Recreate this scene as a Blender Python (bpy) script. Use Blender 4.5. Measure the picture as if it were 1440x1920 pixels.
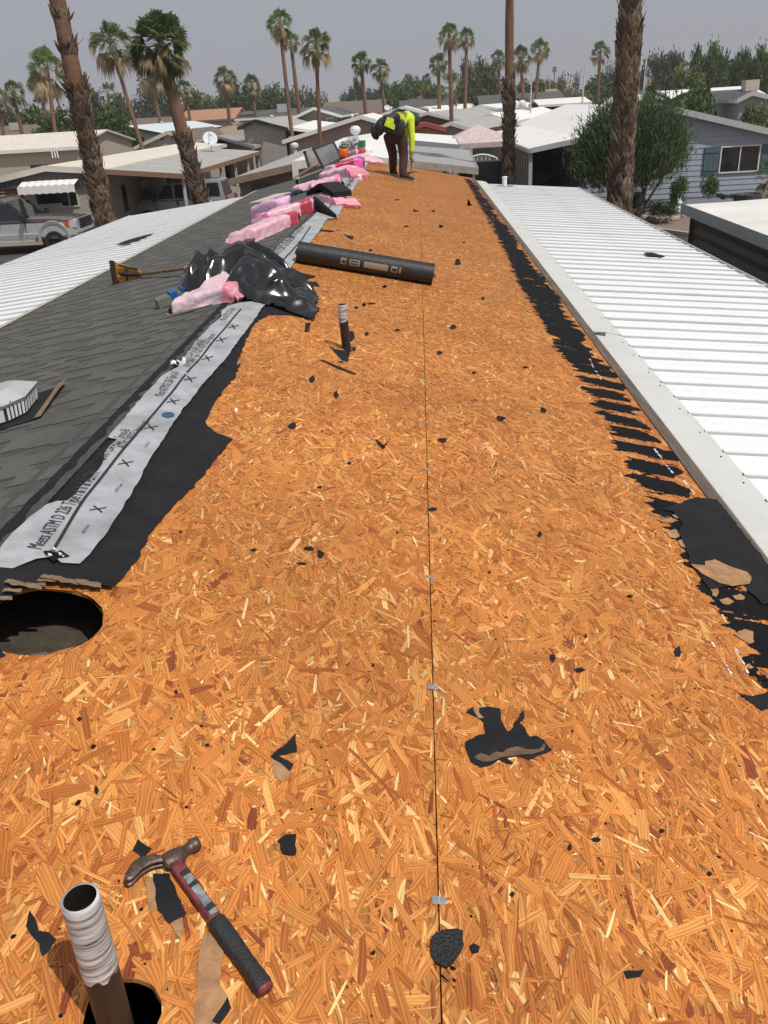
import bpy, bmesh, math, random
import numpy as np
from mathutils import Vector, Matrix, noise as mnoise
from mathutils.geometry import tessellate_polygon
R = math.radians
random.seed(7); rng = np.random.default_rng(7)
for o in list(bpy.data.objects): bpy.data.objects.remove(o)
scene = bpy.context.scene
COL = scene.collection

# ------------------------------------------------------------------ camera
FPX, CX, CY = 1560.0, 720.0, 960.0
YAW, PITCH, ROLL = 0.0625957, 0.4532587, 0.06
CAM = np.array([0.0, 0.0, 4.5])
_f = np.array([-math.sin(YAW)*math.cos(PITCH), math.cos(YAW)*math.cos(PITCH), -math.sin(PITCH)])
_r = np.array([math.cos(YAW), math.sin(YAW), 0.0]); _u = np.cross(_r, _f)
_R = _r*math.cos(ROLL) - _u*math.sin(ROLL); _U = _r*math.sin(ROLL) + _u*math.cos(ROLL)
cam = bpy.data.cameras.new('camera'); camo = bpy.data.objects.new('camera', cam); COL.objects.link(camo)
camo.matrix_world = Matrix(((_R[0], _U[0], -_f[0], CAM[0]), (_R[1], _U[1], -_f[1], CAM[1]), (_R[2], _U[2], -_f[2], CAM[2]), (0, 0, 0, 1)))
cam.sensor_fit = 'HORIZONTAL'; cam.sensor_width = 36.0; cam.lens = 36.0*FPX/1440.0
cam.clip_start = 0.05; cam.clip_end = 4000
scene.camera = camo

# ------------------------------------------------------------------ sun, sky, exposure
SUN_DIR = Vector((0.76, -0.65, 0)).normalized()*math.cos(R(58)) + Vector((0, 0, math.sin(R(58))))
sun = bpy.data.lights.new('sun', 'SUN'); sun.energy = 3.45; sun.angle = R(0.6); sun.color = (1.0, 0.955, 0.88)
suno = bpy.data.objects.new('sun', sun); COL.objects.link(suno)
suno.rotation_euler = (-SUN_DIR).to_track_quat('-Z', 'Y').to_euler(); suno.location = (20, -20, 40)
world = bpy.data.worlds.new('World'); scene.world = world; world.use_nodes = True
wn = world.node_tree.nodes; wl = world.node_tree.links
bg = wn['Background']; bg.inputs['Strength'].default_value = 0.085
sky = wn.new('ShaderNodeTexSky'); sky.sky_type = 'NISHITA'; sky.sun_disc = False
sky.sun_elevation = R(58); sky.sun_rotation = math.atan2(SUN_DIR.x, SUN_DIR.y)
sky.air_density = 1.0; sky.dust_density = 9.0; sky.ozone_density = 1.0
mx = wn.new('ShaderNodeMix'); mx.data_type = 'RGBA'; mx.inputs[0].default_value = 0.86
mx.inputs[7].default_value = (4.9, 5.05, 5.6, 1)       # dusty grey summer overcast
wl.new(sky.outputs[0], mx.inputs[6]); wl.new(mx.outputs[2], bg.inputs['Color'])
scene.view_settings.view_transform = 'Standard'; scene.view_settings.look = 'None'
scene.view_settings.exposure = 0.0; scene.view_settings.gamma = 1.0; scene.view_settings.use_curve_mapping = False
scene.cycles.max_bounces = 5; scene.cycles.diffuse_bounces = 2; scene.cycles.glossy_bounces = 2
scene.cycles.transparent_max_bounces = 8; scene.cycles.volume_bounces = 0

# ------------------------------------------------------------------ sight lines to world points (for laying things out)
def ray(px, py):
    v = _f + _R*((px-CX)/FPX) + _U*((CY-py)/FPX)
    return v/np.linalg.norm(v)
def at_z(px, py, z):
    v = ray(px, py); return CAM + v*((z-CAM[2])/v[2])
def at_y(px, py, y):
    v = ray(px, py); return CAM + v*((y-CAM[1])/v[1])
def at_plane(px, py, p0, n):
    v = ray(px, py); n = np.array(n, float); return CAM + v*(((np.array(p0)-CAM)@n)/(v@n))
MS = 0.21; SEAM_X = -0.01; ZS = 3.10                       # roof pitch, seam line, height of the seam
XR = -1.323; ZR = ZS + MS*(SEAM_X-XR)                      # ridge
XE = 1.31; XL = -3.97; YE = 21.5; YB = -2.6                # eaves, far and near ends
def zdeck(x): return ZS - MS*(x-SEAM_X)
def zleft(x): return ZR + MS*(x-XR)
def zroof(x): return zdeck(x) if x >= XR else zleft(x)
ND = Vector((MS, 0, 1)).normalized(); NL = Vector((-MS, 0, 1)).normalized()
def D(px, py): return at_plane(px, py, (SEAM_X, 0, ZS), (MS, 0, 1))
def DL(px, py): return at_plane(px, py, (XR, 0, ZR), (-MS, 0, 1))

# ------------------------------------------------------------------ objects
ORG = {}                                                   # world origin of each object
def tag(o, label=None, cat=None, group=None, kind=None):
    if label: o['label'] = label
    if cat: o['category'] = cat
    if group: o['group'] = group
    if kind: o['kind'] = kind
    return o
def thing(name, label, cat, loc=(0, 0, 0), group=None, rz=0.0):
    o = bpy.data.objects.new(name, None); o.empty_display_size = 0.1; COL.objects.link(o)
    o.location = loc; o.rotation_euler = (0, 0, rz); ORG[o] = Vector(loc)
    return tag(o, label, cat, group)
def dup(o, loc=None, rz=None, scale=None, label=None, parent=None):
    c = o.copy(); COL.objects.link(c)
    if parent is not None: c.parent = parent
    if loc is not None: c.location = loc; ORG[c] = Vector(loc)
    if rz is not None: c.rotation_euler = (0, 0, rz)
    if scale is not None: c.scale = scale
    if label: c['label'] = label
    for ch in list(o.children): dup(ch, parent=c)
    return c
class MB:
    """collects shapes; build() links them as one mesh object"""
    def __init__(s): s.v = []; s.f = []; s.mi = []; s.c = []; s.uv = None; s.m = 0; s.col = (1, 1, 1)
    def add(s, vs, fs, col=None):
        b = len(s.v); s.v.extend([tuple(v) for v in vs]); c = col or s.col
        s.c.extend([c]*len(vs))
        for f in fs: s.f.append(tuple(i+b for i in f)); s.mi.append(s.m)
        return b
    def quad(s, a, b, c, d, col=None): s.add([a, b, c, d], [(0, 1, 2, 3)], col)
    def poly(s, pts, col=None): s.add(pts, [tuple(range(len(pts)))], col)
    def box(s, c, d, rz=0.0, col=None, rot=None):
        M = rot if rot is not None else Matrix.Rotation(rz, 3, 'Z'); c = Vector(c); vs = []
        for k in range(8):
            p = Vector(((k & 1)-.5, ((k >> 1) & 1)-.5, ((k >> 2) & 1)-.5)); vs.append(c + M @ Vector((p.x*d[0], p.y*d[1], p.z*d[2])))
        s.add(vs, [(0, 2, 3, 1), (4, 5, 7, 6), (0, 1, 5, 4), (2, 6, 7, 3), (0, 4, 6, 2), (1, 3, 7, 5)], col)
    def box2(s, lo, hi, col=None): s.box([(lo[i]+hi[i])/2 for i in range(3)], [abs(hi[i]-lo[i]) for i in range(3)], col=col)
    def slab(s, pts, n, t, col=None):
        """polygon pts thickened by t along n"""
        n = Vector(n).normalized()*t; k = len(pts); P = [Vector(p) for p in pts]
        vs = P + [p+n for p in P]
        fs = [tuple(range(k, 2*k)), tuple(range(k-1, -1, -1))] + [(i, (i+1) % k, k+(i+1) % k, k+i) for i in range(k)]
        s.add(vs, fs, col)
    def prism(s, prof, p0, ax, ay, az, length, col=None, caps=True):
        """2-D profile (in ax, ay) swept along az"""
        p0, ax, ay, az = Vector(p0), Vector(ax), Vector(ay), Vector(az); k = len(prof)
        vs = [p0+ax*a+ay*b for a, b in prof] + [p0+ax*a+ay*b+az*length for a, b in prof]
        fs = [(i, (i+1) % k, k+(i+1) % k, k+i) for i in range(k)]
        if caps: fs += [tuple(range(k-1, -1, -1)), tuple(range(k, 2*k))]
        s.add(vs, fs, col)
    def tube(s, pts, rad, n=8, caps=True, col=None):
        P = [Vector(p) for p in pts]; rs = rad if isinstance(rad, (list, tuple)) else [rad]*len(P)
        vs = []; up = None
        for i, p in enumerate(P):
            t = (P[min(i+1, len(P)-1)] - P[max(i-1, 0)])
            t = t.normalized() if t.length > 1e-9 else Vector((0, 0, 1))
            if up is None: up = Vector((1, 0, 0)) if abs(t.x) < .8 else Vector((0, 1, 0))
            a = t.cross(up).normalized(); b = a.cross(t).normalized(); up = b
            for k in range(n):
                an = 2*math.pi*k/n; vs.append(p + (a*math.cos(an)+b*math.sin(an))*rs[i])
        fs = [(i*n+k, i*n+(k+1) % n, (i+1)*n+(k+1) % n, (i+1)*n+k) for i in range(len(P)-1) for k in range(n)]
        if caps: fs += [tuple(range(n-1, -1, -1)), tuple(range((len(P)-1)*n, len(P)*n))]
        s.add(vs, fs, col)
    def lathe(s, prof, c, n=16, col=None, M=None):
        c = Vector(c); vs = []
        for r, z in prof:
            for k in range(n):
                an = 2*math.pi*k/n; p = Vector((r*math.cos(an), r*math.sin(an), z)); vs.append(c + (M @ p if M is not None else p))
        L = len(prof)
        fs = [(i*n+k, i*n+(k+1) % n, (i+1)*n+(k+1) % n, (i+1)*n+k) for i in range(L-1) for k in range(n)]
        s.add(vs, fs, col)
    def build(s, name, mat, parent=None, smooth=False, kind=None, local=False, cols=False):
        o = Vector((0, 0, 0)) if (parent is None or local) else ORG.get(parent, Vector((0, 0, 0)))
        me = bpy.data.meshes.new(name)
        me.from_pydata([(v[0]-o.x, v[1]-o.y, v[2]-o.z) for v in s.v], [], s.f)
        mats = mat if isinstance(mat, (list, tuple)) else [mat]
        for m in mats: me.materials.append(m)
        if len(mats) > 1: me.polygons.foreach_set('material_index', s.mi)
        if cols:
            ca = me.color_attributes.new('col', 'FLOAT_COLOR', 'POINT')
            ca.data.foreach_set('color', np.array([(*c[:3], 1.0) for c in s.c], dtype=np.float32).ravel())
        if smooth: me.polygons.foreach_set('use_smooth', [True]*len(me.polygons))
        me.update()
        ob = bpy.data.objects.new(name, me); COL.objects.link(ob)
        if parent is not None: ob.parent = parent
        ORG[ob] = o if parent is not None else Vector((0, 0, 0))
        if kind: ob['kind'] = kind
        return ob
def inst(name, me, parent, loc=(0, 0, 0), rot=None, kind=None, scale=None):
    """another object that shares a mesh, as a child of parent (loc in the parent's space)"""
    o = bpy.data.objects.new(name, me); COL.objects.link(o); o.parent = parent; o.location = loc
    if rot is not None: o.rotation_euler = rot
    if scale is not None: o.scale = scale
    if kind: o['kind'] = kind
    return o
def part(name, bm, mat, parent, smooth=False): return bm.build(name, mat, parent, smooth)
def set_origin_low(o):
    """move a single-mesh thing's origin to the middle of its base"""
    me = o.data; n = len(me.vertices); a = np.empty(n*3, np.float32); me.vertices.foreach_get('co', a); a = a.reshape(-1, 3)
    c = np.array([(a[:, 0].min()+a[:, 0].max())/2, (a[:, 1].min()+a[:, 1].max())/2, a[:, 2].min()])
    me.vertices.foreach_set('co', (a-c).astype(np.float32).ravel()); me.update(); o.location = Vector(o.location)+Vector(c)
    ORG[o] = Vector(o.location)
    return o

# ------------------------------------------------------------------ materials
def M(name, col, rough=0.8, metal=0.0, var=0.25, scale=6.0, bump=0.0, bscale=None, spec=0.5, streak=None, attr=False, coat=0.0, detail=6):
    """principled surface with mottled colour, optional per-vertex tint and fine relief"""
    m = bpy.data.materials.new(name); m.use_nodes = True; nt = m.node_tree; N = nt.nodes; Lk = nt.links
    b = N['Principled BSDF']; b.inputs['Roughness'].default_value = rough; b.inputs['Metallic'].default_value = metal
    b.inputs['Specular IOR Level'].default_value = spec; b.inputs['Coat Weight'].default_value = coat
    tc = N.new('ShaderNodeTexCoord'); mp = N.new('ShaderNodeMapping'); Lk.new(tc.outputs['Object'], mp.inputs['Vector'])
    if streak: mp.inputs['Scale'].default_value = streak
    nz = N.new('ShaderNodeTexNoise'); nz.inputs['Scale'].default_value = scale; nz.inputs['Detail'].default_value = detail; nz.inputs['Roughness'].default_value = .65
    Lk.new(mp.outputs[0], nz.inputs['Vector'])
    mr = N.new('ShaderNodeMapRange'); mr.inputs[1].default_value = .3; mr.inputs[2].default_value = .7
    mr.inputs[3].default_value = 1-var; mr.inputs[4].default_value = 1+var; Lk.new(nz.outputs[0], mr.inputs[0])
    mul = N.new('ShaderNodeMix'); mul.data_type = 'RGBA'; mul.blend_type = 'MULTIPLY'; mul.inputs[0].default_value = 1
    if attr:
        at = N.new('ShaderNodeAttribute'); at.attribute_name = 'col'
        pre = N.new('ShaderNodeMix'); pre.data_type = 'RGBA'; pre.blend_type = 'MULTIPLY'; pre.inputs[0].default_value = 1
        pre.inputs[6].default_value = (*col, 1); Lk.new(at.outputs['Color'], pre.inputs[7]); Lk.new(pre.outputs[2], mul.inputs[6])
    else: mul.inputs[6].default_value = (*col, 1)
    Lk.new(mr.outputs[0], mul.inputs[7]); Lk.new(mul.outputs[2], b.inputs['Base Color'])
    if bump:
        n2 = N.new('ShaderNodeTexNoise'); n2.inputs['Scale'].default_value = bscale or scale*4; n2.inputs['Detail'].default_value = 4
        Lk.new(mp.outputs[0], n2.inputs['Vector'])
        bp = N.new('ShaderNodeBump'); bp.inputs['Strength'].default_value = bump; bp.inputs['Distance'].default_value = .01
        Lk.new(n2.outputs[0], bp.inputs['Height']); Lk.new(bp.outputs[0], b.inputs['Normal'])
    return m
# ================================================================== our roof
m_felt = M('black_felt', (.013, .0135, .016), .8, spec=.22, var=.35, scale=9, bump=.25, bscale=60)
m_felt_old = M('tar_paper_remains', (.008, .008, .010), .9, spec=.15, var=.4, scale=40, bump=.5, bscale=150)
m_kraft = M('brown_paper_back', (.34, .185, .09), .9, var=.35, scale=25, bump=.2, bscale=120)
m_grey_wood = M('weathered_wood', (.11, .085, .065), .85, var=.45, scale=5, streak=(6, .6, 6), bump=.4)
m_edge = M('board_edge', (.36, .17, .06), .85, var=.3, scale=40)
m_white = M('white_painted_metal', (.76, .775, .79), .42, var=.05, scale=2.0, spec=.5)
m_whiteflash = M('white_flashing_paint', (.56, .565, .54), .5, var=.07, scale=3.0, bump=.06, bscale=8)
m_cream = M('cream_edge_strip', (.50, .45, .36), .6, var=.12, scale=9)
m_sheet = M('grey_underlayment', (.325, .34, .36), .6, var=.28, scale=7, bump=.55, bscale=14)
m_print = M('black_print', (.02, .02, .025), .7, var=.3, scale=60)
m_steel = M('galvanised_steel', (.55, .56, .58), .42, metal=.85, var=.18, scale=30)
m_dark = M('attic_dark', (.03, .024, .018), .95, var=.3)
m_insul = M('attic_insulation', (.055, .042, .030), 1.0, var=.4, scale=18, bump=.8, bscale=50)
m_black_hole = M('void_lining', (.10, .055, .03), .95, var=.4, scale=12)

# strand-board material: per-strand colour, grain along the strand
def wood_mat(name, base_only=False):
    m = bpy.data.materials.new(name); m.use_nodes = True; nt = m.node_tree; N = nt.nodes; Lk = nt.links
    b = N['Principled BSDF']; b.inputs['Roughness'].default_value = .62; b.inputs['Specular IOR Level'].default_value = .35
    if base_only:
        tc = N.new('ShaderNodeTexCoord'); vo = N.new('ShaderNodeTexVoronoi'); vo.inputs['Scale'].default_value = 26
        mp = N.new('ShaderNodeMapping'); mp.inputs['Scale'].default_value = (2.2, .7, 1); Lk.new(tc.outputs['Object'], mp.inputs['Vector']); Lk.new(mp.outputs[0], vo.inputs['Vector'])
        cr = N.new('ShaderNodeValToRGB'); e = cr.color_ramp.elements
        e[0].color = (.27, .10, .025, 1); e[1].color = (.52, .24, .065, 1)
        se = N.new('ShaderNodeSeparateColor'); Lk.new(vo.outputs['Color'], se.inputs[0]); Lk.new(se.outputs[0], cr.inputs[0]); Lk.new(cr.outputs[0], b.inputs['Base Color'])
        return m
    at = N.new('ShaderNodeAttribute'); at.attribute_name = 'col'
    uv = N.new('ShaderNodeUVMap'); mp = N.new('ShaderNodeMapping'); mp.inputs['Scale'].default_value = (3.5, 1.0, 1); Lk.new(uv.outputs[0], mp.inputs['Vector'])
    nz = N.new('ShaderNodeTexNoise'); nz.inputs['Scale'].default_value = 1.0; nz.inputs['Detail'].default_value = 5; nz.inputs['Roughness'].default_value = .6
    sc = N.new('ShaderNodeMapping'); sc.inputs['Scale'].default_value = (5, 260, 1); Lk.new(uv.outputs[0], sc.inputs['Vector']); Lk.new(sc.outputs[0], nz.inputs['Vector'])
    wv = N.new('ShaderNodeTexWave'); wv.inputs['Scale'].default_value = 45; wv.inputs['Distortion'].default_value = 5; wv.inputs['Detail'].default_value = 2; wv.inputs['Detail Scale'].default_value = .6
    wv.bands_direction = 'Y'; sc2 = N.new('ShaderNodeMapping'); sc2.inputs['Scale'].default_value = (.5, 1, 1); Lk.new(uv.outputs[0], sc2.inputs['Vector']); Lk.new(sc2.outputs[0], wv.inputs['Vector'])
    ad = N.new('ShaderNodeMath'); ad.operation = 'MULTIPLY_ADD'; ad.inputs[1].default_value = .26; Lk.new(wv.outputs['Fac'], ad.inputs[0]); Lk.new(nz.outputs[0], ad.inputs[2])
    mr = N.new('ShaderNodeMapRange'); mr.inputs[1].default_value = .35; mr.inputs[2].default_value = .92; mr.inputs[3].default_value = .56; mr.inputs[4].default_value = 1.36
    Lk.new(ad.outputs[0], mr.inputs[0])
    mul = N.new('ShaderNodeMix'); mul.data_type = 'RGBA'; mul.blend_type = 'MULTIPLY'; mul.inputs[0].default_value = 1
    Lk.new(at.outputs['Color'], mul.inputs[6]); Lk.new(mr.outputs[0], mul.inputs[7])
    # broad weathering of the whole deck
    tc = N.new('ShaderNodeTexCoord'); n3 = N.new('ShaderNodeTexNoise'); n3.inputs['Scale'].default_value = 1.3; n3.inputs['Detail'].default_value = 4; Lk.new(tc.outputs['Object'], n3.inputs['Vector'])
    m3 = N.new('ShaderNodeMapRange'); m3.inputs[1].default_value = .3; m3.inputs[2].default_value = .7; m3.inputs[3].default_value = .84; m3.inputs[4].default_value = 1.1; Lk.new(n3.outputs[0], m3.inputs[0])
    mu2 = N.new('ShaderNodeMix'); mu2.data_type = 'RGBA'; mu2.blend_type = 'MULTIPLY'; mu2.inputs[0].default_value = 1
    Lk.new(mul.outputs[2], mu2.inputs[6]); Lk.new(m3.outputs[0], mu2.inputs[7]); Lk.new(mu2.outputs[2], b.inputs['Base Color'])
    bp = N.new('ShaderNodeBump'); bp.inputs['Strength'].default_value = .5; bp.inputs['Distance'].default_value = .002; Lk.new(ad.outputs[0], bp.inputs['Height']); Lk.new(bp.outputs[0], b.inputs['Normal'])
    return m
m_strand = wood_mat('wood_strands'); m_osb = wood_mat('strand_board_base', True)

home = thing('mobile_home', 'long mobile home with its right roof slope stripped to bare orange strand board', 'house', (0, 0, 0))
home_O = ORG[home]
# holes in the deck: the big vent opening at the left edge and the plumbing hole round the near pipe
_h = [D(207, 1150), D(100, 1103), D(95, 1233)]
HOLE = (D(98, 1165)[0]-.03, D(98, 1165)[1], .205)
PIPE1 = D(228, 1902); PIPE1 = (PIPE1[0], PIPE1[1], .062)
PIPE2 = D(650, 652); PIPE2 = (PIPE2[0], PIPE2[1], .05)
_hr = abs(_h[0][0]-HOLE[0]); HOLE = (HOLE[0], HOLE[1], max(.14, min(.24, _hr)))
def in_hole(x, y, extra=0.0): return any((x-h[0])**2+(y-h[1])**2 < (h[2]+extra)**2 for h in (HOLE, PIPE1))

def deck_pt(x, y, h=0.0): return Vector((x, y, zdeck(x))) + ND*h
def board(x0, x1, y0, y1):
    mb = MB(); t = .011; g = .0015; x0 += g; x1 -= g; y0 += g; y1 -= g
    hs = [h for h in (HOLE, PIPE1) if x0 < h[0] < x1 and y0 < h[1] < y1]
    cs = [(x0, y0), (x1, y0), (x1, y1), (x0, y1)]
    if not hs:
        mb.slab([deck_pt(x, y, -t) for x, y in cs], ND, t)
    else:
        hx, hy, hr = hs[0]; angs = sorted(set([2*math.pi*k/48 for k in range(48)]+[math.atan2(y-hy, x-hx) % (2*math.pi) for x, y in cs]))
        inn, out = [], []
        for i, a in enumerate(angs):
            c, s = math.cos(a), math.sin(a); rr = hr*(1+.012*math.sin(7*a)+.01*math.sin(13*a+1))
            k = min([(x1-hx)/c if c > 1e-9 else 1e9, (x0-hx)/c if c < -1e-9 else 1e9, (y1-hy)/s if s > 1e-9 else 1e9, (y0-hy)/s if s < -1e-9 else 1e9])
            inn.append((hx+min(rr, k*.97)*c, hy+min(rr, k*.97)*s)); out.append((hx+k*c, hy+k*s))
        n = len(angs)
        vs = [deck_pt(x, y) for x, y in inn]+[deck_pt(x, y) for x, y in out]+[deck_pt(x, y, -t) for x, y in inn]+[deck_pt(x, y, -t) for x, y in out]
        fs = []
        for i in range(n):
            j = (i+1) % n
            fs += [(i, n+i, n+j, j), (2*n+i, 2*n+j, 3*n+j, 3*n+i), (i, j, 2*n+j, 2*n+i), (n+i, 3*n+i, 3*n+j, n+j)]
        mb.add(vs, fs)
    return mb.build('sheathing_board', m_osb, home)
PAL = np.array([(.47, .170, .036), (.53, .205, .048), (.40, .128, .025), (.60, .265, .070), (.31, .088, .017), (.68, .37, .125), (.80, .51, .21), (.205, .046, .014), (.50, .185, .040), (.64, .30, .09)])*np.array([1.07, 1.04, 1.0])
PW = np.array([.28, .21, .15, .11, .075, .022, .008, .016, .12, .022]); PW = PW/PW.sum()
def strands(bo, x0, x1, y0, y1):
    """flakes pressed into the board's face: one joined mesh"""
    global rng
    # target cover and flake size by distance from the walkway's near end
    n = 0; parts_ = []
    yy = y0
    while yy < y1-1e-6:
        ye = min(yy+.61, y1); dist = max(.6, (yy+ye)/2)
        if ye < .3: n = int(1200*(x1-x0)*(ye-yy))
        else:
            cover = 5.2 if dist < 3 else (4.4 if dist < 6 else (3.0 if dist < 11 else 2.2))
            n = int(cover*(x1-x0)*(ye-yy)/(.00108 if dist < 6 else .0015))
        parts_.append((yy, ye, n, dist)); yy = ye
    X = []; Y = []; Dm = []
    for a, b, k, d in parts_:
        X.append(rng.uniform(x0, x1, k)); Y.append(rng.uniform(a, b, k)); Dm.append(np.full(k, d))
    X = np.concatenate(X); Y = np.concatenate(Y); Dm = np.concatenate(Dm); n = len(X)
    big = rng.random(n)
    L = np.where(big < .55, rng.uniform(.035, .09, n), np.where(big < .9, rng.uniform(.06, .125, n), rng.uniform(.02, .05, n)))
    W = np.where(big < .45, rng.uniform(.003, .010, n), np.where(big < .9, rng.uniform(.008, .022, n), rng.uniform(.0015, .005, n)))
    bg_ = rng.random(n) < .035; W = np.where(bg_, rng.uniform(.024, .046, n), W); L = np.where(bg_, rng.uniform(.07, .14, n), L); W = W*.86; L = L*.95
    th = rng.normal(math.pi/2+.1, .55, n); th = np.where(rng.random(n) < .25, rng.uniform(0, math.pi, n), th)
    u = np.stack([np.cos(th), np.sin(th)], 1); v = np.stack([-np.sin(th), np.cos(th)], 1)
    # eight-cornered flake: ragged ends
    lx = np.array([-.5, -.36, .0, .40, .5, .33, .03, -.42]); ly = np.array([.12, -.44, -.5, -.46, -.10, .44, .5, .42])
    lxr = np.array([-.5, -.48, .0, .48, .5, .47, .03, -.49]); lyr = np.array([-.12, -.5, -.5, -.5, .14, .5, .5, .47]); rc = (rng.random(n) < .5)[:, None]; lx = np.where(rc, lxr, lx); ly = np.where(rc, lyr, ly)
    jx = rng.uniform(-.06, .06, (n, 8)); jy = rng.uniform(-.09, .09, (n, 8)); taper = rng.uniform(.55, 1.0, (n, 1))
    PX = (lx+jx)*L[:, None]; PY = (ly+jy)*W[:, None]*np.where(lx > .2, taper, 1.0)
    wx = X[:, None]+PX*u[:, :1]+PY*v[:, :1]; wy = Y[:, None]+PX*u[:, 1:]+PY*v[:, 1:]
    wx = np.clip(wx, x0+.0015, x1-.0015)
    if x1 > 1.0 or y0 < YB+.1 or y1 > YE-.1: wy = np.clip(wy, YB, YE)
    hz = rng.uniform(.0003, .0024, n); tl = rng.normal(0, .006, n); tw = rng.normal(0, .02, n)
    wh = hz[:, None]+np.abs(PX*tl[:, None])+np.abs(PY*tw[:, None]) + .0001*rng.random((n, 1))
    keep = np.ones(n, bool)
    for hx, hy, hr in (HOLE, PIPE1):
        dd = np.hypot(wx-hx, wy-hy)
        near = (dd < hr).any(1); keep &= ~(dd.min(1) < hr*.75)
        # flakes that reach over the rim are cut back to it
        f = np.where(dd < hr, hr/np.maximum(dd, 1e-6), 1.0); wx = hx+(wx-hx)*f; wy = hy+(wy-hy)*f
    wx, wy, wh, PX, PY = wx[keep], wy[keep], wh[keep], PX[keep], PY[keep]; n = len(wx)
    base = PAL[rng.choice(len(PAL), n, p=PW)]*np.exp(rng.normal(0, .085, (n, 1)))
    fw_ = (np.clip((Y[keep]-1.2)/7.0, 0, 1)**.8)[:, None]*.40; base = base*(1-fw_)+np.array([.525, .205, .050])*fw_; small = (W[keep] < .009); pale = small & (rng.random(n) < np.interp(Y[keep], [1, 8], [.085, .05])); base[pale] = np.array([.80, .53, .235])*rng.uniform(.8, 1.1, (pale.sum(), 1))
    zz = ZS-MS*(wx-SEAM_X)
    co = np.stack([wx+ND.x*wh, wy, zz+ND.z*wh], -1).reshape(-1, 3)
    me = bpy.data.meshes.new('wood_strands'); me.vertices.add(n*8); me.vertices.foreach_set('co', co.astype(np.float32).ravel())
    me.loops.add(n*8); me.loops.foreach_set('vertex_index', np.arange(n*8, dtype=np.int32))
    me.polygons.add(n); me.polygons.foreach_set('loop_start', np.arange(0, n*8, 8, dtype=np.int32)); me.polygons.foreach_set('loop_total', np.full(n, 8, np.int32))
    ca = me.color_attributes.new('col', 'FLOAT_COLOR', 'POINT')
    cc = np.ones((n, 8, 4), np.float32); cc[:, :, :3] = base[:, None, :]; ca.data.foreach_set('color', cc.ravel())
    uvl = me.uv_layers.new(name='UVMap'); off = rng.uniform(0, 40, (n, 1, 2))
    uvv = np.stack([PX, PY], -1)+off; uvl.data.foreach_set('uv', uvv.astype(np.float32).ravel())
    me.materials.append(m_strand); me.update(calc_edges=True)
    o = bpy.data.objects.new('wood_strands', me); COL.objects.link(o); o.parent = bo; o['kind'] = 'stuff'
    return o
def courses(x0, x1, first):
    y = first
    while y < YE-.05:
        a, b = max(y, YB), min(y+2.44, YE)
        if b-a > .05:
            bo = board(x0, x1, a, b); strands(bo, x0, x1, a, b)
        y += 2.44
courses(XR+.02, SEAM_X, 1.32-2*2.44)
courses(SEAM_X, XE-.07, .10-2*2.44)

# what shows through the openings: the attic
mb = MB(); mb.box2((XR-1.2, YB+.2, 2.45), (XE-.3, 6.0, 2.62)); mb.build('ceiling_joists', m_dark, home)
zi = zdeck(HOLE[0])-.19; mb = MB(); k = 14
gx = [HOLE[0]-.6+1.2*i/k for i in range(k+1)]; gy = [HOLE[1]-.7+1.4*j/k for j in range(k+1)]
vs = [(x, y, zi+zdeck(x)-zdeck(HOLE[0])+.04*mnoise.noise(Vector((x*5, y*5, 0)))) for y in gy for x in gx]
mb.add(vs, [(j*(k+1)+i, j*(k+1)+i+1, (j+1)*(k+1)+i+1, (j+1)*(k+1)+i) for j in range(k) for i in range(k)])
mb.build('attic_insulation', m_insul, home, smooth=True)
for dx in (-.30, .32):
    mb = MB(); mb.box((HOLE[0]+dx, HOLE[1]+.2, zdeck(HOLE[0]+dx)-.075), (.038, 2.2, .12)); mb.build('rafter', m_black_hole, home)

# walls, gable ends, under-eave boards
m_wall = M('home_siding', (.50, .47, .42), .7, var=.08)
mb = MB()
zb = zdeck(XE)-.03
prof = [(XL+.15, 0.0), (XL+.15, zleft(XL+.15)-.06), (XR, ZR-.16), (XE-.15, zdeck(XE-.15)-.06), (XE-.15, 0.0)]
mb.poly([(x, YB+.12, z) for x, z in prof]); mb.poly([(x, YE-.15, z) for x, z in prof][::-1])
mb.quad((XL+.15, YB+.12, 0), (XL+.15, YE-.15, 0), (XL+.15, YE-.15, zleft(XL+.15)-.06), (XL+.15, YB+.12, zleft(XL+.15)-.06))
mb.quad((XE-.15, YE-.15, 0), (XE-.15, YB+.12, 0), (XE-.15, YB+.12, zdeck(XE-.15)-.06), (XE-.15, YE-.15, zdeck(XE-.15)-.06))
mb.build('wall', m_wall, home)
for y0 in (YB, YE-.02):
    mb = MB()
    mb.slab([(XL, y0, zleft(XL)-.02), (XR, y0, ZR-.02), (XR, y0, ZR-.14), (XL, y0, zleft(XL)-.14)], (0, 1, 0), .02)
    mb.build('fascia_board', m_grey_wood, home); mb = MB()
    mb.slab([(XR, y0, ZR-.02), (XE, y0, zdeck(XE)-.02), (XE, y0, zdeck(XE)-.14), (XR, y0, ZR-.14)], (0, 1, 0), .02)
    mb.build('fascia_board', m_grey_wood, home)

# eave on the right: weathered starter boards (2.4 m lengths) under the metal drip edge
y = YB
while y < YE-.05:
    b = min(y+2.9, YE); mb = MB()
    mb.slab([deck_pt(XE-.068, y+.002, -.006), deck_pt(XE, y+.002, -.006), deck_pt(XE, b-.002, -.006), deck_pt(XE-.068, b-.002, -.006)], ND, .012)
    mb.build('eave_board', m_grey_wood, home); y = b
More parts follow.
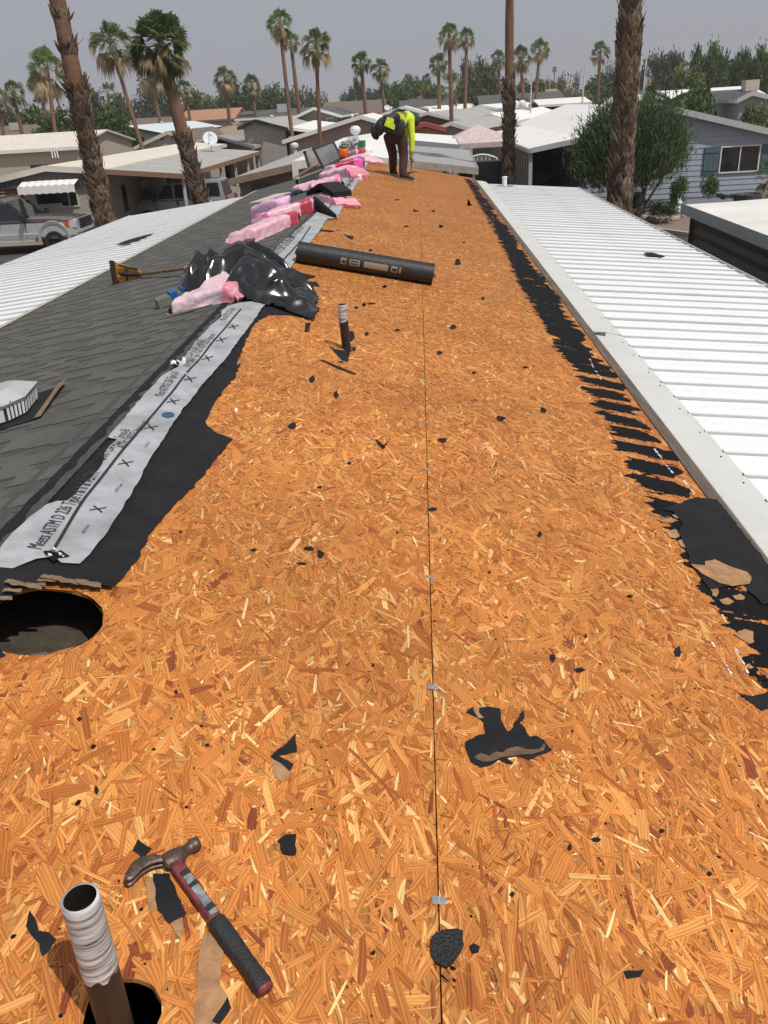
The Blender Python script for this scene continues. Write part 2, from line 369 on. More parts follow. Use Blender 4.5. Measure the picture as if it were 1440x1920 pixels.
# ================================================================== what lies on the roof deck
from mathutils.geometry import delaunay_2d_cdt
def rp(px, py):
    p = D(px, py)
    return p if p[0] >= XR else DL(px, py)
def jag(pts, amp, step, seed=0):
    """closed outline with ragged edges"""
    r = random.Random(seed); out = []
    for i in range(len(pts)):
        a = Vector(pts[i]); b = Vector(pts[(i+1) % len(pts)]); L = (b-a).length; k = max(1, int(L/step))
        n = Vector((-(b-a).y, (b-a).x)).normalized() if L > 1e-9 else Vector((0, 0))
        for j in range(k):
            w = r.uniform(-amp, amp) if j else r.uniform(-amp, amp)*.4
            out.append(a.lerp(b, j/k) + n*w)
    return out
def inside(P, x, y):
    c = False; n = len(P); j = n-1
    for i in range(n):
        if (P[i][1] > y) != (P[j][1] > y) and x < (P[j][0]-P[i][0])*(y-P[i][1])/(P[j][1]-P[i][1]+1e-12)+P[i][0]: c = not c
        j = i
    return c
def sheet(name, outline, mat, parent, hfun, grid=None, thick=.0012, surf=zroof, smooth=True, n=None):
    """a torn sheet lying on the roof: plan outline (x, y), lifted by hfun(x, y)"""
    pts = [Vector((p[0], p[1])) for p in outline]; nb = len(pts)
    allp = list(pts)
    if grid:
        xs = [p.x for p in pts]; ys = [p.y for p in pts]; y = min(ys)+grid*.5; row = 0
        while y < max(ys):
            x = min(xs)+grid*(.5 if row % 2 else .25)
            while x < max(xs):
                if inside(pts, x, y) and min((Vector((x, y))-q).length for q in pts[::2]) > grid*.45: allp.append(Vector((x, y)))
                x += grid
            y += grid*.87; row += 1
    vs, es, fs, *_ = delaunay_2d_cdt(allp, [(i, (i+1) % nb) for i in range(nb)], [list(range(nb))], 1, 1e-6)
    mb = MB(); k = len(vs)
    top = [(v.x, v.y, surf(v.x)+hfun(v.x, v.y)+thick) for v in vs]; bot = [(v.x, v.y, surf(v.x)+hfun(v.x, v.y)) for v in vs]
    F = []
    cnt = {}
    for f in fs:
        a, b, c = f[:3]; ar = (vs[b]-vs[a]).cross(vs[c]-vs[a]) if len(f) >= 3 else 0
        f = list(f) if ar > 0 else list(f)[::-1]; F.append(tuple(f))
        for i in range(len(f)): cnt[(f[i], f[(i+1) % len(f)])] = 1
    G = F+[tuple(k+i for i in f[::-1]) for f in F]
    for (a, b) in cnt:
        if (b, a) not in cnt: G.append((a, k+a, k+b, b))
    mb.add(top+bot, G)
    return mb.build(name, mat, parent, smooth=False)
def wr(x, y, s, a, seed=0): return a*(.5+.5*mnoise.noise(Vector((x*s, y*s, seed))))

# ---- shingles on the left slope: 0.143 m courses, laminated tabs
m_shingle = M('charcoal_shingle', (.125, .126, .120), .95, var=.30, scale=140, bump=.8, bscale=420, attr=True, spec=.25, detail=3)
ca, sa = math.cos(math.atan(MS)), math.sin(math.atan(MS)); EXPO = .143
def sh_pt(u, v, w): return Vector((-v*ca, u, -v*sa)) + NL*w
def shingle_mesh(seed):
    r = random.Random(seed); mb = MB(); L = .995
    def slab(u0, u1, v0, v1, w0, w1, t, col, ed):
        A = [sh_pt(u0, v0, w0), sh_pt(u1, v0, w0), sh_pt(u1, v1, w1), sh_pt(u0, v1, w1)]; n = NL*t
        mb.add([a+n for a in A], [(3, 2, 1, 0)], col)
        mb.add([A[2], A[3], A[3]+n, A[2]+n], [(0, 1, 2, 3)], ed); mb.add([A[1], A[2], A[2]+n, A[1]+n], [(0, 1, 2, 3)], ed); mb.add([A[3], A[0], A[0]+n, A[3]+n], [(0, 1, 2, 3)], ed)
    g = r.uniform(.74, .86); slab(0, L, -.03, EXPO+.012, .0012, .0050, .0022, (g, g, g*.98), (.45, .45, .45))
    u = r.uniform(0, .05)
    while u < L-.06:
        w = min(r.uniform(.10, .24), L-u-.002); b = r.uniform(.88, 1.14)
        t0 = r.choice((0, .008, .016)); slab(u, u+w, -.028, EXPO+.010, .0034, .0072, .0030, (b, b*r.uniform(.985, 1.01), b*r.uniform(.95, 1.0)), (.42, .41, .40))
        u += w + r.uniform(.05, .14)
    o = mb.build('shingle', m_shingle, None, cols=True); me = o.data; bpy.data.objects.remove(o); return me
SH = [shingle_mesh(100+i) for i in range(8)]
spots = []; nc = int((XR-XL)/ca/EXPO)+1
for c in range(nc):
    s = .05+c*EXPO; y = YB + (c*.37 % 1.0) - 1.0
    while y < YE-.02:
        if y+1 > YB: spots.append((s, y))
        y += 1.0
def show_size(s, y):
    p = Vector((XR-s*ca, y+.5, ZR-s*sa)); d = p-Vector(CAM); z = d.dot(Vector(_f))
    sx = abs(d.dot(Vector(_R))/max(z, .1)); sy = d.dot(Vector(_U))/max(z, .1)
    vis = z > .3 and sx < .52 and abs(sy) < .68
    return (0 if vis else 1, z)
spots.sort(key=lambda t: show_size(*t))
rest = MB()
for i, (s, y) in enumerate(spots):
    me = SH[random.randrange(8)]; y0 = max(y, YB-.0); loc = (XR-s*ca, y, ZR-s*sa)
    if i < 298 and y >= YB and y+1 <= YE+.05: inst('shingle', me, home, loc)
    else:
        b = len(rest.v)
        for v in me.vertices: rest.v.append((v.co.x+loc[0], min(max(v.co.y+loc[1], YB), YE), v.co.z+loc[2]))
        rest.c.extend([tuple(d.color) for d in me.color_attributes['col'].data])
        for p in me.polygons: rest.f.append(tuple(b+k for k in p.vertices)); rest.mi.append(0)
rest.build('shingle_field', m_shingle, home, kind='stuff', cols=True)
mb = MB()                                                     # boards under the shingles
mb.quad((XL, YB, zleft(XL)-.002), (XR, YB, ZR-.002), (XR, YE, ZR-.002), (XL, YE, zleft(XL)-.002)); mb.build('left_sheathing', m_felt, home)

# cream edge trim and eave of the left side
y = YB; k = 0
while y < YE-.1:
    b = min(y+3.05, YE); mb = MB()
    mb.slab([(XL-.085, y+.001, zleft(XL)-.012), (XL+.035, y+.001, zleft(XL)+.020), (XL+.035, b-.001, zleft(XL)+.020), (XL-.085, b-.001, zleft(XL)-.012)], (0, 0, 1), .003)
    mb.quad((XL-.085, y+.001, zleft(XL)-.12), (XL-.085, b-.001, zleft(XL)-.12), (XL-.085, b-.001, zleft(XL)-.011), (XL-.085, y+.001, zleft(XL)-.011))
    for j in range(9):
        yy = y+.2+j*.33
        if yy < b: mb.lathe([(.009, 0), (.007, .005), (0.0, .006)], (XL-.045, yy, zleft(XL)+.002), 6)
    mb.build('eave_trim', m_cream, home); y = b

# ---- ridge band of old dark felt, cracked
ol = [(XR-.11, YB)]+[(XR-.11+.02*mnoise.noise(Vector((y*.9, 3, 0))), y) for y in np.arange(YB+.1, YE, .2)]+[(XR-.10, YE), (XR+.06, YE)]+[(XR+.05, y) for y in np.arange(YE-.2, YB, -.3)]+[(XR+.06, YB)]
m_band = M('ridge_band', (.070, .070, .067), .95, var=.5, scale=30, streak=(6, 1, 6), bump=.7, bscale=120)
sheet('ridge_strip', ol, m_band, home, lambda x, y: .0085+wr(x, y, 9, .004), surf=lambda x: zroof(x))

# ---- black felt left along the ridge, torn away over the deck (left edge of the bare boards)
edge_px = [(212, 1112), (233, 1084), (257, 1053), (280, 1007), (296, 987), (319, 960), (350, 929), (385, 890), (420, 847), (437, 826), (412, 816), (389, 800), (385, 793), (397, 769), (420, 734), (443, 707), (451, 680), (443, 693), (451, 665), (459, 647), (474, 615), (481, 606), (504, 592), (540, 592), (580, 599), (575, 587), (599, 586), (599, 579), (571, 569), (556, 560), (554, 552), (567, 541), (577, 543), (592, 537), (599, 539), (594, 530), (571, 528), (586, 522), (592, 519), (566, 513), (548, 505), (556, 480), (575, 462), (590, 445)]
edge = [tuple(D(*p)[:2]) for p in edge_px]
yend = edge[-1][1]
top_ = [(XR-.02, edge[-1][1])]
hy = HOLE[1]
hole_side = [tuple(D(*p)[:2]) for p in [(0, 1136), (35, 1118), (75, 1105), (105, 1099), (150, 1104)]]
left_ = [(XR-.02, y) for y in np.arange(yend-.3, hole_side[0][1]+.05, -.35)]
ol = edge + top_ + left_ + hole_side
fe = jag(ol, .006, .03, 3)
sheet('felt_strip', fe, m_felt, home, lambda x, y: .0031+wr(x, y, 6, .004, 2)+.02*max(0, 1-abs(y-hole_side[2][1]-.02)/.09)*(x < -.7), grid=.09)
ol = [(XR-.02, HOLE[1]-.02), (XR-.02, -1.0), (-1.10, -1.0), (-1.17, HOLE[1]-.35), tuple(D(12, 1232)[:2]), tuple(D(-10, 1205)[:2])]
sheet('felt_strip', jag(ol, .006, .03, 5), m_felt, home, lambda x, y: .0031+wr(x, y, 7, .004, 9), grid=.1)
m_tornedge = M('torn_board_edge', (.19, .125, .075), .95, var=.3, scale=30)
# torn brown edge over the opening
r = random.Random(4)
for i, (px, py) in enumerate([(8, 1133), (28, 1121), (50, 1112), (72, 1105), (92, 1101), (116, 1102), (150, 1105), (168, 1107)]):
    p = D(px, py); w = r.uniform(.018, .055); e = r.uniform(-.006, .006); k_ = r.uniform(.005, .012)
    ol = jag([(p[0]-w, p[1]-k_+e), (p[0]+w, p[1]-k_-e), (p[0]+w*.8, p[1]+k_-e), (p[0]-w*.9, p[1]+k_+e)], .004, .010, i)
    sheet('torn_paper_edge', ol, m_tornedge, home, lambda x, y: .020+.004*(i % 3), surf=zdeck)

ol = jag([tuple(D(*p)[:2]) for p in [(-12, 1222), (15, 1213), (50, 1204), (78, 1199), (115, 1203), (158, 1209), (182, 1200), (196, 1215), (150, 1245), (60, 1255), (-12, 1245)]], .005, .012, 77)
sheet('taupe_sheet', ol, M('taupe_face', (.105, .085, .064), .95, var=.3, scale=30), home, lambda x, y: -.040+.02*max(0, HOLE[1]-y-.08), surf=zdeck)  # ragged taupe sheet just below the deck, at the opening's near rim
# ---- grey printed underlayment along the ridge (three lengths)
U1 = [(152, 1065), (171, 1047), (205, 1003), (249, 931), (280, 874), (311, 824), (342, 777), (380, 728), (422, 680), (433, 667), (462, 625), (490, 584), (498, 576), (478, 570), (452, 572), (427, 578), (416, 590), (416, 601), (395, 616), (372, 642), (340, 681), (334, 695), (307, 711), (280, 738), (249, 773), (225, 803), (204, 828), (222, 832), (205, 848), (198, 859), (194, 878), (172, 905), (152, 921), (146, 933), (128, 948), (110, 949), (89, 956), (58, 979), (36, 1000), (15, 1022), (0, 1045), (-40, 1082), (-60, 1105), (0, 1086), (39, 1069), (70, 1057), (93, 1053), (103, 1052), (117, 1063)]
U2 = [(521, 510), (537, 515), (560, 485), (597, 440), (621, 402), (600, 396), (583, 412), (560, 432), (541, 447), (525, 462), (509, 483)]
U3 = [(592, 398), (598, 414), (632, 412), (637, 402), (643, 390), (651, 377), (660, 362), (671, 343), (682, 322), (689, 309), (695, 298), (682, 296), (660, 308), (640, 340), (620, 372)]
def hump(x, y): return .0075 + wr(x, y, 3.2, .016, 5) + wr(x, y, 11, .004, 8)
for i, (u, e) in enumerate(((U1, .003), (U2, .004), (U3, .006))):
    ol = jag([tuple(rp(*p)[:2]) for p in u], e, .035, 20+i)
    o = sheet('printed_underlayment', ol, m_sheet, home, hump, grid=.07)
    if i == 0: UND = o
    if i == 1: UND2 = o
    if i == 2: UND3 = o
def on_sheet(x, y, h=.0): return Vector((x, y, zroof(x)+hump(x, y)+.0020+h))
def stripe(px, parent, w=.011):
    P = [Vector(rp(*p)[:2]) for p in px]; Q = []
    for a, b in zip(P[:-1], P[1:]):
        k = max(1, int((b-a).length/.06)); Q += [a.lerp(b, j/k) for j in range(k)]
    Q.append(P[-1]); mb = MB(); vs = []
    for i, q in enumerate(Q):
        t = (Q[min(i+1, len(Q)-1)]-Q[max(0, i-1)]).normalized(); n = Vector((-t.y, t.x))*w/2
        vs += [on_sheet(q.x+n.x, q.y+n.y, .0012), on_sheet(q.x-n.x, q.y-n.y, .0012)]
    mb.add(vs, [(2*i, 2*i+1, 2*i+3, 2*i+2) for i in range(len(Q)-1)]); mb.build('lap_line', m_print, parent)
stripe([(100, 1044), (160, 944), (230, 856), (300, 772), (350, 709)], UND); stripe([(352, 706), (388, 664), (453, 584)], UND)
stripe([(520, 505), (565, 455), (583, 428)], UND2, .014); stripe([(615, 395), (650, 355), (680, 310)], UND3, .016)
def lettering(txt, px, size, parent, up=(-1, 0), adv=None, squash=1.0):
    """printed words running from px toward the far end of the roof"""
    cu = bpy.data.curves.new('t', 'FONT'); cu.body = txt; cu.size = 1.0; cu.resolution_u = 2
    o = bpy.data.objects.new('t', cu); COL.objects.link(o); dg = bpy.context.evaluated_depsgraph_get(); dg.update()
    me = bpy.data.meshes.new_from_object(o.evaluated_get(dg)); bpy.data.objects.remove(o)
    a = rp(*px[0]); b = rp(*px[1]); t = Vector((b[0]-a[0], b[1]-a[1])); L = t.length; t.normalize(); n = Vector((-t.y, t.x))
    w = max(v.co.x for v in me.vertices); k = L/w if adv is None else adv
    bm = bmesh.new(); bm.from_mesh(me); bmesh.ops.subdivide_edges(bm, edges=[e for e in bm.edges if e.calc_length() > .4], cuts=1); bm.to_mesh(me); bm.free()
    for v in me.vertices:
        q = Vector((a[0], a[1]))+t*(v.co.x*k)+n*(v.co.y*size); v.co = on_sheet(q.x, q.y, .0022)
    me.materials.clear(); me.materials.append(m_print); me.name = 'lettering'
    ob = bpy.data.objects.new('lettering', me); COL.objects.link(ob); ob.parent = parent; ORG[ob] = Vector((0, 0, 0))
    ob['kind'] = 'stuff'
    return ob
lettering('Meets ASTM D 226 Type I & II & ASTM', [(80, 1041), (190, 895)], .062, UND)
lettering('CAN / CSA A220.1 Series-06', [(199, 873), (247, 815)], .056, UND)
lettering('ASTM D8257 Approved', [(236, 851), (282, 800)], .05, UND)
lettering('Meets ASTM D 226 Type I & II', [(306, 752), (338, 705)], .055, UND)
lettering('CAN / CSA A220.1 Series-06', [(352, 684), (384, 645)], .056, UND)
lettering('ASTM D4869 Type III & IV ASTM D8257 Approved', [(356, 696), (406, 634)], .05, UND)
lettering('Meets ASTM D 226 Type I', [(423, 608), (443, 584)], .052, UND)
for q in [((196, 968), (200, 962)), ((246, 882), (251, 876)), ((293, 814), (297, 809)), ((333, 764), (337, 759)), ((364, 722), (368, 717)), ((396, 681), (400, 676)), ((422, 648), (426, 643)), ((444, 621), (447, 617))]:
    lettering('X', [(q[0][0]-3, q[0][1]+3), (q[1][0]+2, q[1][1]-2)], .06, UND)
for q in [((221, 932), (233, 916)), ((277, 848), (284, 838)), ((160, 1010), (172, 994))]:
    lettering('nail X here', [q[0], q[1]], .018, UND)
p = rp(317, 787); mb = MB()
mb.poly([on_sheet(p[0]+.026*math.cos(a), p[1]+.035*math.sin(a), .0022) for a in np.linspace(0, 2*math.pi, 17)[:-1]])
mb.build('print_mark', M('blue_print', (.02, .085, .17), .6, var=.2), UND)
for q in [((512, 482), (550, 446)), ((520, 487), (556, 448)), ((547, 452), (572, 430))]: lettering('ASTM D 226 Type I & II CAN', [q[0], q[1]], .07, UND2)
for q in [((640, 372), (668, 322)), ((646, 374), (673, 324))]: lettering('ASTM D 226 Type I & II CAN', [q[0], q[1]], .09, UND3)
# torn tufts of the sheet where it was nailed down
m_tuft = M('torn_sheet_white', (.62, .63, .64), .6, var=.2, scale=30)
for (px, py, s) in [(335, 690, .035), (106, 1055, .016)]:
    p = rp(px, py); mb = MB(); r = random.Random(px)
    for i in range(5):
        a = r.uniform(0, 6.28); l = s*r.uniform(.6, 1.3); d = Vector((math.cos(a)*.5-.3, math.sin(a)*.5, r.uniform(.4, 1.0))).normalized(); w = d.cross(Vector((0, 0, 1))).normalized()*s*.28
        b0 = on_sheet(p[0]+r.uniform(-.03, .03), p[1]+r.uniform(-.03, .03)); mid = b0+d*l*.6+w*.5
        mb.add([b0-w, b0+w, mid+w*.9, mid-w*.8, b0+d*l+w*.4+Vector((.01, 0, -.01)), b0+d*l-w*.3], [(0, 1, 2, 3), (3, 2, 4, 5)])
    mb.build('torn_tuft', m_tuft, UND)
p = rp(106, 1052); mb = MB(); mb.poly([on_sheet(p[0]+(.03+.015*math.sin(3*a))*math.cos(a), p[1]+(.028+.01*math.cos(5*a))*math.sin(a), .0025) for a in np.linspace(0, 2*math.pi, 15)[:-1]]); mb.build('tear_hole', m_felt_old, UND)
# curled-back end of the far length, showing its black underside
mb = MB(); A = rp(592, 398); B = rp(632, 412); N_ = 10; vs = []
a3 = Vector((A[0], A[1], zroof(A[0])+.01)); b3 = Vector((B[0], B[1], zroof(B[0])+.01))
for i in range(N_+1):
    an = math.pi*.95*i/N_; rad = .095
    for j in range(7):
        q = a3.lerp(b3, j/6); rr = rad*(1-.75*(j/6))
        vs.append(q+Vector((0, rr*math.sin(an)*-.9, rr*(1-math.cos(an)))))
mb.add(vs, [(i*7+j, i*7+j+1, (i+1)*7+j+1, (i+1)*7+j) for i in range(N_) for j in range(6)])
mb.build('curled_flap', m_felt, UND3, smooth=True)

# ---- what is left of the tar paper along the right eave: streaks and torn sheets
XLf = np.array([(1.92, .93), (2.24, .97), (2.48, .95), (2.79, .96), (3.19, .93), (3.53, .93), (4.16, .945), (4.99, .945), (6.01, .93), (7.92, .90), (11.1, .98), (15.6, 1.0), (19.5, 1.03), (21.5, 1.0)])
def tar_field(x, y):
    xl = np.interp(y, XLf[:, 0], XLf[:, 1]); xr = np.where(y < 4.6, 1.215, 1.225) + .022*np.sin(y*1.7)+.018*np.sin(y*5.1)
    return xl, xr
def tar_patch(y0, y1, cell):
    nx = int(.36/cell); ny = int((y1-y0)/cell)
    gx = .88+cell*np.arange(nx+1); gy = y0+cell*np.arange(ny+1); X, Y = np.meshgrid(gx, gy)
    cxm = (X[:-1, :-1]+cell/2); cym = Y[:-1, :-1]+cell/2
    # value noise streaked along the slope
    def vn(sx, sy, seed):
        g = np.random.default_rng(seed).random((400, 80)); fx = (cxm*sx) % 79; fy = (cym*sy) % 399
        ix = fx.astype(int); iy = fy.astype(int); tx = fx-ix; ty = fy-iy; tx = tx*tx*(3-2*tx); ty = ty*ty*(3-2*ty)
        ix1 = (ix+1) % 80; iy1 = (iy+1) % 400
        return g[iy, ix]*(1-tx)*(1-ty)+g[iy, ix1]*tx*(1-ty)+g[iy1, ix]*(1-tx)*ty+g[iy1, ix1]*tx*ty
    n = .5*vn(9, 55, 1)+.3*vn(35, 160, 2)+.2*vn(70, 300, 3)
    xl, xr = tar_field(cxm, cym)
    el = (cxm-xl+.02+.05*(vn(3, 44, 5)-.5)*1.3+.06*(vn(3, 9, 11)-.5))/.05; er = (xr-cxm+.07*(vn(6, 14, 6)-.5)*1.4)/.03
    per = np.where(cym < 5.6, .232, np.where(cym < 10.2, .26, .30)); ph = (cym+.14*(cxm-1)+.02*np.sin(cym*3)) / per
    st = .5+.5*np.cos(2*np.pi*ph)
    amp = np.where(cym < 3.3, .35, np.where(cym < 5.4, .66, np.where(cym < 10.2, .30, np.where(cym < 13.0, .04, .42))))
    cov = 1.15-amp*(1-st)**1.7*1.25+.10*vn(2.5, 4, 7)
    f = np.minimum(np.minimum(np.clip(el, 0, 1), np.clip(er, 0, 1))*1.0, 1)*cov - n*1.0
    keep = f > .14
    if y0 < 2.4: keep &= ~((cym < 2.12) & (cxm < 1.3))
    idx = np.flatnonzero(keep.ravel()); 
    jx = X+np.random.default_rng(9).uniform(-.42, .42, X.shape)*cell; jy = Y+np.random.default_rng(10).uniform(-.42, .42, X.shape)*cell
    hz = .0032
    z = ZS-MS*(jx-SEAM_X)
    co = np.stack([jx+ND.x*hz, jy, z+ND.z*hz], -1).reshape(-1, 3)
    r_ = idx//nx; c_ = idx % nx; a = r_*(nx+1)+c_; fa = np.stack([a, a+1, a+nx+2, a+nx+1], 1)
    used, inv = np.unique(fa.ravel(), return_inverse=True); co = co[used]; fa = inv.reshape(-1, 4)
    me = bpy.data.meshes.new('tar_paper_remains'); me.vertices.add(len(co)); me.vertices.foreach_set('co', co.astype(np.float32).ravel())
    me.loops.add(fa.size); me.loops.foreach_set('vertex_index', fa.astype(np.int32).ravel()); me.polygons.add(len(fa))
    me.polygons.foreach_set('loop_start', np.arange(0, fa.size, 4, dtype=np.int32)); me.polygons.foreach_set('loop_total', np.full(len(fa), 4, np.int32))
    me.materials.append(m_felt_old); me.update(calc_edges=True)
    o = bpy.data.objects.new('tar_paper_remains', me); COL.objects.link(o); o.parent = home; o['kind'] = 'stuff'
tar_patch(2.0, 6.0, .0055); tar_patch(6.0, 10.6, .010); tar_patch(10.6, 20.9, .016)
def dsheet(name, px, mat, h, seed, amp=.004, step=.02, parent=home, grid=None, hf=None):
    ol = jag([tuple(D(*p)[:2]) for p in px], amp, step, seed)
    return sheet(name, ol, mat, parent, hf or (lambda x, y: h), surf=zdeck, grid=grid)
big = [(1306, 935), (1345, 940), (1388, 995), (1440, 1062), (1480, 1115), (1490, 1215), (1440, 1135), (1428, 1136), (1412, 1120), (1390, 1098), (1356, 1103), (1330, 1108), (1306, 1075), (1295, 1060), (1290, 1040), (1270, 1000), (1280, 985), (1262, 962), (1240, 958)]
dsheet('felt_strip', big, m_felt, .0046, 31, hf=lambda x, y: .0046+wr(x, y, 8, .005, 3), grid=.07)
def shift(px, dx, dy, s=1.0):
    cx = sum(p[0] for p in px)/len(px); cy = sum(p[1] for p in px)/len(px); return [(cx+(p[0]-cx)*s+dx, cy+(p[1]-cy)*s+dy) for p in px]
for i, (px, py, w, h_) in enumerate([(1262, 1003, 15, 9), (1283, 1020, 12, 10), (1252, 978, 20, 5), (1275, 970, 16, 5), (1292, 983, 9, 7), (1300, 1045, 8, 5), (1340, 1112, 8, 10), (1362, 1130, 14, 7), (1385, 1122, 12, 6), (1395, 1105, 8, 6)]):
    dsheet('torn_paper_edge', [(px-w, py-h_*.4), (px+w*.2, py-h_), (px+w, py+h_*.1), (px+w*.3, py+h_), (px-w*.5, py+h_*.7)], m_kraft, .0052, 40+i, .004, .015)
# folded-over flap, brown side up
dsheet('folded_felt_flap', [(1294, 1062), (1322, 1065), (1321, 1057), (1340, 1054), (1370, 1068), (1400, 1078), (1408, 1088), (1404, 1100), (1386, 1102), (1372, 1104), (1350, 1098), (1322, 1084)], m_kraft, .014, 61, .003, .02, hf=lambda x, y: .010+.02*max(0, x-1.03))
dsheet('torn_paper_patch', [(1376, 1192), (1395, 1182), (1412, 1187), (1413, 1205), (1404, 1210), (1392, 1203)], m_kraft, .005, 62, .003, .015)
dsheet('felt_patch', [(1385, 1302), (1412, 1308), (1440, 1298), (1475, 1300), (1480, 1340), (1440, 1330), (1428, 1335), (1405, 1318)], m_felt, .004, 63, .004, .02)
for i, (px, py) in enumerate([(1410, 1262), (1424, 1275), (1436, 1284), (1400, 1240)]): dsheet('felt_patch', [(px-9, py-6), (px+8, py-9), (px+11, py+6), (px-4, py+8)], m_felt_old, .004, 70+i, .006, .012)
m_chip = M('white_paint_residue', (.72, .70, .64), .8, var=.2)
for i, (a, b) in enumerate([((1333, 1205), (1372, 1268)), ((1377, 1216), (1406, 1270)), ((1226, 842), (1240, 860)), ((1246, 870), (1262, 890)), ((1278, 898), (1300, 925)), ((1105, 672), (1112, 690)), ((1116, 695), (1128, 715)), ((1003, 505), (1022, 532))]):
    r = random.Random(i); mb = MB()
    for j in range(14):
        t = r.random(); p = D(a[0]+(b[0]-a[0])*t, a[1]+(b[1]-a[1])*t); s = r.uniform(.0012, .0065)
        mb.poly([deck_pt(p[0]+r.uniform(-.004, .004)+s*math.cos(q)*r.uniform(.5, 1.2), p[1]+1.8*s*math.sin(q), .0040) for q in np.linspace(0, 6.28, 7)[:-1]])
    mb.build('paint_residue', m_chip, home, kind='stuff')

# ---- white flashing strip along the right eave
y = YB; segs = []
r = random.Random(8)
while y < YE-.9:
    b = min(y+3.05, YE-.55); mb = MB()
    z0 = zdeck(XE)-.012; tw = r.uniform(-.006, .006)
    P = [(XE+.004, z0+.006), (XE+.012, z0+.010), (XE+.15, z0-.012), (XE+.235, z0-.035), (XE+.245, z0-.042)]
    n = 9
    vs = []
    for j in range(n+1):
        yy = y+.002+(b-y-.004)*j/n
        for k, (x, z) in enumerate(P): vs.append((x+(tw if k > 2 else 0)+.003*mnoise.noise(Vector((yy*1.2, k, 4))), yy, z+.004*mnoise.noise(Vector((yy*.8, k*.5, 1)))+(.002 if len(segs) % 2 else 0)))
    m = len(P); mb.add(vs, [(j*m+k, j*m+k+1, (j+1)*m+k+1, (j+1)*m+k) for j in range(n) for k in range(m-1)])
    fo = mb.build('eave_flashing', m_whiteflash, home, smooth=False); segs.append(fo)
    mb = MB()
    for j in range(8):
        yy = y+.15+j*.38+r.uniform(-.05, .05)
        if yy < b: mb.lathe([(.0055, 0), (.004, .0025), (0, .003)], (XE+.185, yy, z0-.0185), 7)
    mb.build('screws', m_felt_old, fo, kind='stuff'); y = b
mb = MB(); mb.box2((XE-.002, YB, zdeck(XE)-.14), (XE+.003, YE, zdeck(XE)-.012)); mb.build('drip_edge', m_grey_wood, home)
# ================================================================== white metal carport roofs either side
def pan_mesh(L, slope, sgn, width=.305, t=.0):
    """one interlocking roof pan running down the slope, rib at its near edge"""
    mb = MB(); w = width
    prof = [(.007, 0), (.007, .017), (0, .017), (0, .023), (.024, .024), (.030, .002), (.10, 0.0), (.150, .006), (.160, .006), (.168, 0.0), (w-.002, 0.0), (w+.007, 0)]
    vs = []
    for (y, z) in prof: vs.append((0, y, z))
    for (y, z) in prof: vs.append((sgn*L, y, z-slope*L))
    k = len(prof); mb.add(vs, [(i, i+1, k+i+1, k+i) if sgn < 0 else (i+1, i, k+i, k+i+1) for i in range(k-1)])
    mb.add([vs[k+i] for i in range(k)]+[(v[0], v[1], v[2]-.03) for v in vs[k:]], [(i, i+1, k+i+1, k+i) for i in range(k-1)])
    o = mb.build('roof_panel', m_white, None); me = o.data; bpy.data.objects.remove(o); return me
def carport(label, x0, z0, L, slope, sgn, y0, y1, xpost):
    root = thing('carport_roof', label, 'carport', (x0, (y0+y1)/2, 0)); me = pan_mesh(L, slope, sgn)
    o = ORG[root]; n = 0; y = y0
    r = random.Random(5)
    while y < y1-.02:
        inst('roof_panel', me, root, (x0-o.x+r.uniform(-.003, .003), y-o.y, z0-o.z+r.uniform(-.0015, .0015))); y += .305
    xe = x0+sgn*L; ze = z0-slope*L
    mb = MB(); mb.box2((xe-.004*sgn, y0, ze-.10), (xe+.05*sgn, y, ze-.012)); mb.box2((xe+.05*sgn, y0, ze-.10), (xe+.055*sgn, y, ze+.018)); mb.build('gutter', m_whiteflash, root)
    mb = MB(); mb.box2((xpost-.04, y0+.1, ze-.20), (xpost+.04, y-.1, ze-.075)); mb.build('beam', m_whiteflash, root)
    yy = y0+.4
    while yy < y: 
        mb = MB(); mb.box2((xpost-.04, yy-.04, 0), (xpost+.04, yy+.04, ze-.20)); mb.build('post', m_whiteflash, root); yy += 3.3
    return root
cpR = carport('white ribbed metal carport roof along the right eave of the stripped home', XE+.225, 2.765, 2.03, .09, 1, -2.0, 20.55, 3.3)
cpL = carport('white ribbed metal carport roof below the grey shingled slope on the left', XL-.07, 2.795, 2.72, .105, -1, -1.0, 20.3, -6.4)
# ground
m_asphalt = M('asphalt', (.055, .054, .053), .95, var=.25, scale=2, bump=.3, bscale=80)
m_earth = M('desert_ground', (.24, .19, .145), 1.0, var=.25, scale=.4, bump=.3, bscale=20)
mb = MB(); mb.quad((-900, -60, 0), (900, -60, 0), (900, 1400, 0), (-900, 1400, 0)); g = mb.build('ground', m_earth); g['kind'] = 'structure'
def road(name, x0, y0, x1, y1, mat, z=.004):
    mb = MB(); mb.quad((x0, y0, z), (x1, y0, z), (x1, y1, z), (x0, y1, z)); o = mb.build(name, mat); o['kind'] = 'structure'; return o
road('driveway', 1.6, -10, 8.9, 35.2, m_asphalt)
m_drive = M('old_driveway', (.10, .092, .085), .95, var=.3, scale=1.5)
road('driveway', -30, 27.0, -6.0, 36.2, m_asphalt)
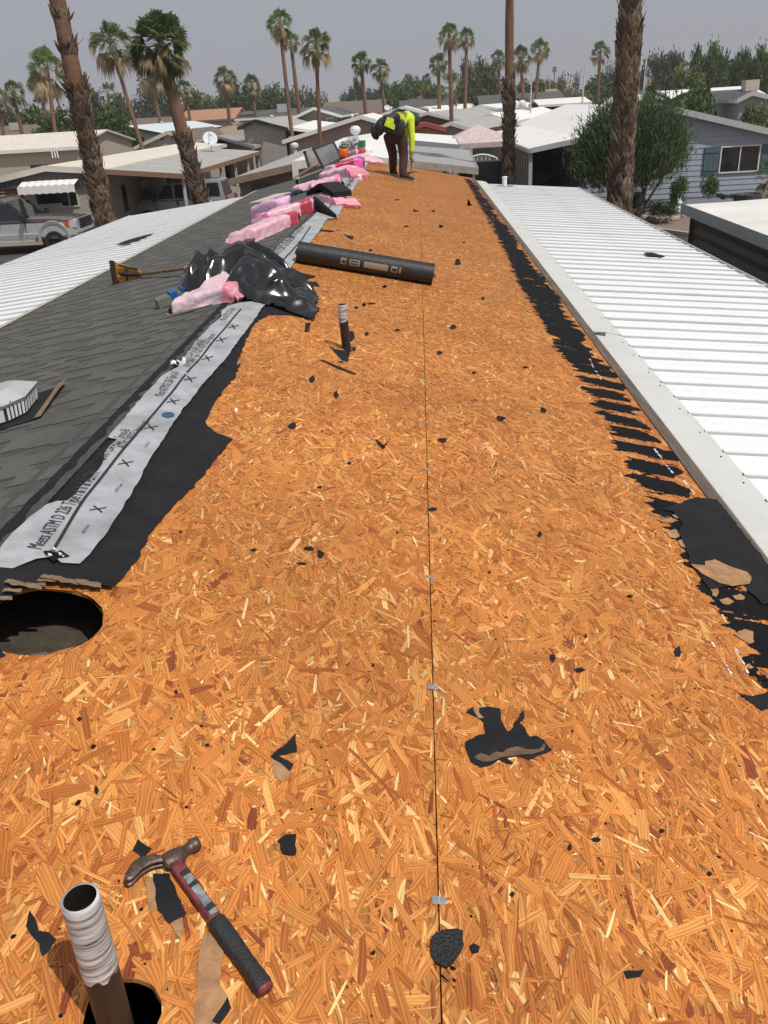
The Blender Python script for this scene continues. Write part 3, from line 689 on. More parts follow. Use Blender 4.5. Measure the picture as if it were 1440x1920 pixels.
# ================================================================== the mobile-home park around
def paint(name, col, rough=.75, **k): return M(name, col, rough, **k)
m_cream_roof = paint('cream_coated_roof', (.62, .575, .50), .8, var=.10, scale=1.2, bump=.15, bscale=6)
m_white_roof = paint('white_coated_roof', (.70, .695, .68), .75, var=.08, scale=1.0, bump=.1, bscale=5)
m_pale_blue_roof = paint('pale_metal_roof', (.58, .63, .66), .6, var=.08, scale=1)
m_grey_roof = paint('grey_metal_roof', (.30, .305, .30), .6, var=.14, scale=.7, streak=(.4, 5, 1))
m_grey_roof2 = paint('weathered_metal_roof', (.35, .345, .33), .6, var=.22, scale=1.0, streak=(.3, 4, 1))
m_tan_shingle = paint('tan_shingle_roof', (.27, .20, .145), .95, var=.2, scale=3)
m_dark_shingle = paint('dark_shingle_roof', (.085, .085, .088), .95, var=.25, scale=2)
m_brown_shingle = paint('brown_shingle_roof', (.15, .115, .092), .95, var=.2, scale=2)
m_terracotta = paint('terracotta_roof', (.36, .19, .115), .9, var=.2, scale=2)
m_beige = paint('beige_siding', (.40, .36, .30), var=.08)
m_greybeige = paint('grey_block_wall', (.33, .315, .29), var=.1, scale=2)
m_olive = paint('olive_siding', (.21, .20, .165), var=.08)
m_bluegrey = paint('blue_grey_siding', (.325, .365, .44), .65, var=.05)
m_pinkbrown = paint('pink_brown_siding', (.34, .24, .21), var=.08)
m_grey_wall = paint('grey_siding', (.27, .27, .275), var=.08)
m_charcoal = paint('charcoal_panel', (.055, .06, .064), .6, var=.12, scale=3)
m_brown_wall = paint('brown_wall', (.17, .125, .095), var=.12)
m_whitetrim = paint('white_trim', (.66, .66, .64), .5, var=.06)
m_browntrim = paint('copper_brown_trim', (.26, .145, .095), .5, var=.1)
m_blacktrim = paint('black_trim', (.02, .02, .02), .5)
m_greytrim = paint('grey_gutter', (.42, .43, .44), .45, var=.08)
m_glass = M('dark_window_glass', (.012, .014, .017), .08, var=.1, spec=.6)
m_redbrown = paint('red_brown_wall', (.14, .05, .045), var=.1)
m_redroof = paint('red_trim_roof', (.28, .055, .05), .7)
m_orangewood = paint('orange_stained_wood', (.36, .18, .055), .7, var=.25, scale=2, streak=(8, 8, .6))
m_post = paint('post_paint', (.45, .44, .42), .6, var=.2, scale=8)
m_porch = paint('porch_shade', (.02, .022, .024), .9)  # near-black colour standing in for the shade under open roofs
HOMES = 'mobile homes of the surrounding park'

def home_thing(label, x, y, rz=0.0, cat='house', name='mobile_home', group=HOMES):
    return thing(name, label, cat, (x, y, 0), group, rz)
def gable(root, w0, w1, L, zl, zp, zr, xp, wall, roof, trim, over=.35, t=.09, wins=(), skirt=True, gable_in=0.0, fascia=None, boards=None, vents=0, y0=0.0):
    """local frame: front gable in the plane y = 0, ridge along +y; eaves at x = w0, w1, ridge at xp"""
    a, b = w0+over*.9, w1-over*.9
    def zt(x): return zl+(zp-zl)*(x-w0)/(xp-w0) if x < xp else zr+(zp-zr)*(w1-x)/(w1-xp)
    mb = MB(); yf = y0+over; ye = L-over
    P = [(a, zt(a)-t), (xp, zp-t), (b, zt(b)-t)]
    mb.poly([(a, yf, 0), (b, yf, 0)]+[(x, yf, z) for x, z in P[::-1]]); mb.poly([(b, ye, 0), (a, ye, 0)]+[(x, ye, z) for x, z in P])
    mb.quad((a, ye, 0), (a, yf, 0), (a, yf, P[0][1]), (a, ye, P[0][1])); mb.quad((b, yf, 0), (b, ye, 0), (b, ye, P[2][1]), (b, yf, P[2][1]))
    mb.build('wall', wall, root, local=True)
    for (x0, z0, x1, z1) in ((w0, zl, xp, zp), (xp, zp, w1, zr)):
        mb = MB(); n = 10; m = 5; vs = []
        for j in range(n+1):
            for i in range(m+1):
                f = i/m; yy = y0+(L-y0)*j/n; vs.append((x0+(x1-x0)*f, yy, z0+(z1-z0)*f+.012*mnoise.noise(Vector((x0+f*3, yy*.5, z0*3)))))
        k = len(vs); vs += [(x, y, z-t) for x, y, z in vs]
        F = [(j*(m+1)+i, j*(m+1)+i+1, (j+1)*(m+1)+i+1, (j+1)*(m+1)+i) for j in range(n) for i in range(m)]
        mb.add(vs, F+[tuple(k+q for q in f[::-1]) for f in F]); mb.build('roof', roof, root, local=True)
        mb = MB(); mb.slab([(x0, y0-.03, z0-t-.12), (x1, y0-.03, z1-t-.12), (x1, y0-.03, z1+.02), (x0, y0-.03, z0+.02)], (0, 1, 0), .028); mb.build('fascia', fascia or trim, root, local=True)
    for xx, zz, sx in ((w0, zl, -1), (w1, zr, 1)):
        mb = MB(); mb.box2((xx-.002*sx, y0, zz-t-.10), (xx+.07*sx, L, zz-.01)); mb.build('gutter', trim, root, local=True)
    for (x0, z0, x1, z1) in wins: window(root, x0, z0, x1, z1, yf, trim)
    if boards:
        st, mt = boards; z = .45
        while z < zp-t-.15:
            xa, xb = a+.02, b-.02
            if z > P[0][1]: xa = max(xa, w0+(xp-w0)*(z+st+t-zl)/(zp-zl))
            if z > P[2][1]: xb = min(xb, w1-(w1-xp)*(z+st+t-zr)/(zp-zr))
            if xb-xa > .4:
                mb = MB(); mb.prism([(0, 0), (-.022, .004), (-.004, st-.004), (0, st-.004)], (xa, yf-.001, z), (0, 1, 0), (0, 0, 1), (1, 0, 0), xb-xa); mb.build('siding_board', mt, root, local=True)
            z += st
    r = random.Random(int(abs(w0*100)+L*7))
    for v in range(vents):
        x = xp+r.uniform(-.4, .4)*(w1-w0)*.5; y = r.uniform(.15, .7)*L; h = r.uniform(.18, .35); mb = MB()
        mb.lathe([(.06, -.1), (.06, h*.6), (.13, h*.62), (.15, h*.8), (.09, h), (0, h+.02)], (x, y, zt(x)), 10); mb.build('roof_vent', m_whitetrim, root, local=True)
def window(root, x0, z0, x1, z1, yf, trim, split=1, ny=-1, frame=.05):
    mb = MB(); f = frame
    for lo, hi in (((x0-f, z0-f), (x1+f, z0)), ((x0-f, z1), (x1+f, z1+f)), ((x0-f, z0), (x0, z1)), ((x1, z0), (x1+f, z1))):
        mb.box2((lo[0], yf-.045, lo[1]), (hi[0], yf+.01, hi[1]))
    for k in range(1, split+1):
        xx = x0+(x1-x0)*k/(split+1); mb.box2((xx-f*.4, yf-.04, z0), (xx+f*.4, yf+.008, z1))
    w = mb.build('window', trim, root, local=True)
    n = split+1
    for k in range(n):
        mb = MB(); xa = x0+(x1-x0)*k/n; xb = x0+(x1-x0)*(k+1)/n; mb.box2((xa+f*.3, yf-.018, z0), (xb-f*.3, yf+.004, z1)); mb.build('pane', m_glass, w, local=True)
    return w
def px_home(label, Y, eL, pk, eR, L, wall, roof, trim, rz=0, **k):
    """home whose front gable stands in the plane y = Y under three sight lines"""
    a, p = at_y(*eL, Y), at_y(*pk, Y); b = at_y(*eR, Y) if eR else None
    if b is None: b = np.array([2*p[0]-a[0], Y, a[2]])
    root = home_thing(label, p[0], Y)
    wins = k.pop('wins', ()); W = []
    for (x0, y0, x1, y1) in wins:
        q0, q1 = at_y(x0, y1, Y+.3), at_y(x1, y0, Y+.3); W.append((q0[0]-p[0], q0[2], q1[0]-p[0], q1[2]))
    gable(root, a[0]-p[0], b[0]-p[0], L, a[2], p[2], b[2], 0.0, wall, roof, trim, wins=W, **k)
    return root, a, p, b
def slab_roof(root, pts, mat, t=.07, name='carport_roof', trim=None, ribs=0):
    o = ORG[root]; mb = MB(); P = [Vector(p)-o for p in pts]
    mb.slab([p-Vector((0, 0, t)) for p in P], (0, 0, 1), t); r = mb.build(name, mat, root, local=True)
    if trim:
        for i in (0, 1):
            a, b = P[i], P[i+1]; d = (b-a).normalized(); n = Vector((d.y, -d.x, 0)); mb = MB()
            q = n*.03; mb.slab([a+Vector((0, 0, -.17)), b+Vector((0, 0, -.17)), b+Vector((0, 0, .025)), a+Vector((0, 0, .025))], n, .035); mb.build('fascia', trim, root, local=True)
    if ribs:
        mb = MB(); a, b, c, d = P
        for i in range(ribs):
            f = (i+.5)/ribs; p = d.lerp(c, f) if False else a.lerp(d, f); q = b.lerp(c, f); u = (q-p).normalized()
            w = (d-a).normalized()*.03; mb.add([p-w+Vector((0, 0, .002)), p+w+Vector((0, 0, .002)), q+w+Vector((0, 0, .002)), q-w+Vector((0, 0, .002)), p+Vector((0, 0, .03)), q+Vector((0, 0, .03))], [(0, 4, 5, 3), (4, 1, 2, 5), (0, 1, 4), (3, 5, 2)])
        mb.build('roof_ribs', mat, root, local=True, kind='stuff')
    return r
def posts(root, p0, p1, n, w=.09, mat=None, drop=.12):
    o = ORG[root]
    for i in range(n):
        p = Vector(p0).lerp(Vector(p1), i/(n-1) if n > 1 else 0)-o; mb = MB(); mb.box2((p.x-w/2, p.y-w/2, 0), (p.x+w/2, p.y+w/2, p.z-drop)); mb.build('post', mat or m_post, root, local=True)

# ---- left: long cream home with awning, dark gable band and carport ------------------------------
HA, a, p, b = px_home('cream roofed home with dark ribbed gable band, white scalloped awning, brown edged carport', 36.5, (-120, 362), (83, 311), (197, 317), 24, m_beige, m_cream_roof, m_cream_roof, over=.25,
    wins=[(118, 358, 143, 386)])
o = ORG[HA]; aw = a; yf = 36.5
q = at_y(0, 338, yf); q2 = at_y(196, 336, yf); mb = MB(); n = 44                      # ribbed dark band under the roof edge
xa, xb = a[0]+.1, b[0]-.05; prof = []
zt = lambda x: (a[2]+(p[2]-a[2])*(x-a[0])/(p[0]-a[0]) if x < p[0] else b[2]+(p[2]-b[2])*(b[0]-x)/(b[0]-p[0]))-.09
zlow = b[2]-.55; vs = []
for i in range(n*2+1):
    x = xa+(xb-xa)*i/(n*2); dy = .0 if i % 2 else -.03; vs += [(x-o.x, .10+dy, zlow), (x-o.x, .10+dy, zt(x))]
mb.add(vs, [(2*i, 2*i+2, 2*i+3, 2*i+1) for i in range(n*2)]); mb.build('gable_band', m_charcoal, HA, local=True)
c0 = at_y(345, 327, yf); c1 = at_z(495, 283, c0[2]); YC = c1[1]
b0 = np.array([b[0]-.1, yf, b[2]-.02]); b1 = np.array([b[0]-.1, YC, b[2]-.02])
c0 = np.array([c0[0], yf, c0[2]]); c1 = np.array([c0[0], YC, c0[2]])
slab_roof(HA, [b0, c0, c1, b1], m_grey_roof2, .06, trim=m_browntrim, ribs=15)
posts(HA, (c0[0]-.15, yf+.3, c0[2]), (c0[0]-.15, YC-.4, c0[2]), 6, .11)
W0 = at_y(42, 352, yf); W1 = at_y(148, 347, yf); zt_ = at_y(60, 338, yf)[2]; nb = 8; mb = MB(); vs = []      # awning
for i in range(nb*4+1):
    x = W0[0]+(W1[0]-W0[0])*i/(nb*4); s = .05*abs(math.sin(math.pi*i/4)); vs += [(x-o.x, .26, zt_+.0), (x-o.x, -.52, W0[2]+.04+s), (x-o.x, -.54, W0[2]-.26+s*.7)]
mb.add(vs, [(3*i+k, 3*i+3+k, 3*i+4+k, 3*i+1+k) for i in range(nb*4) for k in (0, 1)]); mb.build('window_awning', m_white_roof, HA, local=True)
def front_box(root, px0, py0, px1, py1, Y, mat, name, d=.06):
    o = ORG[root]; q0, q1 = at_y(px0, py1, Y), at_y(px1, py0, Y); mb = MB(); mb.box2((q0[0]-o.x, Y-o.y-d, q0[2]), (q1[0]-o.x, Y-o.y+.01, q1[2])); return mb.build(name, mat, root, local=True)
front_box(HA, 13, 342, 38, 400, yf+.25, paint('brick_red_panel', (.20, .085, .055), var=.15), 'door')
front_box(HA, 72, 362, 116, 382, yf+.25, m_glass, 'window')
m_blind = paint('yellow_blind', (.62, .52, .30))
for i in range(7): front_box(HA, -12, 341+i*6, 10, 344.6+i*6, yf+.24, m_blind, 'shutter_slat')
front_box(HA, -14, 340, 12, 384, yf+.26, m_blacktrim, 'shutter_frame')
# side wall windows under the carport
for (y0, y1, z0, z1) in ((2.2, 2.7, .9, 2.0), (5.0, 6.4, .9, 2.0), (9.5, 10.6, .9, 2.0)):
    mb = MB(); x = b[0]-.25*.9-o.x; mb.box2((x-.01, y0, z0), (x+.03, y1, z1)); mb.build('window', m_glass, HA, local=True)
# things on its roof: pipes, swamp cooler, dish
def roof_pipe(root, px, py, Y, h, r_=.05, cap=True):
    o = ORG[root]; q = Vector(at_y(px, py, Y))-o; mb = MB()
    mb.lathe([(r_, -.15), (r_, h*.7), (r_*1.9, h*.72), (r_*2.0, h*.9), (r_, h), (0, h)], q, 10); mb.build('roof_vent', m_whitetrim, root, local=True)
for (px, py) in ((98, 290), (103, 289), (108, 290)): roof_pipe(HA, px, py, 44, .35, .03)
def dish(label, px, py, Y, rad, az=2.6, zbase=None):
    q = Vector(at_y(px, py, Y)); r_ = thing('satellite_dish', label, 'satellite dish', (q.x, q.y, q.z-rad*1.6)); mb = MB(); n = 16; R3 = Matrix.Rotation(az, 3, 'Z') @ Matrix.Rotation(R(62), 3, 'X'); vs = []
    prof = [(0, -.12), (.35, -.10), (.7, -.05), (1.0, .02), (.97, .035), (.65, -.03), (.3, -.085), (0, -.10)]
    mb.lathe([(a_*rad, c_*rad*1.6) for a_, c_ in prof], (0, 0, rad*1.6), n, M=R3); mb.build('dish', m_grey_roof2 if rad < .3 else m_pale_blue_roof, r_, smooth=True, local=True)
    mb = MB(); mb.tube([(0, 0, -.1), (0, 0, rad*1.1), R3 @ Vector((0, 0, -.1*rad))+Vector((0, 0, rad*1.6))], .025, 6); mb.build('mast', m_steel, r_, local=True)
    mb = MB(); tip = Vector((0, 0, rad*1.6))+R3 @ Vector((0, 0, rad*.9)); mb.tube([Vector((0, 0, rad*1.6))+R3 @ Vector((0, rad*.95, 0)), tip], .015, 5); mb.box(tip, (.08, .08, .1)); mb.build('receiver_arm', m_steel, r_, local=True)
    return r_
dish('pale grey satellite dish on the cream roof above the brown edged carport', 394, 260, 52, .42, az=.35)
dish('small satellite dish on a mast behind the bending worker', 726, 202, 95, .30, az=.2)

# ---- straight behind our roof: white roofed home with brown lean-to and grey carport ---------------
HI, a, p, b = px_home('white roofed home behind the stripped roof, between a brown lean-to and grey carport', 27.0, (541, 306), (655, 287), (728, 298), 21, m_beige, m_white_roof, m_whitetrim, over=.2)
o = ORG[HI]
l0 = at_y(428, 337, 27); l1 = np.array([l0[0], 46, l0[2]]); i0 = np.array([a[0]+.1, 27, a[2]-.05]); i1 = np.array([a[0]+.1, 46, a[2]-.05])
slab_roof(HI, [l0, i0, i1, l1], m_grey_roof2, .08, name='lean_to_roof', trim=paint('brown_gutter', (.22, .16, .115), .6))
mb = MB(); mb.quad((l0[0]+.25-o.x, .4, 0), (i0[0]-o.x, .4, 0), (i0[0]-o.x, .4, i0[2]-.15), (l0[0]+.25-o.x, .4, l0[2]-.12)); mb.quad((l0[0]+.25-o.x, 18.5, 0), (l0[0]+.25-o.x, .4, 0), (l0[0]+.25-o.x, .4, l0[2]-.12), (l0[0]+.25-o.x, 18.5, l0[2]-.12)); mb.build('lean_to_wall', m_brown_wall, HI, local=True)
front_box(HI, 474, 346, 512, 362, 27.37, m_glass, 'window'); front_box(HI, 551, 301, 558, 345, 27.02, m_whitetrim, 'corner_post', .08)
front_box(HI, 561, 296, 690, 303, 27.17, m_beige, 'gable_trim', .03)
g0 = at_y(728, 298, 27); g1 = at_y(895, 316, 27); g2 = np.array([g1[0]+.3, 37, g1[2]+.05]); g3 = np.array([g0[0], 37, g0[2]])
slab_roof(HI, [g0, g1, g2, g3], m_grey_roof, .07, trim=paint('tan_gutter', (.36, .325, .27), .5))
h0 = g3+np.array([0, .3, .18]); h1 = g2+np.array([-.4, .3, .18]); slab_roof(HI, [h0, h1, h1+np.array([.2, 9.5, .05]), h0+np.array([0, 9.5, 0])], m_white_roof, .07, name='rear_carport_roof', trim=m_grey_wall)
posts(HI, (g1[0]-.1, 27.2, g1[2]), (g1[0]-.1, 36.6, g1[2]), 4, .08, m_whitetrim)
mb = MB(); mb.box2((g0[0]-o.x, 2.5, 0), (g1[0]-1.0-o.x, 2.6, 1.9)); mb.build('patio_shade_panel', m_porch, HI, local=True)  # dark panel added as the shade beneath the grey carport
mb = MB(); mb.lathe([(.10, -.3), (.10, .12), (.17, .16), (.22, .26), (.22, .34), (.15, .43), (0, .46)], Vector(at_y(667, 258, 38))-o, 14); mb.build('turbine_vent', m_whitetrim, HI, local=True)
mb = MB(); mb.lathe([(.10, -.4), (.10, .10), (.2, .12), (.21, .26), (.1, .34), (0, .35)], Vector(at_y(553, 281, 47))-o, 12); mb.build('roof_vent', m_whitetrim, HI, local=True)

# ---- the homes further back -------------------------------------------------------------------------
HH, a, p, b = px_home('pink brown lap sided double home with white roof edge behind the white roof', 55.0, (530, 263), (676, 216), (768, 243), 16, m_pinkbrown, m_white_roof, m_whitetrim, boards=(.30, m_pinkbrown), vents=2)
px_home('olive grey gabled home with white trim and one white framed window between two tall palms', 78.0, (545, 222), (588, 201), (640, 216), 22, m_olive, m_dark_shingle, m_whitetrim, wins=[(614.5, 222, 622.5, 234)], vents=1)
HF, a, p, b = px_home('pale grey block home with light roof and white side carport behind the brown lean-to', 62.0, (446, 238), (478, 224), (541, 240), 20, m_greybeige, m_grey_roof2, m_blacktrim, vents=1)
c = [at_y(541, 239, 62), at_y(612, 247, 62)]; slab_roof(HF, [c[0], c[1], np.array([c[1][0], 78, c[1][2]+.2]), np.array([c[0][0], 78, c[0][2]+.2])], m_white_roof, .08, trim=m_whitetrim); posts(HF, (c[1][0]-.2, 62.3, c[1][2]), (c[1][0]-.2, 77, c[1][2]), 4, .12)
HB, a, p, b = px_home('small beige gabled home with two little square windows behind the cream roof', 62.0, (250, 276), (313, 246), (365, 262), 14, m_beige, m_brown_shingle, m_cream, wins=[(301, 255, 308.5, 264), (322, 254, 329, 263)], over=.2)
px_home('grey home with black gable trim and pale blue roof behind the leaning palm', 82.0, (176, 259), (233, 236), (305, 250), 26, m_bluegrey, m_pale_blue_roof, m_blacktrim, wins=[(195, 260, 225, 270), (250, 258, 268, 269)], vents=2)
HE = home_thing('weathered grey ribbed patio roof left of the brown lean-to', *at_z(477, 274, 2.6)[:2], cat='patio roof', name='patio_roof', group=None)
A, B, C_, D_ = at_z(406, 255, 3.15), at_z(468, 243, 3.15), at_z(528, 257, 2.6), at_z(478, 274, 2.6)
slab_roof(HE, [A, D_, C_, B], m_grey_roof2, .08, name='roof', trim=m_greytrim, ribs=14); posts(HE, D_+np.array([-.2, .3, 0]), C_+np.array([-.2, -.3, 0]), 4, .12)
mb = MB(); oo = ORG[HE]; mb.quad((A[0]-oo.x+.5, A[1]-oo.y+.5, 0), (D_[0]-oo.x-.5, D_[1]-oo.y+2.5, 0), (D_[0]-oo.x-.5, D_[1]-oo.y+2.5, 2.5), (A[0]-oo.x+.5, A[1]-oo.y+.5, 3.0)); mb.build('wall', m_brown_wall, HE, local=True)

def side_home(label, x0, x1, y0, depth, zE, zP, wall, roof, trim, rz=0.0, hip=0.0, over=.4, name='house', ac=False, group=HOMES):
    """ridge along x; near eave at y0"""
    xc = (x0+x1)/2; w = (x1-x0)/2; root = home_thing(label, xc, y0, rz, name=name, group=group); yr = depth/2
    mb = MB(); mb.box2((-w+over, over, 0), (w-over, depth-over, zE)); mb.build('wall', wall, root, local=True)
    if not hip:
        mb = MB(); mb.poly([(-w+over, over, zE), (-w+over, depth-over, zE), (-w+over, yr, zP-.1)]); mb.build('gable_wall', wall, root, local=True)
        mb = MB(); mb.poly([(w-over, depth-over, zE), (w-over, over, zE), (w-over, yr, zP-.1)]); mb.build('gable_wall', wall, root, local=True)
    h = hip
    mb = MB(); mb.slab([(-w, 0, zE-.1), (w, 0, zE-.1), (w-h, yr, zP-.1), (-w+h, yr, zP-.1)], (0, 0, 1), .1); mb.build('roof', roof, root, local=True)
    mb = MB(); mb.slab([(w, depth, zE-.1), (-w, depth, zE-.1), (-w+h, yr, zP-.1), (w-h, yr, zP-.1)], (0, 0, 1), .1); mb.build('roof', roof, root, local=True)
    if h:
        for s in (-1, 1): mb = MB(); mb.slab([(s*w, 0, zE-.1), (s*w, depth, zE-.1), (s*(w-h), yr, zP-.1)], (0, 0, 1), .1); mb.build('roof', roof, root, local=True)
    mb = MB(); mb.box2((-w, -.06, zE-.22), (w, -.003, zE+.0)); mb.build('gutter', trim, root, local=True)
    for k in (-.5, .35):
        mb = MB(); mb.box2((w*k-.6, over-.03, 1.0), (w*k+.6, over+.02, 2.1)); mb.build('window', m_glass, root, local=True)
    if ac:
        mb = MB(); mb.box((w*.2, yr*.5, zE+(zP-zE)*.5+.45), (1.1, 1.0, .9)); mb.build('rooftop_cooler', m_greytrim, root, local=True)
    return root
def px_side(label, Y, pL, pR, zP_px, depth, *mats, **k):
    a, b = at_y(*pL, Y), at_y(*pR, Y); zE = (a[2]+b[2])/2; zP = at_y(*zP_px, Y+depth/2)[2]
    return side_home(label, a[0], b[0], Y, depth, zE, zP, *mats, **k)
px_side('tan shingled hip roofed house left of the grey patio roof', 72, (350, 259), (486, 250), (410, 232), 12, m_beige, m_tan_shingle, m_cream, hip=3.5, name='house')
px_side('terracotta roofed house between the leaning palms', 118, (330, 229), (440, 221), (390, 205), 12, m_beige, m_terracotta, m_brown_wall, name='house')
px_side('long brown roofed house with white gable far behind the left palms', 130, (225, 238), (352, 232), (290, 220), 14, m_beige, m_brown_shingle, m_whitetrim, name='house')
px_side('cream flat roofed home with round roof vent left behind the ribbed gable band', 62, (-110, 293), (146, 270), (40, 252), 13, m_beige, m_cream_roof, m_white_roof, over=.3)
px_side('flat grey roofed home with rooftop cooler at the far left', 112, (-90, 262), (76, 251), (10, 236), 14, m_beige, m_brown_shingle, m_greytrim, ac=True)
px_side('dark shingled home with rooftop cooler behind the twin tall palms', 105, (440, 224), (580, 214), (500, 206), 12, m_greybeige, m_dark_shingle, m_whitetrim, ac=True)
px_side('wide brown roofed building with chimney behind the olive home', 120, (600, 215), (722, 209), (650, 190), 14, m_beige, m_brown_shingle, m_terracotta, name='house')
px_side('brown roofed house at the foot of the tree line behind the worker', 150, (715, 204), (800, 199), (760, 186), 12, m_beige, m_brown_shingle, m_beige, name='house')
px_side('dark grey shingled home left of the feathery green trees', 112, (748, 205), (845, 199), (800, 186), 12, m_greybeige, m_dark_shingle, m_whitetrim)
px_side('dark grey roofed home behind the near right palm', 112, (900, 198), (1010, 190), (955, 176), 12, m_greybeige, m_dark_shingle, m_whitetrim)
px_side('dark roofed bungalow under the pale gable behind the palms on the right', 125, (975, 189), (1062, 184), (1020, 172), 12, m_greybeige, m_dark_shingle, m_whitetrim)
px_side('small white roofed bungalow behind the worker', 84, (805, 214), (842, 212), (820, 203), 9, m_greybeige, m_white_roof, m_whitetrim, name='house')
# white carports behind the worker
HQ = home_thing('pale gabled home with small roof dish behind the worker', *at_y(755, 200, 78)[:2]); q0 = ORG[HQ]
a, p, b = at_y(690, 222, 78), at_y(757, 199, 78), at_y(838, 222, 78); gable(HQ, a[0]-q0.x, b[0]-q0.x, 22, a[2], p[2], b[2], p[0]-q0.x, m_bluegrey, m_white_roof, m_whitetrim, vents=2)
# orange shed with red trim
SH_ = thing('garden_shed', 'orange wooden shed with dark red roof and small gable vent, right of the worker', 'shed', tuple(at_y(797, 262, 54)[:2])+(0,)); oo = ORG[SH_]
a, p, b = at_y(758, 241, 54), at_y(797, 230, 54), at_y(835, 240, 54)
gable(SH_, a[0]-oo.x, b[0]-oo.x, 4, a[2], p[2], b[2], p[0]-oo.x, m_orangewood, m_redroof, m_redroof, over=.15)
for i in range(9):
    x = a[0]-oo.x+.35+i*(b[0]-a[0]-.6)/8; mb = MB(); mb.box2((x-.02, .115, 0), (x+.02, .145, a[2]-.12)); mb.build('batten', m_orangewood, SH_, local=True)
front_box(SH_, 793, 235.5, 801, 240, 54.15, m_blacktrim, 'gable_vent')

# ---- right: homes set at an angle to ours ------------------------------------------------------------
def skew_home(label, corner, rz, W, L, zE, zP, wall, roof, trim, **k):
    """corner = right front eave corner (world x, y)"""
    root = home_thing(label, corner[0], corner[1], rz); gable(root, -W, 0, L, zE, zP, zE, -W/2, wall, roof, trim, **k); return root
sk = R(-17)
K1 = skew_home('grey walled home with pale ribbed roof and dark window behind the pink gazebo', at_z(883, 240, 3.0)[:2], sk, 2.6, 19, 3.0, 3.4, m_grey_wall, m_grey_roof2, m_whitetrim, over=.15)
mb = MB(); mb.box2((-.2, 1.0, .9), (-.1, 6.5, 2.4)); mb.build('window', m_glass, K1, local=True)
skew_home('red brown walled home with grey roof left of the near right palm', at_z(870, 227, 3.1)[:2], sk, 6.0, 26, 3.1, 3.9, m_redbrown, m_grey_roof2, m_whitetrim, over=.2, vents=1)
skew_home('beige home with white coated roof and row of white vent pipes', at_z(845, 214, 3.3)[:2], sk, 6.5, 30, 3.3, 4.2, m_beige, m_white_roof, m_whitetrim, over=.2, vents=4)
K4 = skew_home('blue grey sided home with white roof and turbine vents right of the near palm', at_z(962, 228, 2.95)[:2], sk, 3.6, 24, 2.95, 3.6, m_bluegrey, m_white_roof, m_whitetrim, over=.2)
skew_home('low home with maroon wall and white roof edge behind the blue grey home', at_z(962, 208, 3.4)[:2], sk, 6.5, 28, 3.4, 4.1, m_redbrown, m_white_roof, m_whitetrim, over=.2)
oo = ORG[K4]
for (y, x) in ((10.5, -1.9), (13.5, -1.9)):
    mb = MB(); mb.lathe([(.16, -.2), (.16, .2), (.30, .28), (.36, .45), (.34, .62), (.2, .74), (0, .78)], (x, y, 3.55), 14); mb.build('turbine_vent', m_whitetrim, K4, local=True)
mb = MB(); mb.tube([(-3.0, 9.5, 3.6), (-2.4, 12, 3.7), (-1.4, 14.5, 3.5)], .22, 10); mb.build('air_duct', m_steel, K4, local=True)
px_side('long low home with open carport and white roof behind the turbine vents', 96, (1010, 196), (1110, 192), (1050, 184), 9, m_porch, m_white_roof, m_whitetrim)  # walls coloured near-black as the shade inside the open carport
px_side('tan house with pale roof beyond the street lamp', 170, (1005, 178), (1055, 175), (1030, 167), 12, m_beige, m_tan_shingle, m_beige, name='house')

# blue-grey home on the right with shuttered window and open carport
YN = 36.5
HN, a, p, b = px_home('blue grey lap sided home with teal shutters, wide dark window and white carport', YN, (1090, 259), (1245, 196), (1500, 255), 24, m_bluegrey, m_white_roof, m_greytrim, boards=(.205, m_bluegrey), over=.3)
oo = ORG[HN]
q0, q1 = at_y(1349, 323, YN+.25), at_y(1425, 273, YN+.25); W = window(HN, q0[0]-oo.x, q0[2], q1[0]-oo.x, q1[2], .27, m_whitetrim, 1, frame=.05)
m_teal = paint('teal_shutter', (.06, .12, .145), .6, var=.12)
for xx in (q0[0]-oo.x-.40, q1[0]-oo.x+.40):
    mb = MB(); 
    for k in range(3): mb.box2((xx-.27+k*.18, .225, q0[2]-.05), (xx-.095+k*.18, .265, q1[2]+.05))
    for zz in (q0[2]+.12, q1[2]-.12): mb.box2((xx-.27, .205, zz-.05), (xx+.265, .2249, zz+.05))
    mb.build('shutter', m_teal, HN, local=True)
c0 = at_y(994, 279, YN); i0 = at_y(1110, 254, YN); ye = 57.0
slab_roof(HN, [c0, i0, np.array([i0[0], ye, i0[2]]), np.array([c0[0], ye, c0[2]])], m_white_roof, .07, trim=m_greytrim)
mb = MB(); mb.box2((c0[0]-oo.x-.07, .0, c0[2]-.16), (c0[0]-oo.x-.002, ye-YN, c0[2]-.01)); mb.build('gutter', m_greytrim, HN, local=True)
yy = .35; k = 0
while yy < ye-YN-.6:
    mb = MB(); mb.box2((c0[0]-oo.x+.02, yy+.03, .0), (c0[0]-oo.x+.05, yy+.87, c0[2]-.12)); mb.build('carport_screen_panel', m_charcoal, HN, local=True)
    mb = MB(); mb.box2((c0[0]-oo.x+.005, yy-.03, .0), (c0[0]-oo.x+.065, yy+.03, c0[2]-.12)); mb.build('post', m_greytrim, HN, local=True); yy += .9
mb = MB(); mb.box2((c0[0]-oo.x-.02, .12, 0), (c0[0]-oo.x+.12, .26, c0[2]-.12)); mb.build('post', m_greytrim, HN, local=True)
mb = MB(); mb.box2((c0[0]-oo.x+.1, 8.0, 0), (i0[0]-oo.x, 8.1, 2.4)); mb.build('carport_shade_panel', m_porch, HN, local=True)  # dark panel added as the shade deep in the open carport
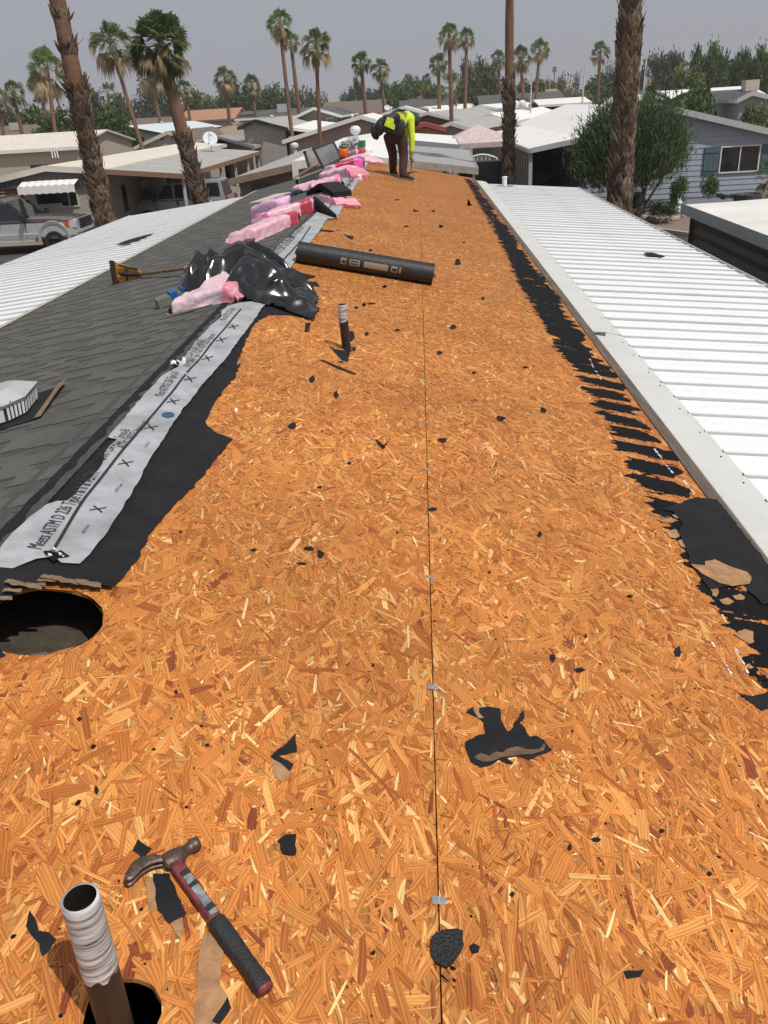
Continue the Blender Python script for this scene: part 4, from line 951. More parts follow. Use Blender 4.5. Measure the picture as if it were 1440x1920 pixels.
# right far homes
px_side('long white roofed home below the weeping trees at the right', 92, (1262, 186), (1440, 180), (1330, 165), 10, m_brown_shingle, m_white_roof, m_brown_wall)
HT = px_side('dark roofed tan home with metal awning and rooftop cooler at the far right', 66, (1318, 189), (1450, 186), (1390, 167), 10, m_beige, m_dark_shingle, m_greytrim, name='house')
q = ORG[HT]; pa = [at_y(1352, 184, 65.9), at_y(1402, 180, 65.9)]; pb = [at_y(1400, 190, 63.5), at_y(1370, 193, 63.5)]
slab_roof(HT, [pb[1], pb[0], pa[1], pa[0]], m_white, .05, name='awning', ribs=7)
mb = MB(); e = Vector(at_y(1407, 160, 70))-q; mb.box((e.x, e.y, e.z), (1.0, .9, .72)); mb.box((e.x, e.y, e.z-.42), (.8, .7, .12)); mb.build('rooftop_cooler', m_cream, HT, local=True)
px_home('slate gabled home at the right edge above the white roof line', 50.0, (1382, 186), (1412, 171), (1475, 186), 10, m_grey_wall, m_dark_shingle, m_greytrim, over=.3)
px_home('dark solar roofed gabled home left of the flag pole', 92.0, (1165, 188), (1232, 168), (1250, 178), 12, m_beige, m_dark_shingle, m_beige)
px_home('white roofed gabled home under the hanging flag', 76.0, (1182, 200), (1222, 176), (1262, 190), 14, m_greybeige, m_white_roof, m_whitetrim)

# ---- near right neighbour: brown corrugated screen wall under a white roof ----------------------------
ZN = 2.5; c0 = at_z(1280, 384, ZN); XN, YF = c0[0], c0[1]
NB = thing('carport', 'carport with patchy white roof above a dark brown corrugated wall, right edge', 'carport', (XN, YF-6, 0)); oo = ORG[NB]
m_bwall = paint('dark_brown_corrugated', (.075, .055, .048), .6, var=.15, scale=2)
m_patchy = paint('patchy_white_roof', (.66, .65, .62), .7, var=.12, scale=.9, bump=.05)
mb = MB(); n = 12; vs = []
for j in range(n+1):
    for i in range(7):
        x = i*.75; y = 6-14*j/n; vs.append((x, y, ZN+.03*i*.5+.012*mnoise.noise(Vector((x, y*.6, 2)))))
mb.add(vs, [(j*7+i, (j+1)*7+i, (j+1)*7+i+1, j*7+i+1) for j in range(n) for i in range(6)]); mb.build('roof', m_patchy, NB, local=True)
mb = MB(); k = 0; L = 14.0; N_ = 230; vs = []                       # corrugated eave edge
for i in range(N_+1):
    y = 6-L*i/N_; dx = .016 if i % 2 else -.016; vs += [(dx-.02, y, ZN+.03), (dx-.02, y, ZN-.16)]
mb.add(vs, [(2*i, 2*i+1, 2*i+3, 2*i+2) for i in range(N_)]); mb.build('corrugated_edge', m_greytrim, NB, local=True)
mb = MB(); vs = []; N_ = 44
for i in range(N_+1):
    z = .05+(ZN-.20)*i/N_; dx = .02*math.cos(i*math.pi/2); vs += [(.16+dx, 5.7, z), (.16+dx, -8, z)]
mb.add(vs, [(2*i, 2*i+2, 2*i+3, 2*i+1) for i in range(N_)]); mb.build('corrugated_wall', m_bwall, NB, local=True)
mb = MB(); mb.box2((.1, 5.72, 0), (4.5, 5.78, ZN-.1)); mb.build('end_wall', m_bwall, NB, local=True)
# ================================================================== palms, trees, shrubs
def leaf_mat(name, col, rough=.6, trans=.25):
    m = bpy.data.materials.new(name); m.use_nodes = True; nt = m.node_tree; N = nt.nodes; Lk = nt.links
    b = N['Principled BSDF']; b.inputs['Roughness'].default_value = rough; b.inputs['Specular IOR Level'].default_value = .3
    at = N.new('ShaderNodeAttribute'); at.attribute_name = 'col'
    oi = N.new('ShaderNodeObjectInfo'); mr = N.new('ShaderNodeMapRange'); mr.inputs[3].default_value = .82; mr.inputs[4].default_value = 1.18; Lk.new(oi.outputs['Random'], mr.inputs[0])
    a = N.new('ShaderNodeMix'); a.data_type = 'RGBA'; a.blend_type = 'MULTIPLY'; a.inputs[0].default_value = 1; a.inputs[6].default_value = (*col, 1); Lk.new(at.outputs['Color'], a.inputs[7])
    c = N.new('ShaderNodeMix'); c.data_type = 'RGBA'; c.blend_type = 'MULTIPLY'; c.inputs[0].default_value = 1; Lk.new(a.outputs[2], c.inputs[6]); Lk.new(mr.outputs[0], c.inputs[7])
    Lk.new(c.outputs[2], b.inputs['Base Color'])
    t = N.new('ShaderNodeBsdfTranslucent'); Lk.new(c.outputs[2], t.inputs['Color']); ms = N.new('ShaderNodeMixShader'); ms.inputs[0].default_value = trans
    Lk.new(b.outputs[0], ms.inputs[1]); Lk.new(t.outputs[0], ms.inputs[2]); Lk.new(ms.outputs[0], N['Material Output'].inputs['Surface'])
    return m
m_frond = leaf_mat('palm_frond', (1, 1, 1)); m_leaf = leaf_mat('tree_leaf', (1, 1, 1), .65, .2)
m_bark = M('tree_bark', (.10, .075, .055), .95, var=.35, scale=8, streak=(1, 1, .2), bump=.6)
m_palm_trunk = M('palm_trunk', (.145, .080, .050), .95, var=.3, scale=3, streak=(1, 1, 4), bump=.6, bscale=14)
m_palm_bare = M('palm_trunk_bare', (.165, .092, .056), .95, var=.3, scale=4, streak=(3, 3, .6), bump=.5, bscale=20)
m_boot = leaf_mat('palm_leaf_base', (1, 1, 1), .9, 0.0)
GREEN = [(.095, .145, .042), (.115, .165, .048), (.08, .125, .042), (.14, .175, .058)]
DRY = [(.26, .19, .105), (.21, .15, .08), (.30, .235, .14), (.17, .125, .07)]
def palm_crown(seed, nleaf=44, fingers=13, skirt=.35, droop=1.0):
    """unit crown: fan leaves about 1 m long overall radius ~1"""
    r = random.Random(seed); mb = MB(); ga = 2.399963
    for i in range(nleaf):
        f = i/nleaf; el = R(84) - R(138)*f**.95 + r.uniform(-.42, .42)
        az = i*ga+r.uniform(-.5, .5); dry = f > 1-skirt*.30 or (f > .5 and r.random() < skirt*.7)
        c = r.choice(DRY) if dry else r.choice(GREEN); s = r.uniform(.8, 1.2); c = tuple(k*s for k in c)
        d = Vector((math.cos(az)*math.cos(el), math.sin(az)*math.cos(el), math.sin(el)))
        side = d.cross(Vector((0, 0, 1)));  side = side.normalized() if side.length > .05 else Vector((math.cos(az+1.57), math.sin(az+1.57), 0))
        nrm = side.cross(d).normalized(); ro = r.gauss(0, .75); side, nrm = side*math.cos(ro)+nrm*math.sin(ro), nrm*math.cos(ro)-side*math.sin(ro); pl = r.uniform(.40, .66); p = d*pl - Vector((0, 0, .10*pl*droop))
        w = side*.012; mb.add([Vector((0, 0, 0))-w, w, p+w, p-w], [(0, 1, 2, 3)], tuple(k*.9 for k in c))
        fl = r.uniform(.40, .52); spread = R(150) if not dry else R(80)
        for k in range(fingers):
            a = -spread/2+spread*k/(fingers-1); L = fl*(1-.25*abs(a)/1.4)*r.uniform(.9, 1.08)
            fd = (d*math.cos(a)+side*math.sin(a)).normalized(); fw = fd.cross(nrm).normalized()*L*.058
            q1 = p+fd*L*.55-nrm*.02*abs(a); g = r.uniform(.12, .34)*droop*L*(1 if not dry else 2.0); q2 = p+fd*L*.85-Vector((0, 0, g*.5)); q3 = p+fd*L-Vector((0, 0, g*1.5))
            cc = tuple(x*r.uniform(.85, 1.15) for x in c); tip = tuple(.6*x+.4*y for x, y in zip(cc, DRY[2])) if not dry and r.random() < .5 else cc
            b = mb.add([p, q1+fw, q1-fw, q2+fw*.8, q2-fw*.8, q3], [], cc); mb.c[-1] = tip
            mb.f += [(b, b+1, b+2), (b+2, b+1, b+3, b+4), (b+4, b+3, b+5)]; mb.mi += [0, 0, 0]
    o = mb.build('crown', m_frond, None, cols=True); me = o.data; bpy.data.objects.remove(o); return me
CROWNS = [palm_crown(1, 58, 12, .40, 1.1), palm_crown(2, 60, 12, .30, .9), palm_crown(3, 56, 12, .55, 1.3), palm_crown(4, 30, 11, .15, .8)]
CROWN_BIG = palm_crown(9, 92, 17, .25, .8)
PALMS = 'fan palms standing among the homes'
def palm(label, Y, crown_px, width_px, base_px, rad=.17, kind=0, group=PALMS, mesh=None, bow=.0, trunkmat=None, parts=True, bare_top=None):
    c = Vector(at_y(*crown_px, Y)); zc = (Vector(c)-Vector(CAM)).dot(Vector(_f)); s = width_px/2*zc/FPX/.98
    b = at_y(*base_px, Y); t = (0-c.z)/(b[2]-c.z); base = Vector((c.x+(b[0]-c.x)*t, Y, 0)); 
    root = thing('palm_tree', label, 'palm tree', base, group)
    mb = MB(); top = c-base; pts = []; rs = []; n = 14; r = random.Random(int(crown_px[0]))
    bowv = Vector((r.uniform(-1, 1), r.uniform(-1, 1), 0))*bow
    for i in range(n+1):
        f = i/n; pts.append(top*f+bowv*math.sin(math.pi*f)+Vector((0, 0, 0))); rs.append(rad*(1.18-.35*f+.25*max(0, .12-f)/.12)*(1+.05*math.sin(i*2.1)))
    mb.tube(pts, rs, 9); mb.build('trunk', trunkmat or m_palm_bare, root, smooth=True, local=True)
    o = inst('crown', mesh or CROWNS[kind], root, tuple(top), (r.uniform(-.08, .08), r.uniform(-.08, .08), r.uniform(0, 6.28)), scale=(s, s, s*1.05))
    return root, pts, rs, base
# leaf bases (boots) that stay on the trunks of the near palms
def boot_mesh(seed):
    r = random.Random(seed); mb = MB(); L = 1.0; w = .36
    tint = [(.165, .115, .078), (.115, .078, .054), (.225, .17, .12), (.075, .05, .034)][seed % 4]
    for sgn in (-1, 1):                                            # split base: two prongs crossing
        pts = [(sgn*w*.55, 0, .00), (sgn*w*.48, .10, .35), (sgn*w*.26, .13, .72), (-sgn*w*(.05+.25*r.random()), .17+.08*r.random(), 1.0+.1*r.random())]
        ww = [.17, .15, .10, .05]; th = [.05, .05, .04, .02]; vs = []
        for (x, y, z), q, t in zip(pts, ww, th): vs += [(x-q, y, z), (x+q, y, z), (x+q*.8, y+t, z), (x-q*.8, y+t, z)]
        b = len(mb.v)
        for i in range(3):
            for k in range(4): mb.f.append((b+i*4+k, b+i*4+(k+1) % 4, b+(i+1)*4+(k+1) % 4, b+(i+1)*4+k)); mb.mi.append(0)
        mb.f.append((b+12, b+13, b+14, b+15)); mb.mi.append(0)
        mb.v += vs; mb.c += [tuple(x*r.uniform(.75, 1.2) for x in tint) for _ in vs]
    o = mb.build('leaf_base', m_boot, None, cols=True); me = o.data; bpy.data.objects.remove(o); return me
BOOTS = [boot_mesh(i) for i in range(8)]
def boots(root, pts, rs, f0, f1, n, size=.30, flare=.25, ring=None, seed=1):
    r = random.Random(seed); N_ = len(pts)-1
    for i in range(n):
        f = f0+(f1-f0)*(i+.5)/n; az = i*2.399963+r.uniform(-.25, .25); k = f*N_; j = min(int(k), N_-1); u = k-j
        p = pts[j].lerp(pts[j+1], u); rad = rs[j]*(1-u)+rs[j+1]*u; ax = (pts[j+1]-pts[j]).normalized()
        o = Vector((math.cos(az), math.sin(az), 0)); o = (o-ax*o.dot(ax)).normalized(); tl = r.uniform(.0, .16)+flare*r.random()**2
        up = (ax*math.cos(tl)+o*math.sin(tl)).normalized(); out = (o-up*o.dot(up)).normalized(); sd = out.cross(up)
        m = Matrix((sd, out, up)).transposed(); s = size*r.uniform(.75, 1.2)
        inst('leaf_base', BOOTS[r.randrange(8)], root, tuple(p+o*(rad*.86)-ax*size*.4), m.to_euler(), scale=(s*1.15, s, s))
# the four near palms
A_ = palm('thick leaning palm trunk with ragged old leaf bases, beside the left carport roof', 22.5, (15, -430), 240, (197, 415), .20, 1, group='near palms close to the carports', trunkmat=m_palm_trunk)
boots(A_[0], A_[1], A_[2], .17, .455, 210, .27, .20, seed=2); boots(A_[0], A_[1], A_[2], .45, .485, 30, .30, .9, seed=3); boots(A_[0], A_[1], A_[2], .535, .56, 22, .24, .8, seed=4); boots(A_[0], A_[1], A_[2], .60, .615, 14, .2, .8, seed=5)
B_ = palm('leaning palm with full green crown and ragged lower trunk by the brown edged carport', 31.0, (299, 82), 118, (380, 390), .235, 1, group='near palms close to the carports', mesh=CROWN_BIG, bow=.12)
boots(B_[0], B_[1], B_[2], .27, .60, 150, .30, .40, seed=6); boots(B_[0], B_[1], B_[2], .80, .82, 10, .22, .5, seed=7)
C_ = palm('palm trunk shaggy with dark leaf bases below and bare above, right of grey carport', 29.0, (957, -150), 150, (953, 345), .14, 1, group='near palms close to the carports')
boots(C_[0], C_[1], C_[2], .08, .56, 210, .27, .36, seed=8)
D_ = palm('stout palm trunk covered in criss-cross leaf bases, in front of the large feathery shrub', 26.5, (1192, -150), 170, (1160, 395), .30, 1, group='near palms close to the carports', trunkmat=m_palm_trunk)
boots(D_[0], D_[1], D_[2], .10, .82, 285, .36, .03, seed=9)
# palms further off: crown px, width, lowest visible trunk px, distance
FAR = [((25, 172), 46, (42, 255), 96, 2, 'short tan skirted palm at the far left edge'),
 ((-4, 182), 40, (6, 250), 104, 1, 'palm cut off by the left edge of the picture'),
 ((88, 128), 84, (104, 252), 70, 2, 'tall palm with long dry skirt left of the thick leaning trunk'),
 ((74, 160), 50, (90, 245), 92, 0, 'darker palm just behind the long skirted one at the left'),
 ((103, 172), 26, (115, 210), 150, 1, 'small far palm peeking beside the thick leaning trunk'),
 ((207, 82), 88, (262, 262), 61, 2, 'slender leaning palm with drooping crown left of the big green one'),
 ((202, 175), 42, (208, 222), 105, 3, 'low palm over the green bush behind the thick trunk'),
 ((279, 135), 58, (300, 226), 100, 2, 'palm in front of the big round dark tree'),
 ((346, 168), 36, (355, 216), 118, 1, 'small green palm right of the big leaning palm'),
 ((422, 145), 46, (431, 236), 98, 2, 'palm with brown skirt above the tan hip roof'),
 ((472, 158), 38, (480, 228), 106, 0, 'palm with short crown left of the dark solar roof'),
 ((524, 44), 56, (549, 268), 60, 0, 'tallest slender palm of the trio over the grey homes'),
 ((545, 78), 38, (566, 255), 84, 1, 'thin palm half hidden between the tallest palm and the skirted one'),
 ((592, 84), 66, (600, 262), 52, 2, 'tall palm with heavy brown skirt in front of the olive home'),
 ((677, 118), 42, (686, 214), 92, 1, 'left palm of the pair above the worker'),
 ((712, 128), 40, (721, 208), 104, 2, 'right palm of the pair above the worker'),
 ((822, 120), 40, (824, 224), 88, 1, 'mid height palm left of the taller pair right of the worker'),
 ((842, 66), 48, (848, 268), 70, 2, 'tall palm with slim trunk behind the orange shed'),
 ((875, 70), 36, (872, 200), 102, 0, 'tall palm just right of the slim one behind the orange shed'),
 ((846, 163), 58, (847, 205), 96, 3, 'bushy young palm at the foot of the slim tall palm'),
 ((800, 148), 20, (801, 175), 190, 1, 'tiny distant palm above the dark tree line'),
 ((765, 150), 22, (766, 180), 185, 1, 'round topped distant palm left of the tiny one'),
 ((790, 168), 34, (791, 200), 130, 2, 'pale skirted palm within the tree line right of the worker'),
 ((935, 110), 34, (936, 170), 120, 0, 'dark palm just left of the near right trunk'),
 ((923, 128), 14, (924, 165), 230, 1, 'very small distant palm beyond the feathery trees'),
 ((976, 108), 48, (982, 196), 102, 2, 'skirted palm just right of the near shaggy trunk'),
 ((1012, 92), 40, (1004, 196), 112, 0, 'darker taller palm beside the skirted one right of the near trunk'),
 ((1126, 96), 40, (1120, 192), 112, 2, 'palm between the street lamp and the stout trunk'),
 ((1040, 130), 10, (1039, 152), 320, 1, 'faint tiny palm in the distance left of the bare brown tree'),
 ((1272, 128), 22, (1275, 150), 210, 3, 'distant date palm between the weeping trees'),
 ((1288, 128), 24, (1290, 150), 205, 3, 'second distant date palm between the weeping trees')]
for (cp, w, bp, Y, kd, lb) in FAR: palm(lb, Y, cp, w, bp, max(.11, min(.2, .0022*Y)), kd)
FP = palm('low yellow green fan palm at the right edge by the shuttered window', 33.5, (1448, 330), 76, (1446, 375), .16, 3, group=None)

# ---- broad trees
def leaf_cloud(seed, lobes, n, size, cols, style='broad', rough=.5):
    """leaf faces scattered through overlapping uneven lobes; unit box about 1 x 1 x 1, base at z = 0"""
    g = np.random.default_rng(seed); L = np.array(lobes, float); wgt = L[:, 3]*L[:, 4]*L[:, 5]; pick = g.choice(len(L), n, p=wgt/wgt.sum())
    # clumps inside each lobe
    d = g.normal(size=(n, 3)); d /= np.linalg.norm(d, axis=1)[:, None]; rr = g.random(n)**.42
    nclump = max(20, n//28); cd = g.normal(size=(nclump, 3)); cd /= np.linalg.norm(cd, axis=1)[:, None]; cp = g.integers(0, len(L), nclump); cr = g.random(nclump)**.40
    cpos = L[cp, :3]+cd*cr[:, None]*L[cp, 3:6]; ci = g.integers(0, nclump, n); spread = .055 if style != 'willow' else .04
    P = np.where((g.random(n) < .8)[:, None], cpos[ci]+g.normal(size=(n, 3))*spread, L[pick, :3]+d*rr[:, None]*L[pick, 3:6])
    if style == 'willow': P[:, 2] -= np.abs(g.normal(size=n))*.10
    tone = g.uniform(.65, 1.35, nclump)[ci]*g.uniform(.8, 1.2, n); base = np.array(cols)[g.integers(0, len(cols), nclump)][ci]; C = base*tone[:, None]*1.6
    if style == 'broad': u = g.normal(size=(n, 3)); v = g.normal(size=(n, 3)); su, sv = size, size*.6
    elif style == 'willow': u = g.normal(size=(n, 3))*.45+np.array([0, 0, -1]); v = g.normal(size=(n, 3)); su, sv = size*1.25, size*.55
    else: u = g.normal(size=(n, 3))*.35+np.array([0, 0, 1])+(P-np.array([.0, 0, .2]))*np.array([.9, .9, 0]); v = g.normal(size=(n, 3)); su, sv = size*2.2, size*.26
    u /= np.linalg.norm(u, axis=1)[:, None]; v -= u*(u*v).sum(1)[:, None]; v /= np.linalg.norm(v, axis=1)[:, None]
    k = g.uniform(.6, 1.3, (n, 1)); a = u*su*k; b = v*sv*k
    V = np.stack([P-a, P+b*.9-a*.2, P+a, P-b*.9-a*.1], 1).reshape(-1, 3)
    me = bpy.data.meshes.new('crown'); me.vertices.add(n*4); me.vertices.foreach_set('co', V.astype(np.float32).ravel()); me.loops.add(n*4); me.loops.foreach_set('vertex_index', np.arange(n*4, dtype=np.int32))
    me.polygons.add(n); me.polygons.foreach_set('loop_start', np.arange(0, n*4, 4, dtype=np.int32)); me.polygons.foreach_set('loop_total', np.full(n, 4, np.int32))
    ca_ = me.color_attributes.new('col', 'FLOAT_COLOR', 'POINT'); cc = np.ones((n, 4, 4), np.float32); cc[:, :, :3] = C[:, None, :]; ca_.data.foreach_set('color', cc.ravel()); me.materials.append(m_leaf); me.update(calc_edges=True)
    return me
def lobes(seed, n, flat=1.0, tall=False):
    r = random.Random(seed); out = [(0, 0, .58, .34, .34, .30)]
    for i in range(n):
        a = r.uniform(0, 6.28); d = r.uniform(.12, .34); out.append((d*math.cos(a), d*math.sin(a), r.uniform(.35, .82), r.uniform(.12, .22), r.uniform(.12, .22), r.uniform(.10, .20)))
    return out
OLV = [(.060, .078, .028), (.072, .086, .030), (.048, .066, .026)]; DKG = [(.034, .050, .022), (.042, .058, .026), (.030, .044, .022)]; MIDG = [(.048, .075, .022), (.060, .090, .026), (.040, .065, .022)]
YEL = [(.105, .125, .032), (.09, .11, .03), (.075, .10, .03)]; GREY = [(.060, .070, .040), (.070, .078, .048), (.050, .062, .038)]; BRN = [(.13, .085, .045), (.10, .07, .04), (.15, .10, .06)]
CL = {'olive': leaf_cloud(1, lobes(1, 9), 4200, .034, OLV), 'dark': leaf_cloud(2, lobes(2, 10), 4600, .033, DKG), 'mid': leaf_cloud(3, lobes(3, 9), 4200, .034, MIDG), 'yellow': leaf_cloud(4, lobes(4, 9), 4200, .034, YEL),
 'willow': leaf_cloud(5, lobes(5, 12), 6500, .028, GREY, 'willow'), 'willowg': leaf_cloud(6, lobes(6, 12), 6500, .028, MIDG+YEL[2:], 'willow'), 'feather': leaf_cloud(7, lobes(7, 10), 5200, .026, OLV+GREY[:1], 'willow'),
 'brown': leaf_cloud(8, lobes(8, 9), 900, .022, BRN, 'willow'), 'wisp': leaf_cloud(10, lobes(10, 12), 1300, .026, GREY+OLV, 'willow'), 'round': leaf_cloud(9, [(0, 0, .55, .46, .46, .44)], 5200, .022, DKG+GREY[:1])}
def limb_mesh(seed):
    r = random.Random(seed); mb = MB(); mb.tube([(0, 0, 0), (.01, .01, .22), (-.01, .02, .45)], [.035, .028, .018], 6)
    for i in range(7):
        a = r.uniform(0, 6.28); z = r.uniform(.2, .42); d = r.uniform(.15, .33); mb.tube([(0, 0, z), (d*.5*math.cos(a), d*.5*math.sin(a), z+.14), (d*math.cos(a), d*math.sin(a), z+r.uniform(.22, .42))], [.016, .011, .004], 5)
    o = mb.build('trunk', m_bark, None); me = o.data; bpy.data.objects.remove(o); return me
LIMBS = [limb_mesh(i) for i in range(3)]
def tree(label, Y, cx, top, base, w, kind, group='trees beyond the homes', name='tree', cat='tree', z0=None):
    t = at_y(cx, top, Y); zc = (Vector(t)-Vector(CAM)).dot(Vector(_f)); W = w*zc/FPX; b = at_y(cx, base, Y); zb = 0.0 if z0 is None else z0
    root = thing(name, label, cat, (t[0], Y, zb), group); H = t[2]-zb; r = random.Random(int(cx*7+top))
    rz = r.uniform(0, 6.28); inst('trunk', LIMBS[r.randrange(3)], root, (0, 0, 0), (0, 0, rz), scale=(W*.8, W*.8, H*.9)); inst('crown', CL[kind], root, (0, 0, 0), (0, 0, rz), scale=(W*1.12, W*1.12, H*1.13)); return root
TR = [(18, 202, 240, 62, 128, 'olive', 'olive rounded tree at the far left edge'), (65, 199, 240, 68, 126, 'olive', 'olive tree right of the far left palm'),
 (110, 214, 252, 96, 84, 'mid', 'wide green bush behind the cream roof at left'), (205, 207, 250, 84, 76, 'mid', 'bright green bushy tree behind the thick leaning trunk'), (165, 178, 215, 56, 112, 'dark', 'dark tree beside the thick leaning trunk'),
 (285, 149, 214, 66, 140, 'round', 'big round dark tree behind the leaning palms'), (238, 186, 216, 52, 190, 'dark', 'small dusky tree between the two leaning palms'), (322, 190, 215, 40, 180, 'dark', 'low tree right of the round dark one'),
 (372, 170, 210, 70, 165, 'olive', 'olive tree right of the big leaning palm'), (405, 182, 208, 50, 190, 'dark', 'low dark tree left of the brown skirted palm'), (445, 164, 208, 84, 170, 'dark', 'dark green tree behind the brown skirted palm'),
 (492, 178, 208, 50, 180, 'mid', 'green tree left of the twin tall palms'), (522, 166, 210, 56, 160, 'mid', 'palm like green tree between the tall palms'), (560, 150, 212, 74, 150, 'wisp', 'wispy tall tree behind the tall palms'), (590, 156, 208, 52, 165, 'wisp', 'wispy grey green tree right of the tall palms'),
 (674, 154, 190, 18, 200, 'dark', 'narrow dark cypress left of the palm pair'), (652, 172, 190, 26, 260, 'dark', 'small far tree left of the narrow cypress'), (704, 165, 192, 40, 220, 'dark', 'dark low tree behind the palm pair'), (738, 164, 205, 62, 150, 'mid', 'leafy tree right of the palm pair'), (725, 180, 210, 50, 135, 'mid', 'dense green shrub tree above the worker'),
 (762, 152, 192, 56, 180, 'mid', 'green tree below the round topped palm'), (806, 158, 190, 46, 185, 'mid', 'green tree below the tiny distant palm'), (872, 122, 205, 74, 125, 'feather', 'tall feathery tree behind the twin tall palms on the right'), (910, 118, 205, 70, 128, 'feather', 'second tall feathery tree left of the near shaggy trunk'),
 (930, 150, 195, 40, 150, 'mid', 'lower green tree between the feathery tree and near trunk'), (1000, 150, 190, 62, 160, 'olive', 'grey green tree behind the skirted palms on the right'), (1046, 152, 180, 46, 200, 'yellow', 'yellow green tree left of the bare brown tree'), (985, 158, 188, 30, 180, 'dark', 'dark tree between the two right palms'),
 (1076, 124, 192, 62, 140, 'brown', 'sparse brown half bare tree left of the street lamp'), (1108, 150, 195, 50, 140, 'olive', 'olive tree behind the street lamp'), (1140, 138, 190, 80, 170, 'dark', 'broad dark tree right of the street lamp'), (1152, 104, 170, 44, 240, 'wisp', 'tall dusky gum tree left of the stout trunk'), (1100, 178, 205, 46, 118, 'yellow', 'low yellow green shrub at the foot of the street lamp'),
 (1250, 94, 166, 66, 150, 'willow', 'grey weeping tree left of the yellow green tree'), (1284, 133, 172, 62, 108, 'yellow', 'rounded yellow green tree above the long white roof'), (1212, 130, 168, 36, 200, 'dark', 'dark tree behind the flag pole'), (1336, 86, 172, 66, 118, 'willowg', 'tallest weeping green tree above the long white roof'),
 (1310, 130, 170, 40, 130, 'willow', 'grey weeping tree left of the tallest one'), (1378, 104, 170, 60, 124, 'willowg', 'weeping green tree in the middle of the right hand row'), (1428, 92, 172, 66, 110, 'willowg', 'bright weeping tree at the right edge'), (1365, 120, 168, 40, 140, 'willow', 'dusky weeping tree behind the right hand row'), (1462, 96, 172, 60, 116, 'willowg', 'weeping tree cut off by the right edge')]
for (cx, top, base, w, Y, kd, lb) in TR: tree(lb, Y, cx, top, base, w*1.12, kd)
# far hazy wood on the horizon
g_ = np.random.default_rng(77); nb = 420; far = []
me = CL['dark']; mb_v = []; 
src = np.empty(len(me.vertices)*3, np.float32); me.vertices.foreach_get('co', src); src = src.reshape(-1, 4, 3)[::6]
V = []
for i in range(nb):
    x = g_.uniform(-420, 420); y = g_.uniform(300, 420)+abs(x)*.1; s = g_.uniform(7, 13); h = g_.uniform(4.0, 7.5); V.append(src*np.array([s, s, h])+np.array([x, y, 0]))
V = np.concatenate(V).reshape(-1, 3).astype(np.float32); n = len(V)//4
me = bpy.data.meshes.new('far_wood'); me.vertices.add(n*4); me.vertices.foreach_set('co', V.ravel()); me.loops.add(n*4); me.loops.foreach_set('vertex_index', np.arange(n*4, dtype=np.int32)); me.polygons.add(n)
me.polygons.foreach_set('loop_start', np.arange(0, n*4, 4, dtype=np.int32)); me.polygons.foreach_set('loop_total', np.full(n, 4, np.int32))
ca_ = me.color_attributes.new('col', 'FLOAT_COLOR', 'POINT'); ca_.data.foreach_set('color', np.tile(np.array([.075, .088, .058, 1], np.float32), n*4)); me.materials.append(m_leaf); me.update(calc_edges=True)
o = bpy.data.objects.new('far_wood', me); COL.objects.link(o); o['kind'] = 'stuff'

# ---- garden in front of the blue grey home
def shrub(label, Y, cx, top, base, w, mesh, name='shrub', depth=None, group=None, stems=None):
    t = at_y(cx, top, Y); b = at_y(cx, base, Y); zc = (Vector(t)-Vector(CAM)).dot(Vector(_f)); W = w*zc/FPX; z0 = max(0, b[2]) if base else 0
    root = thing(name, label, 'shrub', (t[0], Y, z0), group); H = t[2]-z0
    inst('foliage', mesh, root, (0, 0, 0), (0, 0, .6), scale=(W, depth or W, H)); return root, W, H
bl = leaf_cloud(21, [(0, 0, .52, .46, .42, .40), (-.2, 0, .6, .24, .3, .36), (.22, .05, .62, .26, .3, .34), (0, -.2, .5, .3, .25, .33), (.3, 0, .45, .2, .25, .25), (-.33, 0, .42, .18, .22, .25)], 42000, .017, [(.040, .066, .026), (.052, .080, .030), (.032, .052, .022), (.062, .088, .036)], 'up')
bg_root, W, H = shrub('large feathery dark green shrub on bare crooked stems in front of the blue grey home', 33.5, 1192, 178, 372, 268, bl, 'large_shrub', depth=3.4)
x0, y0, z0 = bg_root.location
bg_root.location.z = 0
for ch in bg_root.children: ch.location.z = z0
sb = at_y(1190, 398, 33.0)
for i, (tx, ty) in enumerate([(1172, 335), (1182, 330), (1215, 330), (1240, 335), (1200, 325)]):
    e = Vector(at_y(tx, ty, 33.4))-bg_root.location; b0 = Vector((sb[0]-x0+(.25*(i-2)), -.3+.1*i, 0)); mid = b0.lerp(e, .5)+Vector((.12*(-1)**i, 0, -.1)); mb = MB()
    mb.tube([b0, mid, e, e+(e-mid)*.8], [.065, .05, .04, .02], 6); mb.build('stem', m_bark, bg_root, local=True)
sm1 = leaf_cloud(22, [(0, 0, .5, .42, .42, .44), (.1, 0, .75, .28, .28, .22), (-.2, 0, .6, .22, .25, .3)], 3600, .030, [(.05, .085, .026), (.065, .10, .03), (.04, .07, .024)])
sm2 = leaf_cloud(23, [(0, 0, .5, .46, .46, .42), (.2, 0, .55, .26, .26, .34)], 3600, .032, [(.055, .088, .030), (.045, .075, .026)])
shrub('rounded green shrub left of the shuttered window', 34.6, 1276, 328, 398, 44, sm1); shrub('rounded green shrub directly below the left shutter', 35.4, 1334, 322, 378, 40, sm2)
shrub('low spreading dark green shrub in the rock bed', 32.2, 1241, 374, 408, 56, leaf_cloud(24, [(0, 0, .45, .46, .46, .46)], 2600, .035, [(.022, .05, .022), (.03, .06, .025)]), depth=1.6)
shrub('small shrub hiding under the feathery shrub', 34.9, 1262, 372, 392, 24, sm2); shrub('dark clipped shrub between the round shrub and white roof', 35.6, 1362, 362, 376, 34, CL['dark'])
